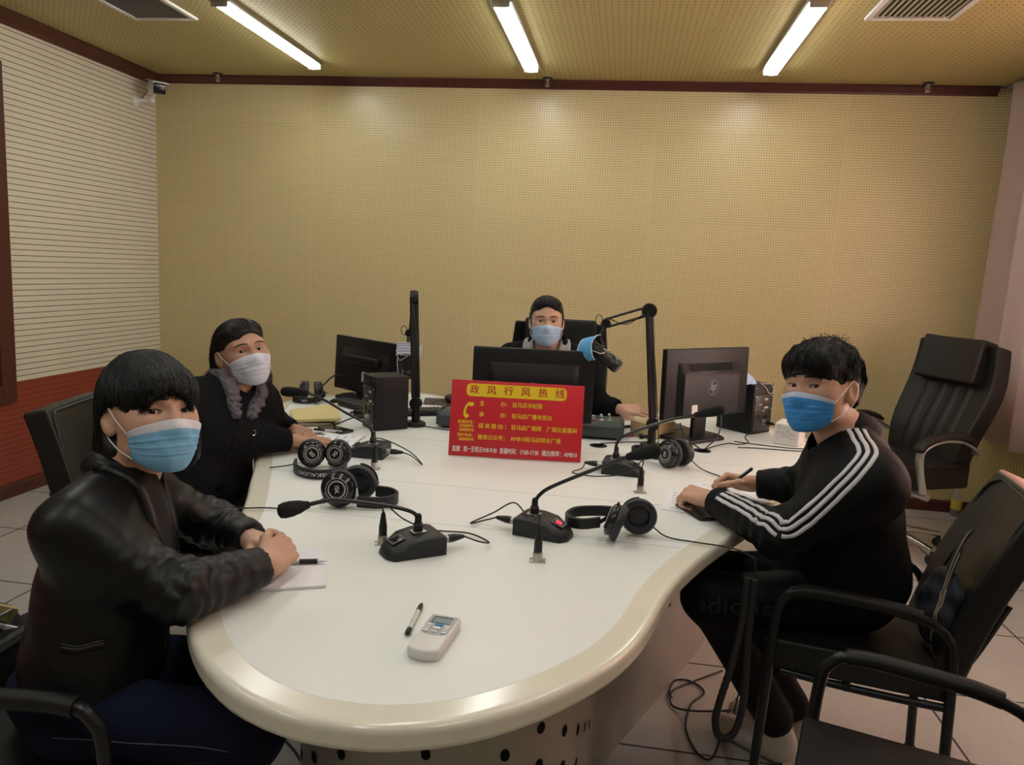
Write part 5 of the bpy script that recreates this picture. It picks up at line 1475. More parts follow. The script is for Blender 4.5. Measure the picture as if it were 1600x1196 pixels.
def strands(f, starts, flow, n, L, rad, off, jit=.004, seed=0, wav=0.0, wl=.04, steps=16, mask=None):
    r = np.random.default_rng(seed); P = np.repeat(starts, 1, axis=0); N = len(P)
    path = [P.copy()]; st = (L * r.uniform(.7, 1.1, N) / steps)[:, None]
    o = off + r.uniform(-1, 1, N) * jit; sw = r.normal(size=(N, 3)) * .10; ph = r.uniform(0, 6.28, N)
    for i in range(steps):
        g = grad(f, P); d = flow(P) + sw
        d = d - g * (d * g).sum(1)[:, None]; d /= np.maximum(np.linalg.norm(d, axis=1), 1e-6)[:, None]
        side = np.cross(g, d)
        P = P + d * st + side * (wav * np.cos(ph + i * st[:, 0] / wl * 6.28))[:, None]
        P = P - g * ((f(P) - o) * .8)[:, None]
        path.append(P.copy())
    path = np.stack(path, 1); t = np.linspace(0, 1, steps + 1)
    rr = rad * np.minimum(1, np.minimum(.35 + t * 4, (1.02 - t) * 3.2))
    if mask is not None: path = path[mask(path)]
    return tubes_np(path, rr, 3)

# ---- hands
def hand_prims(M, right, curls, thumb, s=1.0, spread=.0, elbow=None):
    """M: wrist frame, +Y to the knuckles, +Z back of the hand"""
    t = -1 if right else 1
    A = np.array(M); W = lambda p: A[:3, :3] @ npv(p) + A[:3, 3]
    out = []
    bx = [.029, .0095, -.0095, -.0275]; by = [.090, .094, .090, .081]; ln = [(.043, .026, .021), (.047, .030, .022), (.043, .028, .021), (.034, .021, .019)]
    rd = [(.0094, .0084, .0072), (.0096, .0086, .0074), (.0091, .0081, .0070), (.0080, .0072, .0062)]
    for i in range(4):
        out.append(s_cap(W((t * bx[i] * .55 * s, .004 * s, 0)), W((t * bx[i] * s, by[i] * s, .002 * s)), .0140 * s, .0105 * s, k=(.016 if i == 0 else .009) * s))
    out.append(s_ell(W((t * .018 * s, .035 * s, -.010 * s)), (.019 * s, .030 * s, .014 * s), R=A[:3, :3], k=.016 * s))
    out.append(s_ell(W((-t * .020 * s, .035 * s, -.007 * s)), (.013 * s, .032 * s, .012 * s), R=A[:3, :3], k=.016 * s))
    for i in range(4):
        p = npv((t * bx[i] * s, by[i] * s, .001 * s)); a = 0.0; yaw = t * spread * (1.5 - i) * .5
        for j in range(3):
            a += curls[i][j]
            d = npv((math.sin(yaw) * math.cos(a), math.cos(yaw) * math.cos(a), -math.sin(a)))
            q = p + d * ln[i][j] * s
            out.append(s_cap(W(p), W(q), rd[i][j] * s, rd[i][min(2, j + 1)] * s * (.96 if j == 2 else 1), k=.0028 * s)); p = q
    p = npv((t * .024 * s, .022 * s, -.010 * s))
    for j, (d, l, r0, r1) in enumerate(zip(thumb, (.044, .033, .027), (.0135, .0108, .0098), (.0112, .0098, .0080))):
        d = npv((t * d[0], d[1], d[2])); d /= np.linalg.norm(d); q = p + d * l * s
        out.append(s_cap(W(p), W(q), r0 * s, r1 * s, k=.008 * s)); p = q
    w0 = Vector(W((0, .006 * s, 0))); bk = (Vector(elbow) - w0).normalized() if elbow is not None else Vector(A[:3, :3] @ npv((0, -1, 0)))
    out.append(s_cap(w0, w0 + bk * .095 * s, .0235 * s, .028 * s, k=.02 * s))
    return out
def above(f, z):
    """a hand resting on the table is flattened where it touches"""
    return lambda P: smax(f(P), z - P[:, 2], .003)
def hand_frame(wrist, toward, back):
    w = Vector(wrist); y = (Vector(toward) - w).normalized(); z = Vector(back); z = (z - y * z.dot(y)).normalized(); x = y.cross(z)
    return Matrix(((x.x, y.x, z.x, w.x), (x.y, y.y, z.y, w.y), (x.z, y.z, z.z, w.z), (0, 0, 0, 1)))
def mesh_prims(prims, h, pad=.03, extra=None):
    """mesh a union, finding its bounds from the primitives' own closures"""
    f = union(prims)
    if extra: g = extra(f)
    else: g = f
    return g
def bounds_of(pts, pad): 
    a = np.array([list(p) for p in pts], float); return a.min(0) - pad, a.max(0) + pad
FIST = [(1.25, 1.45, .9)] * 4
RELAX = [(.35, .5, .35), (.4, .55, .4), (.45, .6, .4), (.5, .6, .45)]
# ---- surgical masks worn on a face
def mask_cols(name, body, top):
    return [mat(name, body, .75, noise=.05, nscale=60, bump=.15, bscale=900), mat(name + '_edge', top, .75, bump=.15, bscale=900)]
m_loop = mat('white_elastic', (.66, .66, .66), .7)
def worn_mask(root, H, base, body, edge, name, topz=-.015, band=.16, w=1.0, pleat=.0022, seed=0):
    hull, _ = s_ell((0, .044, -.058), (.053 * w, .061, .066)); hullf = lambda P: smin(base(P), hull(P), .03)
    U, Vn = 56, 40
    u = np.linspace(-1, 1, U); v = np.linspace(0, 1, Vn)
    uu, vv = np.meshgrid(u, v)
    th = uu * 1.04
    zt = topz - .020 * np.abs(uu) ** 1.6; zb = -.121 + .030 * np.abs(uu) ** 2.2
    z = zt + (zb - zt) * vv
    ax = np.stack([0 * uu, 0 * uu + .012, z], -1).reshape(-1, 3); Dv = np.stack([np.sin(th), np.cos(th), 0 * th], -1).reshape(-1, 3)
    O = ax + Dv * .20
    nz = sine_noise(.045, 6, seed)
    wr = nz(ax + Dv * .1) * .0016 * (.3 + .7 * np.sin(np.pi * vv.ravel()))
    pl = np.zeros(U * Vn)
    for c0 in (.36, .52, .68):
        e = (vv.ravel() - c0) / .045; pl += pleat * np.where((e > -1) & (e < 1), (1 - np.abs(e)) * np.sign(-e + .001), 0) * (1 - np.abs(uu.ravel()) ** 4 * .4)
    P = march(lambda q: hullf(q) - .0042, O, -Dv, .2)
    nose = np.exp(-((uu.ravel()) / .18) ** 2 - ((vv.ravel() - .18) / .22) ** 2) * .003
    P = P + Dv * (wr + pl + nose)[:, None]
    Pin = P - Dv * .0016
    V = np.concatenate([P, Pin]); K = U * Vn
    i, j = np.meshgrid(np.arange(U - 1), np.arange(Vn - 1)); k = (j * U + i).ravel()
    F1 = np.stack([k, k + 1, k + U + 1, k + U], 1); F2 = F1[:, ::-1] + K
    loop = list(range(U)) + [r * U + U - 1 for r in range(1, Vn)] + [(Vn - 1) * U + c for c in range(U - 2, -1, -1)] + [r * U for r in range(Vn - 2, 0, -1)]
    l = np.array(loop); l2 = np.roll(l, -1); F3 = np.stack([l, l + K, l2 + K, l2], 1)
    F = np.concatenate([F1, F2, F3]); vmid = np.concatenate([(j.ravel() + .5) / Vn] * 2 + [np.full(len(F3), .5)])
    mi = (vmid < band).astype(int)
    A = np.array(H); toW = lambda q: np.asarray(q) @ A[:3, :3].T + A[:3, 3]
    ob = np_obj('face_mask', [(toW(V), F)], mask_cols(name, body, edge), root, mi)
    for s, col in ((-1, 0), (1, U - 1)):
        a = P[col + U * 2]; b = P[(Vn - 3) * U + col]
        lp = [a, (a + npv((s * .079, .004, .020))) / 2 + npv((s * .007, 0, .002)), npv((s * .083 * w, -.014, .026)), npv((s * .084 * w, -.030, .004)), npv((s * .082 * w, -.018, -.036)), (b + npv((s * .079, -.006, -.040))) / 2 + npv((s * .006, 0, -.004)), b]
        mb = MB(); mb.tube(catmull([Vector(q) for q in toW(lp)], 8), .0013, 6); part(ob, 'ear_loop', mb, m_loop, world=True)
    return ob
# ------------------------------------------------------------------ people
def project(f, P, off=0.0, it=6):
    P = np.array(P, float)
    for _ in range(it):
        P = P - grad(f, P) * ((f(P) - off) * .9)[:, None]
    return P
def ribbon(f, centre, widths, off=.0018, nw=4, sub=6, thick=True, shift=0.0):
    """strip of cloth lying on the surface f=0 along a centre line"""
    C = np.array([list(p) for p in catmull([Vector(p) for p in centre], sub)])
    C = project(f, C); N = len(C)
    w = np.interp(np.linspace(0, 1, N), np.linspace(0, 1, len(widths)), widths)
    n = grad(f, C, 2e-3); t = np.gradient(C, axis=0); t /= np.maximum(np.linalg.norm(t, axis=1), 1e-9)[:, None]
    sd = np.cross(n, t); sd /= np.maximum(np.linalg.norm(sd, axis=1), 1e-9)[:, None]
    rows = []
    for a in np.linspace(-.5, .5, nw + 1):
        Q = project(f, C + sd * (w * a + shift)[:, None], off, 5); rows.append(Q)
    top = np.stack(rows, 1)
    V = top.reshape(-1, 3); k = (np.arange(N - 1)[:, None] * (nw + 1) + np.arange(nw)[None, :]).ravel()
    F = np.stack([k, k + 1, k + nw + 2, k + nw + 1], 1)
    # inner side a little below the surface closes the strip
    Vi = V - np.repeat(n, nw + 1, axis=0) * (off + .002); K = len(V)
    loop = list(range(nw + 1)) + [i * (nw + 1) + nw for i in range(1, N)] + [(N - 1) * (nw + 1) + c for c in range(nw - 1, -1, -1)] + [i * (nw + 1) for i in range(N - 2, 0, -1)]
    l = np.array(loop); l2 = np.roll(l, -1); F2 = np.stack([l, l + K, l2 + K, l2], 1)
    return np.concatenate([V, Vi]), np.concatenate([F, F2])
def Rt(fwd, up):
    z = Vector(up).normalized(); y = Vector(fwd); y = (y - z * y.dot(z)).normalized(); x = y.cross(z)
    return np.array([[x.x, y.x, z.x], [x.y, y.y, z.y], [x.z, y.z, z.z]])
def garment(prims, pts, pad, h, cuts=(), wr=None, kcut=.006):
    u = union(prims)
    def f(P):
        d = u(P)
        if wr is not None: d = d + wr(P)
        for c, n in cuts:      # keep the side the normal points away from
            nn = npv(n) / np.linalg.norm(n); d = smax(d, (P - npv(c)) @ nn, kcut)
        return d
    lo, hi = bounds_of(pts, pad)
    return f, surface_nets(f, lo, hi, h)
def limb_folds(a, b, amp, wl, seed, where=.5, spread=.35):
    """creases running round a sleeve, strongest near 'where' along a->b"""
    a = npv(a); b = npv(b); d = b - a; L = np.linalg.norm(d); d /= L; nz = sine_noise(.09, 6, seed); nz2 = sine_noise(.05, 5, seed + 9)
    def f(P):
        q = P - a; t = (q @ d) / L; r = np.linalg.norm(q - (q @ d)[:, None] * d, axis=1)
        fall = np.exp(-((t - where) / spread) ** 2) * np.exp(-(np.maximum(0, r - .05) / .04) ** 2)
        return amp * fall * np.sin((q @ d) / wl * 6.283 + 3.2 * nz(P)) * (.6 + .4 * nz2(P))
    return f
def sumf(*fs): return lambda P: sum(g(P) for g in fs)

m_jacket = mat('black_leather_jacket', (.0055, .0053, .0056), .40, spec=.3, bump=.22, bscale=150)
m_knit = mat('black_knit', (.0038, .0038, .0045), .85, spec=.15, bump=.4, bscale=600)
m_track = mat('black_tricot', (.0035, .0035, .0042), .62, spec=.16, bump=.12, bscale=700)
m_cotton = mat('black_cotton', (.0045, .0045, .006), .9, spec=.15)
m_jeans = mat('dark_blue_denim', (.006, .008, .022), .85, spec=.15, noise=.2, nscale=120, bump=.3, bscale=500)
m_trousers = mat('black_trousers', (.0035, .0035, .004), .85, spec=.15)
m_zip = mat('dull_zip', (.07, .062, .05), .4, metal=.8)

def bust(M, base_f, head_f, neck_to, rneck, shoulders, Rc, h=.0025, pad_low=.10):
    """head + neck + upper chest as one skin surface"""
    hf = local(head_f, M)
    a = M @ Vector((0, -.022, -.055)); nb = Vector(neck_to)
    nk, _ = s_cap(a, nb, rneck, rneck * 1.10)
    sh = [s_cap(nb, s, .050, .04, k=.05) for s in shoulders]
    su = union(sh)
    def f(P): return smin(smin(hf(P), nk(P), .018), su(P), .04)
    pts = [M @ Vector(p) for p in ((-.10, -.115, -.13), (.10, .13, .125), (.10, -.115, .125), (-.10, .13, -.13))]
    lo, hi = bounds_of(pts + [M @ Vector((0, 0, .13)), nb - Vector((0, 0, pad_low * .3))] + [nb.lerp(Vector(s), .6) for s in shoulders], .012)
    return f, surface_nets(f, lo, hi, h)

# =========================================================== woman in the leather jacket (front left)
def woman_leather():
    Hc = (2.509, -3.848, 1.123)
    H = head_matrix(Hc, .43, .02, .03)
    hf, base = head_prims()
    nb = (2.458, -3.868, .992); shR = (2.470, -4.025, .930); shL = (2.385, -3.745, .930)
    elR = (2.660, -3.995, .812); wrR = (2.752, -3.815, .806); elL = (2.50, -3.60, .80); wrL = (2.655, -3.690, .806)
    pel = (2.440, -3.955, .585); kneeR = (2.80, -3.99, .545); kneeL = (2.72, -3.80, .555); ankR = (2.62, -3.97, .10); ankL = (2.58, -3.80, .10)
    fw = Vector((.95, .31, -.25)); up = Vector(nb) - Vector(pel); R = Rt(fw, up)
    root = None
    bf, bust_m = bust(H, base, hf, nb, .050, [shR, shL], R)
    core = [s_cap(pel, nb, .075, .05), s_cap(nb, shR, .045, .045), s_cap(nb, shL, .045, .045), s_cap(shR, elR, .038, .034), s_cap(elR, wrR, .034, .026), s_cap(shL, elL, .038, .034), s_cap(elL, wrL, .034, .026),
            s_cap((pel[0], pel[1], pel[2] - .035), kneeR, .035, .035), s_cap((pel[0], pel[1], pel[2] - .035), kneeL, .035, .035), s_cap(kneeR, ankR, .05, .035), s_cap(kneeL, ankL, .05, .035)]
    lo, hi = bounds_of([pel, nb, shR, shL, elR, elL, wrR, wrL, kneeR, kneeL, ankR, ankL], .12)
    core_m = surface_nets(union(core), lo, hi, .014)
    # clasped hands: left fist held in the right hand
    ML = hand_frame(wrL, Vector(wrL) + Vector((.92, -.36, .10)), (-.1, .15, 1)); hl = hand_prims(ML, False, [(.95, 1.2, .7)] * 4, [(.75, .65, -.15), (.2, .9, -.35), (-.35, .8, -.4)], .92, elbow=elL)
    MR = hand_frame(wrR, Vector(wrR) + Vector((.10, .97, .16)), (.72, -.28, .66)); hr = hand_prims(MR, True, [(.75, 1.2, .8), (.8, 1.2, .8), (.85, 1.2, .8), (.9, 1.15, .8)], [(.55, .80, .05), (.05, .95, -.25), (-.25, .9, -.35)], .95, elbow=elR)
    hands = []
    for pr, w in ((hl, wrL), (hr, wrR)):
        lo, hi = bounds_of([w], .155); hands.append(surface_nets(above(union(pr), .7585), lo, hi, .0021))
    root = np_obj('person', [bust_m, core_m] + hands, m_skin3); tag(root, 'woman in a black leather jacket and blue mask with hands clasped on the table', 'person')
    WM[root.name] = Matrix.Identity(4)
    eyes_and_brows(root, H, hf, CAMP - Vector(Hc))
    worn_mask(root, H, base, (.18, .42, .66), (.62, .60, .66), 'mask_blue', band=.17, seed=1)
    # bob with a fringe, tucked behind the right ear
    ha = [s_ell((0, -.016, .030), (.0915, .110, .106)), s_ell((0, .060, .042), (.066, .050, .044), k=.03), s_ell((-.006, -.040, -.030), (.088, .082, .100), k=.03), s_ell((-.062, .012, -.060), (.026, .050, .080), k=.02), s_ell((.045, -.050, -.075), (.045, .052, .062), k=.03)]
    hu = union(ha); face, _ = s_ell((.008, .114, -.053), (.070, .070, .092)); earc, _ = s_ell((.088, .020, -.026), (.030, .042, .052)); n1 = sine_noise(.018, 8, 3, (1.2, 1.2, .25))
    def hair(P):
        d = hu(P) + n1(P) * .0022
        d = smax(d, -face(P), .006); d = smax(d, -earc(P), .008); d = smax(d, -(P[:, 2] + .125 - .02 * np.sin(P[:, 0] * 60)), .01)
        return d
    lo, hi = npv((-.13, -.16, -.15)), npv((.13, .13, .15))
    V, F = surface_nets(hair, lo, hi, .0034)
    r = np.random.default_rng(2); A = np.array(H); W = lambda q: q @ A[:3, :3].T + A[:3, 3]
    NS = 1500; th = r.uniform(0, 6.28, NS); rr = np.sqrt(r.uniform(.02, 1, NS)) * .075
    st = np.stack([rr * np.cos(th), -.01 + rr * np.sin(th) * 1.15, np.full(NS, .12)], 1); st = project(hair, st, .001)
    flow = lambda P: np.stack([P[:, 0] * 4, (P[:, 1] + .02) * 4, -np.ones(len(P)) * .9], 1)
    sv, sf = strands(hair, st, flow, 0, .20, .0008, .0003, .0010, 4, wav=.0004)
    r2 = np.random.default_rng(8); nfr = 260
    fx = r2.uniform(-.062, .066, nfr); st2 = project(hair, np.stack([fx * .8, np.full(nfr, .085), np.full(nfr, .085)], 1), .001)
    huf = lambda P: hu(P)
    sv2, sf2 = strands(huf, st2, lambda P: np.stack([P[:, 0] * 1.5, np.full(len(P), .2), -np.ones(len(P))], 1), 0, .070, .0009, -.002, .0035, 5)
    np_obj('hair', [(W(V), F), (W(sv), sf), (W(sv2), sf2)], m_hair, root)
    # leather jacket
    P = lambda a, b, t: tuple(Vector(a).lerp(Vector(b), t))
    c1, c2, c3 = P(pel, nb, .62), P(pel, nb, .33), P(pel, nb, .06)
    pr = [s_ell(c1, (.172, .112, .165), R, k=.05), s_ell(c2, (.150, .112, .15), R, k=.08), s_ell(c3, (.170, .128, .125), R, k=.08), s_cap(P(nb, shR, .15), shR, .052, .058, k=.06), s_cap(P(nb, shL, .15), shL, .052, .058, k=.06),
          s_cap(shR, elR, .061, .056, k=.06), s_cap(elR, P(elR, wrR, .92), .058, .043, k=.03), s_cap(shL, elL, .060, .054, k=.06), s_cap(elL, P(elL, wrL, .9), .056, .042, k=.03)]
    hem = Vector(pel) + Vector((0, 0, .018))
    g1 = sine_noise(.13, 6, 21); g2 = sine_noise(.055, 7, 22)
    wr = sumf(lambda Q: g1(Q) * .0045 + g2(Q) * .0010, limb_folds(elR, wrR, .0048, .036, 31, .22, .45), limb_folds(shR, elR, .0045, .042, 33, .85, .35), limb_folds(elL, wrL, .0045, .036, 35, .3, .5), limb_folds(shL, elL, .004, .042, 37, .8, .4))
    dR = Vector(wrR) - Vector(elR); dL = Vector(wrL) - Vector(elL)
    u = union(pr); neckc, _ = s_cap(Vector(nb) + Vector((.035, .012, -.03)), Vector(nb) + Vector((.02, 0, .12)), .058, .075)
    cR, cL = npv(P(elR, wrR, .93)), npv(P(elL, wrL, .92)); nR, nL = npv(dR.normalized()), npv(dL.normalized())
    def jac(Q):
        d = u(Q) + wr(Q)
        d = smax(d, -neckc(Q), .008)
        d = smax(d, (npv(hem)[2] - Q[:, 2]) - (Q[:, 0] - pel[0]) * .10, .008)
        near = np.linalg.norm(Q - cR, axis=1) < .10; e = np.where(near, (Q - cR) @ nR, -1.); d = np.maximum(d, e)
        near = np.linalg.norm(Q - cL, axis=1) < .10; e = np.where(near, (Q - cL) @ nL, -1.); d = np.maximum(d, e)
        d = smax(d, -table_forbid(Q), .003)
        return d
    lo, hi = bounds_of([pel, nb, shR, shL, elR, elL, wrR, wrL], .20); lo[2] = .505
    jk = np_obj('jacket', [surface_nets(jac, lo, hi, .0058)], m_jacket, root)
    fv = npv(R[:, 1]); rv = npv(R[:, 0]); uv = npv(R[:, 2])
    body = union(pr[:5])
    bj = lambda Q: body(Q) + wr(Q)
    def on(ax, fz, h): return npv(P(pel, nb, h)) + rv * ax + fv * fz
    # turned collar and lapels
    lap = [ribbon(bj, [npv(nb) + rv * .055 + uv * .020 - fv * .03, on(.062, .12, .93), on(.052, .16, .74), on(.022, .16, .52)], [.05, .085, .080, .012], .010),
           ribbon(bj, [npv(nb) - rv * .055 + uv * .020 - fv * .03, on(-.062, .12, .93), on(-.060, .16, .74), on(-.035, .16, .52)], [.05, .085, .080, .012], .010)]
    for V, F in lap: np_obj('lapel', [(V, F)], m_jacket, jk)
    ring = [Vector(nb) + Vector(rv) * (.072 * math.cos(a)) + Vector(fv) * (.064 * math.sin(a)) + Vector(uv) * (.012 + .016 * -math.sin(a)) for a in [math.radians(150 + 240 * k / 20) for k in range(21)]]
    mb = MB(); mb.tube(ring, [.010] + [.017] * 19 + [.010], 10, flat=(.7, 1.6)); part(jk, 'collar', mb, m_jacket, world=True)
    V, F = ribbon(bj, [on(.005, .16, .55), on(.012, .18, .35), on(.016, .2, .14)], [.009, .009, .009], .003); np_obj('zip', [(V, F)], m_zip, jk)
    V, F = ribbon(bj, [(2.49, -4.13, .735), (2.535, -4.118, .732), (2.58, -4.09, .728)], [.014, .014, .014], .0035); pk = np_obj('pocket_zip', [(V, F)], m_jacket, jk)
    V, F = ribbon(bj, [(2.49, -4.13, .735), (2.535, -4.118, .732), (2.58, -4.09, .728)], [.003, .003, .003], .0045); np_obj('zip_teeth', [(V, F)], m_zip, pk)
    for hh, ax in ((.80, -.080), (.60, -.042), (.60, .040)):
        q = project(bj, npv([on(ax, .17, hh)]), .006)[0]; n = grad(bj, npv([q]))[0]
        mb = MB(); mb.lathe([(0, 0), (.0055, 0), (.0045, .003), (0, .0035)], M=frame_to(q, q + n), seg=12); part(jk, 'stud', mb, m_zip, world=True)
    tee = [s_ell(P(pel, nb, .66), (.13, .10, .14), R), s_cap(P(pel, nb, .8), Vector(nb) + Vector((.008, 0, .040)), .078, .0565, k=.05)]
    lo, hi = bounds_of([P(pel, nb, .4), nb], .15); np_obj('top', [surface_nets(lambda Q: smax(union(tee)(Q), (Q - npv(Vector(nb) + Vector(uv) * .046)) @ uv, .004), lo, hi, .007)], m_cotton, root)
    # jeans
    hipR = tuple(Vector((pel[0], pel[1], .545)) + Vector((rv[0], rv[1], 0)) * .09); hipL = tuple(Vector((pel[0], pel[1], .545)) - Vector((rv[0], rv[1], 0)) * .09)
    jp = [s_ell((pel[0] - .02, pel[1], .565), (.165, .14, .080), R, k=.05), s_cap(hipR, kneeR, .084, .066, k=.05), s_cap(hipL, kneeL, .084, .066, k=.05), s_cap(kneeR, ankR, .066, .052, k=.04), s_cap(kneeL, ankL, .066, .052, k=.04)]
    jw = sumf(limb_folds(hipR, kneeR, .004, .05, 41, .15, .3), lambda Q: g1(Q) * .003)
    f, m = garment(jp, [pel, hipR, hipL, kneeR, kneeL, ankR, ankL], .13, .0085, [((0, 0, .09), (0, 0, -1)), ((0, 0, .502), (0, 0, 0.0001))][:1], jw)
    f2 = lambda Q: np.maximum(smax(f(Q), -table_forbid(Q), .003), np.where(Q[:, 0] < 2.66, .506 - Q[:, 2], -1.))
    lo, hi = bounds_of([pel, hipR, hipL, kneeR, kneeL, ankR, ankL], .13)
    jn = np_obj('jeans', [surface_nets(f2, lo, hi, .0085)], m_jeans, root)
    V, F = ribbon(f, [Vector(hipR).lerp(Vector(kneeR), .05) + Vector((0, -.09, .02)), Vector(hipR).lerp(Vector(kneeR), .5) + Vector((0, -.09, .01)), Vector(kneeR) + Vector((0, -.07, 0))], [.002] * 3, .0015); np_obj('seam', [(V, F)], mat('denim_thread', (.06, .065, .10), .8), jn)
    for a, k in ((ankR, kneeR), (ankL, kneeL)):
        sp = [s_ell((a[0] + .07, a[1], .035), (.13, .045, .034)), s_ell((a[0] - .01, a[1], .06), (.05, .042, .055), k=.03)]
        lo, hi = bounds_of([(a[0] + .06, a[1], .06)], .16); np_obj('shoe', [surface_nets(lambda Q: smax(union(sp)(Q), .004 - Q[:, 2], .003), lo, hi, .007)], m_black_matte, root)
    return root
woman_leather()
def seated(name_label, skin, Hc, yaw, pitch, roll, j, fw, male, hands, rneck, hw=1.0, gaze=None, table=.7585):
    """j = joints; returns root, head matrix, head fields, torso frame"""
    H = head_matrix(Hc, yaw, pitch, roll); hf, base = head_prims(male)
    up = Vector(j['nb']) - Vector(j['pel']); R = Rt(fw, up)
    bf, bust_m = bust(H, base, hf, j['nb'], rneck, [j['shR'], j['shL']], R)
    pl = Vector(j['pel']); core = [s_cap(pl + Vector((0, 0, .03)), j['nb'], .075, .05)]
    for s in 'RL':
        core += [s_cap(j['nb'], j['sh' + s], .045, .045), s_cap(j['sh' + s], j['el' + s], .038, .034), s_cap(j['el' + s], j['wr' + s], .034, .026), s_cap(pl - Vector((0, 0, .03)), j['kn' + s], .05, .045), s_cap(j['kn' + s], j['an' + s], .05, .035)]
    pts = [j[k] for k in j]
    lo, hi = bounds_of(pts, .12)
    pieces = [bust_m, surface_nets(union(core), lo, hi, .014)]
    for pr, w in hands:
        lo, hi = bounds_of([w], .165); pieces.append(surface_nets(above(union(pr), table), lo, hi, .0022))
    root = np_obj('person', pieces, skin); tag(root, name_label, 'person'); WM[root.name] = Matrix.Identity(4)
    eyes_and_brows(root, H, hf, (Vector(gaze) if gaze else CAMP) - Vector(Hc), brow_t=.0036 if male else .0028)
    return root, H, hf, base, R
def cut_far(c, n, rad):
    c = npv(c); n = npv(n) / np.linalg.norm(npv(n))
    return lambda Q: np.where(np.linalg.norm(Q - c, axis=1) < rad, (Q - c) @ n, -1.)
def torso_garment(j, R, wr, arm, size, hem_z, neck_r, cuff=.92, h=.006, above_table=None, extra=()):
    pel, nb = Vector(j['pel']), Vector(j['nb']); L = lambda a, b, t: tuple(Vector(a).lerp(Vector(b), t))
    w, d = size
    pr = [s_ell(L(pel, nb, .64), (w, d, .165), R, k=.05), s_ell(L(pel, nb, .35), (w * .95, d * 1.08, .16), R, k=.08), s_ell(L(pel, nb, .08), (w * 1.03, d * 1.25, .13), R, k=.08)]
    for s in 'RL': pr.append(s_cap(L(nb, j['sh' + s], .12), j['sh' + s], arm[0] * .80, arm[0], k=.10))
    body = union(pr)
    for s in 'RL': pr += [s_cap(j['sh' + s], j['el' + s], arm[0], arm[1], k=.10), s_cap(j['el' + s], L(j['el' + s], j['wr' + s], cuff), arm[1], arm[2], k=.03)]
    pr += list(extra)
    u = union(pr); up = (nb - pel).normalized(); fv = Vector(R[:, 1])
    neckc, _ = s_cap(nb + fv * .030 - up * .030, nb + up * .13 + fv * .01, neck_r * .95, neck_r * 1.15)
    cuts = [cut_far(L(j['el' + s], j['wr' + s], cuff), Vector(j['wr' + s]) - Vector(j['el' + s]), .10) for s in 'RL']
    def f(Q):
        d_ = u(Q) + wr(Q); d_ = smax(d_, -neckc(Q), .008); d_ = smax(d_, hem_z - Q[:, 2], .01)
        for c in cuts: d_ = np.maximum(d_, c(Q))
        d_ = smax(d_, -table_forbid(Q), .003)
        return d_
    pts = [j[k] for k in ('pel', 'nb', 'shR', 'shL', 'elR', 'elL', 'wrR', 'wrL')]
    lo, hi = bounds_of(pts, .20); lo[2] = hem_z - .03
    bj = lambda Q: body(Q) + wr(Q); full = lambda Q: u(Q) + wr(Q)
    return f, surface_nets(f, lo, hi, h), bj, full
def trousers(root, j, R, m, size, wr, shin=(.066, .055), hipw=.09, name='trousers', seat_z=.503, seat_r=.30):
    pel = Vector(j['pel']); rv = Vector(R[:, 0]); rv.z = 0; rv.normalize()
    hp = {'R': pel + rv * hipw - Vector((0, 0, .03)), 'L': pel - rv * hipw - Vector((0, 0, .03))}
    pr = [s_ell((pel.x, pel.y, pel.z - .01), (size * 1.9, size * 1.65, .095), R, k=.05)]
    for s in 'RL': pr += [s_cap(hp[s], j['kn' + s], size, .070, k=.05), s_cap(j['kn' + s], Vector(j['kn' + s]).lerp(Vector(j['an' + s]), .97), shin[0], shin[1], k=.04)]
    u = union(pr); ks = [npv(j['knR']), npv(j['knL'])]
    def f(Q):
        d = u(Q) + wr(Q)
        return smax(d, -table_forbid(Q), .003)
    lo, hi = bounds_of([j[k] for k in ('pel', 'knR', 'knL', 'anR', 'anL')], .16); lo[2] = max(.03, lo[2])
    seat = lambda Q: np.maximum(f(Q), np.where(np.linalg.norm((Q - npv(pel))[:, :2], axis=1) < seat_r, np.where(Q[:, 2] > .43, seat_z - Q[:, 2], -1.), -1.))
    return np_obj(name, [surface_nets(seat, lo, hi, .0085)], m, root), f
def shoes(root, j, dirs, m, sole=None):
    for s in 'RL':
        a = j['an' + s]; d = Vector(dirs[s]).normalized(); Rm = np.array([[d.y, d.x, 0], [-d.x, d.y, 0], [0, 0, 1.]])
        sp = union([s_ell((a[0] + d.x * .08, a[1] + d.y * .08, .040), (.046, .135, .038), Rm), s_ell((a[0] - d.x * .01, a[1] - d.y * .01, .07), (.043, .06, .062), Rm, k=.03)])
        lo, hi = bounds_of([(a[0] + d.x * .06, a[1] + d.y * .06, .06)], .18)
        sh = np_obj('shoe', [surface_nets(lambda Q: smax(sp(Q), .004 - Q[:, 2], .003), lo, hi, .006)], m, root)
        if sole:
            for k, (o, hgt) in enumerate(((.035, .086), (.060, .080), (.085, .072))):
                mb = MB(); mb.tube([(a[0] + d.x * o + d.y * t * .026, a[1] + d.y * o - d.x * t * .026, hgt - .012 * abs(t) ** 2 * 1.5) for t in (-1, -.5, 0, .5, 1)], .004, 6); part(sh, 'lace', mb, sole, world=True)
def hair_piece(root, H, f, lo, hi, h, sets, m, name='hair'):
    A = np.array(H); W = lambda q: q @ A[:3, :3].T + A[:3, 3]
    V, F = surface_nets(f, npv(lo), npv(hi), h)
    return np_obj(name, [(W(V), F)] + [(W(v), g) for v, g in sets], m, root)
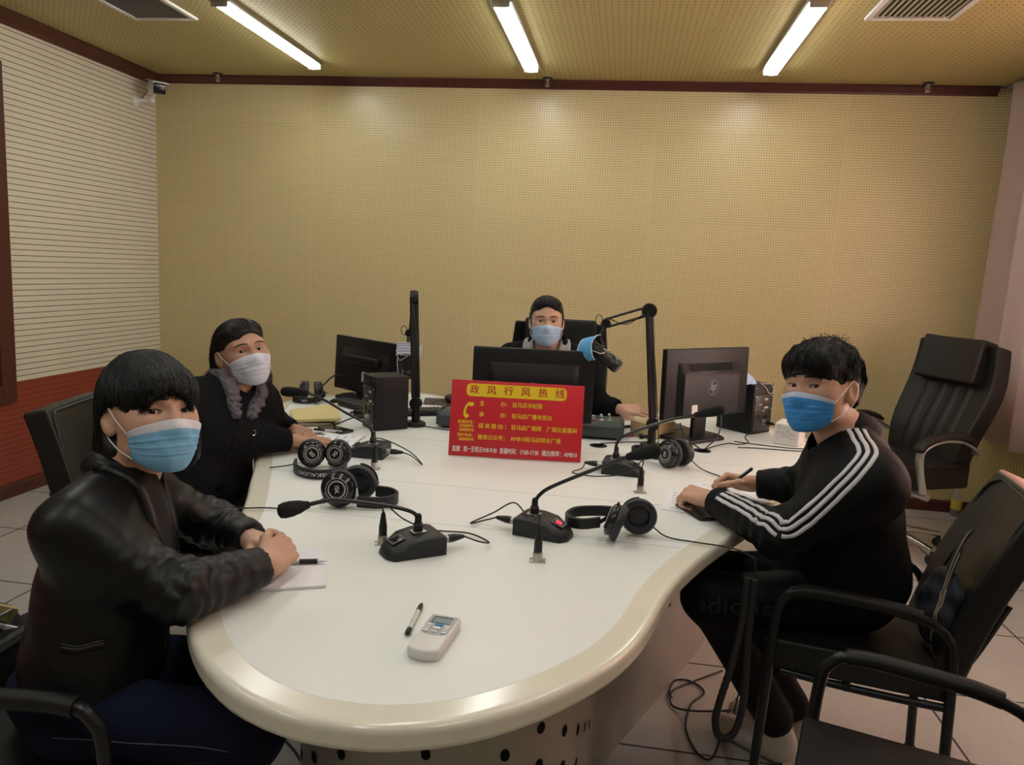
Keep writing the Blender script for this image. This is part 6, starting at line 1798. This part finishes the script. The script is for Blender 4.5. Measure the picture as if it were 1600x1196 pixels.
def ring_collar(parent, j, R, rx, ry, rise, rad, m, a0=150, a1=390, flat=(.7, 1.6), name='collar'):
    nb = Vector(j['nb']); rv, fv, uv = (Vector(R[:, i]) for i in range(3))
    ring = [nb + rv * (rx * math.cos(a)) + fv * (ry * math.sin(a)) + uv * (rise - rise * 1.2 * math.sin(a)) for a in [math.radians(a0 + (a1 - a0) * k / 22) for k in range(23)]]
    mb = MB(); mb.tube(ring, [rad * .7] + [rad] * 21 + [rad * .7], 10, flat=flat); return part(parent, name, mb, m, world=True)
def scalp_sets(f, n, seed, L, rad, off, jit, flow, cx=0, cy=-.01, spread=.075, wav=.0004, z=.12, sy=1.15):
    r = np.random.default_rng(seed); th = r.uniform(0, 6.28, n); rr = np.sqrt(r.uniform(.02, 1, n)) * spread
    st = project(f, np.stack([cx + rr * np.cos(th), cy + rr * np.sin(th) * sy, np.full(n, z)], 1), .001)
    return strands(f, st, flow, 0, L, rad, off, jit, seed + 1, wav=wav)

# =========================================================== older woman in black (left, farther)
def woman_older():
    Hc = (2.128, -2.75, 1.113)
    j = dict(pel=(2.045, -2.975, .595), nb=(2.100, -2.775, .975), shR=(1.985, -2.895, .935), shL=(2.145, -2.680, .925), elR=(2.155, -2.865, .822), wrR=(2.300, -2.700, .800), elL=(2.165, -2.585, .818), wrL=(2.262, -2.600, .812),
             knR=(2.40, -2.99, .56), knL=(2.41, -2.84, .56), anR=(2.30, -2.99, .10), anL=(2.30, -2.84, .10))
    fw = Vector((.77, -.58, -.1))
    MR = hand_frame(j['wrR'], Vector(j['wrR']) + Vector((.86, .40, -.05)), (.0, -.1, 1)); hR = hand_prims(MR, True, [(.10, .25, .2), (.12, .3, .2), (.15, .3, .25), (.2, .35, .3)], [(.75, .65, -.1), (.35, .9, -.2), (.2, .95, -.1)], .92, elbow=j['elR'])
    ML = hand_frame(j['wrL'], Vector(j['wrL']) + Vector((.78, -.60, .02)), (-.05, -.35, 1)); hL = hand_prims(ML, False, [(.55, 1.25, .8), (.6, 1.3, .8), (.65, 1.3, .8), (.7, 1.3, .8)], [(.55, .8, -.3), (.1, .9, -.45), (-.2, .8, -.5)], .92, elbow=j['elL'])
    root, H, hf, base, R = seated('older woman in black with a ruffled grey collar and white mask, hands folded on papers', m_skin2, Hc, .38, .05, .20, j, fw, False, [(hR, j['wrR']), (hL, j['wrL'])], .049)
    worn_mask(root, H, base, (.50, .53, .62), (.56, .57, .64), 'mask_white', band=.10, seed=4, topz=-.012)
    hu = union([s_ell((0, -.018, .028), (.0865, .106, .098)), s_ell((0, .040, .072), (.069, .054, .043), k=.03), s_ell((.052, -.060, -.050), (.046, .046, .080), k=.04), s_ell((-.056, -.045, -.055), (.036, .048, .082), k=.04), s_ell((.085, -.070, -.085), (.030, .030, .034), k=.02), s_ell((-.066, -.030, -.115), (.026, .03, .030), k=.02), s_ell((.100, -.075, -.062), (.020, .022, .020), k=.015)])
    face, _ = s_ell((-.010, .114, -.014), (.067, .074, .082)); earc, _ = s_ell((.090, .016, -.020), (.026, .034, .046)); n1 = sine_noise(.022, 8, 6, (1.1, 1.1, .5)); n2 = sine_noise(.03, 6, 7)
    def hair(P):
        d = hu(P) + n1(P) * .0022 + n2(P) * .004 * (P[:, 2] < -.04)
        d = smax(d, -face(P), .006); return smax(d, -earc(P), .008)
    flow = lambda P: np.stack([np.sign(P[:, 0] + .025) * .9 + P[:, 0] * 2, -np.ones(len(P)) * .9, -np.ones(len(P)) * .5 * (1 + (P[:, 2] < .03) * 2)], 1)
    s1 = scalp_sets(hair, 1300, 3, .24, .0009, .0003, .0012, flow, cx=-.01, cy=.015, wav=.0007, spread=.08)
    rr = np.random.default_rng(6); n = 160
    st = project(hair, np.stack([np.where(rr.random(n) < .55, .075, -.068) + rr.normal(0, .018, n), rr.normal(-.05, .02, n), rr.uniform(-.10, -.02, n)], 1), .001)
    s2 = strands(hair, st, lambda P: np.stack([np.sign(P[:, 0]) * .5, np.zeros(len(P)), -np.ones(len(P))], 1), 0, .07, .0010, .004, .007, 9, wav=.0035, wl=.05)
    st = project(hair, np.stack([rr.uniform(-.064, .064, 420), np.full(420, .085), rr.uniform(.072, .105, 420)], 1), .001)
    s3 = strands(hair, st, lambda P: np.stack([np.sign(P[:, 0] + .02) * .8, -np.ones(len(P)) * .8, np.ones(len(P)) * .1 * (P[:, 1] > .04)], 1), 0, .14, .0009, .0004, .0010, 19)
    hair_piece(root, H, hair, (-.14, -.16, -.17), (.16, .13, .15), .0036, [s1, s2, s3], m_hair_b)
    g1 = sine_noise(.14, 6, 51); g2 = sine_noise(.05, 6, 52)
    wr = sumf(lambda Q: g1(Q) * .004 + g2(Q) * .0010, limb_folds(j['elR'], j['wrR'], .0035, .04, 53, .1, .4), limb_folds(j['shR'], j['elR'], .0035, .045, 54, .9, .4), limb_folds(j['shL'], j['elL'], .003, .045, 55, .8, .5), limb_folds(j['elL'], j['wrL'], .003, .04, 56, .1, .5))
    tz = lambda Q: np.where(Q[:, 0] > 2.16, .7625 - Q[:, 2], -1.)
    f, mesh, bj, full = torso_garment(j, R, wr, (.066, .056, .042), (.175, .120), .585, .062, cuff=.93, above_table=tz, h=.0062)
    cg = np_obj('cardigan', [mesh], m_knit, root)
    nb = npv(j['nb']); rv, fv, uv = R[:, 0], R[:, 1], R[:, 2]; pel = npv(j['pel'])
    on = lambda a, b, h: pel + (nb - pel) * h + rv * a + fv * b
    # ruffled collar: wavy strips either side of the neck opening
    m_ruf = mat('grey_ruffle', (.085, .072, .088), .8, noise=.5, nscale=110)
    for s, pts in ((1, [nb + rv * .066 + uv * .030 - fv * .02, on(.064, .09, 1.0), on(.048, .13, .88), on(.022, .14, .76)]), (-1, [nb - rv * .062 + uv * .020, on(-.050, .11, .95), on(-.026, .14, .82)])):
        for q in range(2):
            V, F = ribbon(bj, pts, [.030, .040, .036, .016], .006 + .004 * q, nw=8, sub=14, shift=.006 * q)
            K = len(V) // 2; nrm = grad(bj, V[:K], 2e-3); i = np.arange(K) // 9; a = np.arange(K) % 9
            wv = np.sin(i * .95 + q * 1.7 + a * .25) * .0075 * np.abs(a - 4) / 4 + np.sin(i * 1.3) * .002
            V[:K] += nrm * (wv + .004)[:, None]
            np_obj('ruffle', [(V, F)], m_ruf, cg)
    blouse = [s_cap(on(0, -.01, .8), nb + uv * .012, .085, .054, k=.05)]
    lo, hi = bounds_of([on(0, 0, .6), nb], .14); ub = union(blouse)
    np_obj('blouse', [surface_nets(lambda Q: smax(ub(Q), (Q - (nb + uv * .020)) @ uv, .004), lo, hi, .007)], mat('dark_print_blouse', (.03, .026, .032), .8, noise=.7, nscale=70), root)
    V, F = ribbon(bj, [on(.004, .14, .76), on(.006, .16, .5), on(.004, .18, .2)], [.016, .016, .016], .003); np_obj('button_band', [(V, F)], m_knit, cg)
    q = project(bj, npv([on(-.052, .15, .70)]), .004)[0]; mb = MB(); mb.tube([Vector(q) + Vector(rv) * (.006 * math.cos(a)) + Vector(uv) * (.009 * math.sin(a)) for a in [math.radians(40 + 270 * k / 12) for k in range(13)]], .0016, 6); part(cg, 'brooch', mb, m_chrome, world=True)
    trousers(root, j, R, m_trousers, .088, lambda Q: g1(Q) * .003, name='skirt')
    shoes(root, j, {'R': (.9, .1, 0), 'L': (.9, .1, 0)}, m_black_matte)
    return root
woman_older()

# =========================================================== woman at the desk behind the big monitor
def woman_operator():
    Hc = (3.089, -1.476, 1.209)
    j = dict(pel=(3.12, -1.27, .645), nb=(3.098, -1.435, 1.062), shR=(2.925, -1.42, 1.000), shL=(3.275, -1.395, 1.000), elR=(2.835, -1.44, .85), wrR=(2.93, -1.585, .870), elL=(3.375, -1.47, .805), wrL=(3.492, -1.535, .800),
             knR=(3.03, -1.64, .60), knL=(3.22, -1.64, .60), anR=(3.03, -1.58, .10), anL=(3.22, -1.58, .10))
    fw = Vector((-.02, -1, -.1))
    ML = hand_frame(j['wrL'], Vector(j['wrL']) + Vector((.97, .05, .02)), (-.05, -.62, .75)); hL = hand_prims(ML, False, [(.25, .55, .4), (.35, .6, .45), (.5, .7, .5), (.65, .8, .5)], [(.6, .8, -.2), (.2, .95, -.3), (.1, .95, -.3)], .93, spread=.18, elbow=j['elL'])
    MR = hand_frame(j['wrR'], Vector(j['wrR']) + Vector((.1, -1, -.05)), (0, 0, 1)); hR = hand_prims(MR, True, RELAX, [(.75, .65, -.1), (.35, .9, -.2), (.2, .95, -.1)], .93, elbow=j['elR'])
    root, H, hf, base, R = seated('woman in a dark hooded jacket and light blue mask sitting behind the large monitor', m_skin3, Hc, .03, .0, .02, j, fw, False, [(hR, j['wrR']), (hL, j['wrL'])], .050)
    worn_mask(root, H, base, (.40, .56, .76), (.50, .62, .78), 'mask_light_blue', band=.10, seed=7)
    hu = union([s_ell((0, -.018, .033), (.086, .102, .100)), s_ell((0, .042, .084), (.066, .052, .036), k=.03), s_ell((0, -.09, .02), (.04, .04, .05), k=.03), s_ell((.074, -.005, .0), (.012, .022, .035), k=.015), s_ell((-.074, -.005, .0), (.012, .022, .035), k=.015)])
    face, _ = s_ell((0, .114, -.006), (.068, .074, .088)); n1 = sine_noise(.02, 8, 16, (1, .4, 1.1))
    def hair(P): return smax(hu(P) + n1(P) * .0016, -face(P), .006)
    flow = lambda P: np.stack([P[:, 0] * 5, -np.ones(len(P)), -np.ones(len(P)) * .2], 1)
    s1 = scalp_sets(hair, 700, 13, .16, .0009, .0004, .0010, flow, cy=.045, spread=.07)
    rr = np.random.default_rng(17); n = 420
    st = project(hair, np.stack([rr.uniform(-.066, .066, n), np.full(n, .085), rr.uniform(.070, .105, n)], 1), .001)
    s2 = strands(hair, st, lambda P: np.stack([P[:, 0] * 3, -np.ones(len(P)), np.ones(len(P)) * .35 * (P[:, 1] > .02)], 1), 0, .13, .0009, .0004, .0010, 18)
    hair_piece(root, H, hair, (-.12, -.16, -.10), (.12, .12, .15), .0038, [s1, s2], m_hair_b)
    g1 = sine_noise(.14, 6, 61)
    wr = sumf(lambda Q: g1(Q) * .005, limb_folds(j['elL'], j['wrL'], .004, .045, 62, .2, .5))
    tz = lambda Q: np.where(np.abs(Q[:, 0] - 3.12) > .21, .7595 - Q[:, 2], -1.)
    f, mesh, bj, full = torso_garment(j, R, wr, (.068, .060, .046), (.180, .125), .60, .066, cuff=.86, above_table=tz, h=.0075)
    jk = np_obj('jacket', [mesh], m_cotton, root)
    nb = npv(j['nb']); rv, fv, uv = R[:, 0], R[:, 1], R[:, 2]
    # grey hood lining folded open round the neck
    m_hood = mat('grey_hood', (.30, .28, .30), .85)
    for s in (-1, 1):
        V, F = ribbon(bj, [nb + rv * s * .075 + uv * .03 - fv * .05, nb + rv * s * .085 + fv * .03 + uv * .015, nb + rv * s * .060 + fv * .085 - uv * .03, nb + rv * s * .022 + fv * .10 - uv * .075], [.05, .062, .046, .010], .010); np_obj('hood_lining', [(V, F)], m_hood, jk)
    ring_collar(jk, j, R, .092, .088, .030, .022, m_cotton, 165, 375, name='hood')
    tee = union([s_cap(nb - uv * .10, nb + uv * .008, .082, .056, k=.05)])
    lo, hi = bounds_of([nb - npv((0, 0, .1)), nb], .12); np_obj('top', [surface_nets(lambda Q: smax(tee(Q), (Q - (nb + uv * .012)) @ uv, .004), lo, hi, .008)], mat('grey_top', (.12, .10, .10), .85), root)
    trousers(root, j, R, m_trousers, .085, lambda Q: g1(Q) * .003, seat_z=.556)
    shoes(root, j, {'R': (0, -1, 0), 'L': (0, -1, 0)}, m_black_matte)
woman_operator()

# =========================================================== young man in the striped track jacket
def young_man():
    Hc = (4.014, -3.138, 1.182)
    j = dict(pel=(4.175, -3.045, .615), nb=(4.092, -3.125, 1.050), shL=(4.112, -3.300, .965), shR=(4.155, -2.985, .965), elL=(3.915, -3.265, .800), wrL=(3.772, -3.005, .806), elR=(4.055, -2.830, .825), wrR=(3.925, -2.805, .812),
             knL=(3.765, -3.145, .555), knR=(3.80, -2.97, .555), anL=(4.02, -3.02, .125), anR=(4.09, -2.93, .125))
    fw = Vector((-.97, .15, -.15))
    ML = hand_frame(j['wrL'], Vector(j['wrL']) + Vector((-.80, .58, -.02)), (-.10, -.30, .95)); hL = hand_prims(ML, False, [(.75, 1.35, .8), (.85, 1.4, .8), (.95, 1.4, .8), (1.05, 1.4, .8)], [(.50, .80, -.35), (.0, .9, -.5), (-.25, .8, -.5)], 1.0, elbow=j['elL'])
    MR = hand_frame(j['wrR'], Vector(j['wrR']) + Vector((-.96, .05, .06)), (.05, .62, .78)); hR = hand_prims(MR, True, [(.75, .95, .35), (.85, 1.05, .5), (1.0, 1.2, .6), (1.15, 1.2, .6)], [(.55, .75, -.35), (.15, .90, -.40), (-.15, .95, -.15)], 1.0, elbow=j['elR'])
    root, H, hf, base, R = seated('young man in a black track jacket with white stripes and bright blue mask, writing', m_skin, Hc, -.55, .02, .05, j, fw, True, [(hR, j['wrR']), (hL, j['wrL'])], .056)
    worn_mask(root, H, base, (.035, .24, .62), (.46, .52, .68), 'mask_bright_blue', band=.13, w=1.04, seed=11)
    hu = union([s_ell((0, -.010, .043), (.090, .110, .094)), s_ell((0, .066, .060), (.064, .046, .044), k=.035), s_ell((0, -.060, .0), (.076, .056, .075), k=.03)])
    face, _ = s_ell((0, .120, -.057), (.078, .066, .092)); n1 = sine_noise(.028, 8, 26, (1.2, 1.2, .6)); n2 = sine_noise(.05, 6, 27)
    def ears(P):
        a = np.stack([np.abs(P[:, 0]), P[:, 1], P[:, 2]], 1) - npv((.088, .005, -.022)); return np.sqrt((a ** 2 / npv((.024, .034, .046)) ** 2).sum(1)) * .03 - .03
    def hair(P):
        d = hu(P) + n1(P) * .0042 + n2(P) * .004
        d = smax(d, -face(P), .006); d = smax(d, -ears(P), .008)
        return smax(d, -(P[:, 2] + .070 - .03 * (P[:, 1] > 0)), .01)
    flow = lambda P: np.stack([P[:, 0] * 5, (P[:, 1] + .05) * 5, -np.ones(len(P)) * .5], 1)
    s1 = scalp_sets(hair, 1100, 23, .12, .0010, .0015, .0035, flow, cy=-.04, spread=.08, wav=.0008)
    rr = np.random.default_rng(26); n = 220
    st = project(hair, np.stack([rr.uniform(-.060, .060, n), np.full(n, .075), np.full(n, .085)], 1), .001)
    s2 = strands(lambda P: hu(P), st, lambda P: np.stack([P[:, 0] * 2 + .25, np.full(len(P), .3), -np.ones(len(P))], 1), 0, .088, .0011, .001, .004, 29)
    st = project(hair, np.stack([rr.normal(0, .05, 90), rr.normal(-.03, .05, 90), np.full(90, .13)], 1), .0)
    up_ = np.stack([st, st + rr.normal(0, .006, st.shape) + npv((0, 0, .004)), st + rr.normal(0, .010, st.shape) + npv((0, 0, .007))], 1)
    s3 = tubes_np(up_, np.array([.0012, .0009, .0004]), 3)
    hair_piece(root, H, hair, (-.13, -.16, -.10), (.13, .14, .17), .0036, [s1, s2, s3], m_hair)
    g1 = sine_noise(.15, 6, 71); g2 = sine_noise(.06, 6, 72)
    wr = sumf(lambda Q: g1(Q) * .005 + g2(Q) * .0012, limb_folds(j['elL'], j['wrL'], .0045, .045, 73, .1, .45), limb_folds(j['shL'], j['elL'], .004, .055, 74, .9, .4), limb_folds(j['elR'], j['wrR'], .0032, .05, 75, .2, .5), limb_folds(j['shR'], j['elR'], .004, .05, 76, .8, .5))
    def tz(Q): return np.where(Q[:, 0] + .45 * (Q[:, 1] + 3.2) < 3.86, .7595 - Q[:, 2], -1.)
    f, mesh, bj, full = torso_garment(j, R, wr, (.067, .060, .044), (.190, .130), .575, .068, cuff=.93, above_table=tz, h=.0062)
    jk = np_obj('track_jacket', [mesh], m_track, root)
    nb = npv(j['nb']); rv, fv, uv = R[:, 0], R[:, 1], R[:, 2]; pel = npv(j['pel'])
    ring_collar(jk, j, R, .066, .066, .020, .022, m_track, 128, 412, flat=(.45, 1.7))
    for s in 'RL':
        e, w = Vector(j['el' + s]), Vector(j['wr' + s]); mb = MB(); c = e.lerp(w, .93); dd = (w - e).normalized()
        mb.tube([c - dd * .030, c - dd * .026, c - dd * .004, c + dd * .003], [.040, .0465, .0455, .036], 20); part(jk, 'cuff', mb, mat('ribbed_cuff', (.004, .004, .005), .8, spec=.2, bump=.5, bscale=300), world=True)
    # three white stripes from collar to cuff on each sleeve
    m_str = mat('white_stripe', (.55, .54, .56), .7)
    for s, side in (('L', -1), ('R', 1)):
        sh, e, w = Vector(j['sh' + s]), Vector(j['el' + s]), Vector(j['wr' + s]); c = e.lerp(w, .86)
        lat = Vector(rv) * side; zz = Vector((0, 0, 1)); fr = Vector(fv)
        ax = [Vector(nb).lerp(sh, .42) + zz * .06 + fr * .005, sh + (zz * .9 + lat * .45 + fr * .25).normalized() * .07, sh.lerp(e, .5) + (lat * .8 + zz * .42 + fr * .35).normalized() * .066, sh.lerp(e, .92) + (lat * .98 + zz * .12).normalized() * .062, e.lerp(w, .12) + (lat * .96 + zz * .28).normalized() * .060, e.lerp(w, .5) + (lat * .78 + zz * .62).normalized() * .054, c + (lat * .62 + zz * .78).normalized() * .046]
        eo = (lat * .78 + zz * .60).normalized() * .061; e0 = e + eo
        up_ax = ax[:3] + [sh.lerp(e, .85) + (lat * .86 + zz * .45 + fr * .1).normalized() * .063, e0]
        lo_ax = [e0, e.lerp(w, .30) + (lat * .74 + zz * .66).normalized() * .058, e.lerp(w, .6) + (lat * .68 + zz * .73).normalized() * .052, c + (lat * .62 + zz * .78).normalized() * .046]
        for q in (-1, 0, 1):
            pc = [ribbon(full, a_, [.0105] * 5, .0018, nw=2, sub=12, shift=.0195 * q) for a_ in (up_ax, lo_ax)]
            np_obj('sleeve_stripe', pc, m_str, jk)
    # small white three-bar badge on the shoulder blade
    bc = nb + uv * -.045 - fv * .085 - rv * .075
    bd = []
    for k, (hh) in enumerate((.010, .016, .022)):
        p0 = bc + (-rv * .010 * (k - 1)) - fv * 0; bd.append(ribbon(bj, [p0, p0 + uv * hh - rv * hh * .4], [.006, .006], .002, nw=2, sub=4))
    np_obj('three_bar_badge', bd, m_str, jk)
    tr, tf = trousers(root, j, R, m_track, .086, sumf(lambda Q: g1(Q) * .004, limb_folds(j['pel'], j['knL'], .004, .06, 77, .3, .4)), shin=(.066, .056), hipw=.078, seat_r=.285)
    # dark lettering along the near thigh
    tv, tfc = text_mesh('adidas', .085, sx=1.05); Lm = Vector(j['knL']); Hm = Vector(pel) - Vector(rv) * .09
    dx = (Hm - Lm); dx.z = 0; dx.normalize(); vs = np.array([list(Lm + dx * (a + .06) + Vector((0, -.10, .015 + b))) for a, b, c in tv]); vs = project(tf, vs, .0022)
    tx = MB(); tx.add([tuple(v) for v in vs], tfc); part(tr, 'thigh_lettering', tx, mat('charcoal_print', (.011, .011, .012), .7), world=True, smooth=False)
    shoes(root, j, {'L': (-.75, .55, 0), 'R': (-.75, .55, 0)}, mat('white_trainer', (.50, .46, .42), .6, noise=.1, nscale=40), mat('grey_lace', (.25, .24, .27), .7))
    for s in 'RL':
        a = j['an' + s]; k = Vector(j['kn' + s]); mb = MB(); d = (k - Vector(a)).normalized(); mb.tube([Vector(a) - d * .045, Vector(a) + d * .06], [.040, .038], 14); part(root, 'sock', mb, mat('beige_sock', (.32, .24, .13), .85), world=True)
    # the pen in the writing hand
    return root
young_man()
pen('pen', 'black pen held by the striped jacket man over his sheet', (3.785, -2.845, ZT + .008), (3.908, -2.845, ZT + .122),
    [('tip', [(0, 0), (.0008, .005), (.0030, .06), (0, .06)], m_alu), ('grip', [(0, .061), (.0045, .061), (.0055, .30), (0, .30)], m_black_plastic), ('barrel', [(0, .301), (.0056, .301), (.0056, .97), (.0035, 1), (0, 1)], mat('pen_black', (.018, .020, .022), .25))])
# ------------------------------------------------------------------ loose surgical masks, bags
def loose_mask(label, M, body, edge, name, bend, loops, w=.165, h=.10, sag=.02):
    """M: local X = long side, Y = short side; bend = radius-like angle the long side is curled over"""
    t = thing('loose_face_mask', label, 'face mask', M=M)
    U, Vn = 28, 14; vs = []; fs = []
    nz = sine_noise(.05, 6, len(label))
    for lay in (0, 1):
        for j in range(Vn + 1):
            for i in range(U + 1):
                u = i / U - .5; v = j / Vn - .5
                a = u * bend; r = w / bend if bend > .05 else 1e3
                x = r * math.sin(a); z = r * (math.cos(a) - 1) if bend > .05 else 0
                y = v * h * (1 - .12 * abs(u))
                n = float(nz(npv([[u * w, v * h, .3]]))[0]) * .0035 + .0020 * math.sin(v * 26) + sag * math.cos(v * PI) * math.cos(u * PI)
                vs.append((x * (1 + n * 4), y, z + n - lay * .0015))
    K = (U + 1) * (Vn + 1)
    for j in range(Vn):
        for i in range(U):
            k = j * (U + 1) + i; fs += [(k, k + 1, k + U + 2, k + U + 1), (K + k, K + k + U + 1, K + k + U + 2, K + k + 1)]
    lp = list(range(U + 1)) + [U + r * (U + 1) for r in range(1, Vn + 1)] + [Vn * (U + 1) + c for c in range(U - 1, -1, -1)] + [r * (U + 1) for r in range(Vn - 1, 0, -1)]
    for a in range(len(lp)): b = lp[(a + 1) % len(lp)]; fs.append((lp[a], lp[b if False else (a + 1) % len(lp)], K + lp[(a + 1) % len(lp)], K + lp[a]))
    mb = MB(); mb.add(vs, fs); mb.mi = [1 if (k % (U * Vn * 2)) < 0 else 0 for k in range(len(fs))]
    part(t, 'cloth', mb, mat(name, body, .75, noise=.05, nscale=60))
    ed = MB(); top = [Vector(vs[Vn * (U + 1) + i]) for i in range(U + 1)]; ed.tube(top, .0022, 6); ed.tube([Vector(vs[i]) for i in range(U + 1)], .0018, 6); part(t, 'edge_binding', ed, mat(name + '_edge', edge, .75))
    inv = M.inverted()
    for pts in loops:
        c = MB(); c.tube(catmull([inv @ Vector(p) for p in pts], 8), .0014, 6); part(t, 'ear_loop', c, m_loop)
    return t
# blue one hooked on the right boom microphone, hanging left of it
Mb_ = T(3.318, -2.085, 1.162) @ RZ(.25) @ RY(-1.05) @ RX(.35) @ RZ(.5)
loose_mask('bright blue face mask hanging from the microphone of the right boom arm', Mb_, (.10, .38, .70), (.55, .62, .70), 'loose_mask_blue', 2.3, [[(3.345, -2.10, 1.142), (3.365, -2.11, 1.138), (3.392, -2.108, 1.132), (3.425, -2.06, 1.150)], [(3.335, -2.05, 1.185), (3.37, -2.06, 1.150), (3.395, -2.095, 1.100)]], w=.15, h=.085, sag=.006)
Mw_ = T(2.470, -1.835, 1.068) @ RZ(.05) @ RX(1.25)
loose_mask('white face mask wrapped round the microphone of the left boom arm', Mw_, (.55, .57, .72), (.62, .64, .74), 'loose_mask_white', 2.7, [[(2.425, -1.85, 1.055), (2.45, -1.865, 1.040), (2.49, -1.86, 1.040), (2.515, -1.845, 1.05)], [(2.425, -1.85, 1.06), (2.445, -1.868, 1.015), (2.485, -1.87, 1.035)], [(2.43, -1.85, 1.02), (2.44, -1.865, .96), (2.455, -1.86, .925)]], w=.17, h=.055, sag=.003)
Ms_ = T(4.062, -1.615, .998) @ RZ(.72) @ RX(.22) @ RY(.16)
loose_mask('light blue face mask lying on top of the right speaker', Ms_, (.36, .50, .74), (.50, .60, .76), 'loose_mask_pale', 1.0, [[(4.128, -1.625, .992), (4.15, -1.635, .9905), (4.178, -1.622, .9895), (4.192, -1.620, .968), (4.180, -1.640, .948), (4.165, -1.650, .952), (4.150, -1.655, .975), (4.128, -1.650, .9905)]], w=.155, h=.09, sag=.030)

# handbag with an envelope beside the leather jacket woman
t = thing('tote_bag', 'dark blue tote bag with a yellow folder and papers, behind the leather jacket woman', 'bag', (2.075, -3.83, .500))
bg = union([s_ell((2.06, -3.83, .56), (.075, .085, .058)), s_ell((2.05, -3.83, .60), (.060, .080, .05), k=.04)]); nz = sine_noise(.06, 6, 90)
np_obj('bag_body', [surface_nets(lambda Q: smax(smax(bg(Q) + nz(Q) * .005, Q[:, 2] - .612, .01), .5005 - Q[:, 2], .004), npv((1.94, -3.96, .48)), npv((2.20, -3.70, .66)), .006)], mat('navy_bag', (.016, .020, .038), .8, noise=.2, nscale=80), t)
mb = MB(); Mf = T(2.065, -3.84, .575) @ RZ(.5) @ RX(.30) @ RY(.45); mb.box((0, 0, .035), (.10, .008, .12), .002, M=Mf); part(t, 'folder', mb, mat('yellow_folder', (.42, .35, .13), .6), world=True, label='dull yellow folder sticking out of the bag')
mb = MB(); mb.box((.03, -.02, .010), (.10, .006, .10), .001, M=Mf); part(t, 'papers', mb, m_paper, world=True)
mb = MB(); mb.tube(catmull([(2.10, -3.90, .60), (2.13, -3.90, .63), (2.14, -3.84, .635), (2.115, -3.79, .62), (2.09, -3.78, .60)], 8), .006, 8, flat=(1.4, .5)); part(t, 'strap', mb, mat('pale_binding', (.42, .42, .45), .7), world=True)

# soft bag wedged between the young man's back and his chair
t = thing('shoulder_bag', 'dark navy shoulder bag with pale edged straps behind the striped jacket man', 'bag', (4.37, -3.13, .505))
bg = union([s_ell((4.362, -3.17, .580), (.032, .10, .076)), s_ell((4.385, -3.165, .66), (.028, .085, .055), k=.04)]); nz2 = sine_noise(.07, 6, 91)
bgf = lambda Q: smax(bg(Q) + nz2(Q) * .006, .5005 - Q[:, 2], .004)
np_obj('bag_body', [surface_nets(bgf, npv((4.26, -3.28, .48)), npv((4.50, -2.98, .76)), .006)], mat('navy_canvas', (.010, .012, .022), .8, noise=.2, nscale=90), t)
m_bind = mat('pale_binding', (.42, .42, .45), .7); m_strap = mat('black_strap', (.010, .010, .011), .7)
for k, pts in enumerate(([(4.36, -3.20, .66), (4.385, -3.175, .735), (4.415, -3.155, .80), (4.44, -3.13, .815), (4.435, -3.10, .77), (4.41, -3.09, .70)], [(4.35, -3.215, .62), (4.375, -3.195, .70), (4.395, -3.18, .755), (4.405, -3.165, .765), (4.40, -3.14, .73), (4.39, -3.12, .68)])):
    P = catmull(pts, 8); mb = MB(); mb.tube(P, .012, 8, flat=(1.3, .3)); sp = part(t, 'strap', mb, m_strap, world=True)
    mb = MB(); mb.tube([p + Vector((-.004, -.012, .002)) for p in P], .0022, 6); part(sp, 'edging', mb, mat('beige_edging', (.24, .20, .14), .7), world=True)
for k in range(2):
    V, F = ribbon(bgf, [(4.33 + .03 * k, -3.22, .68), (4.325 + .025 * k, -3.235, .60), (4.33 + .02 * k, -3.22, .53)], [.004] * 3, .002); np_obj('piping', [(V, F)], mat('beige_edging', (.24, .20, .14), .7), t)
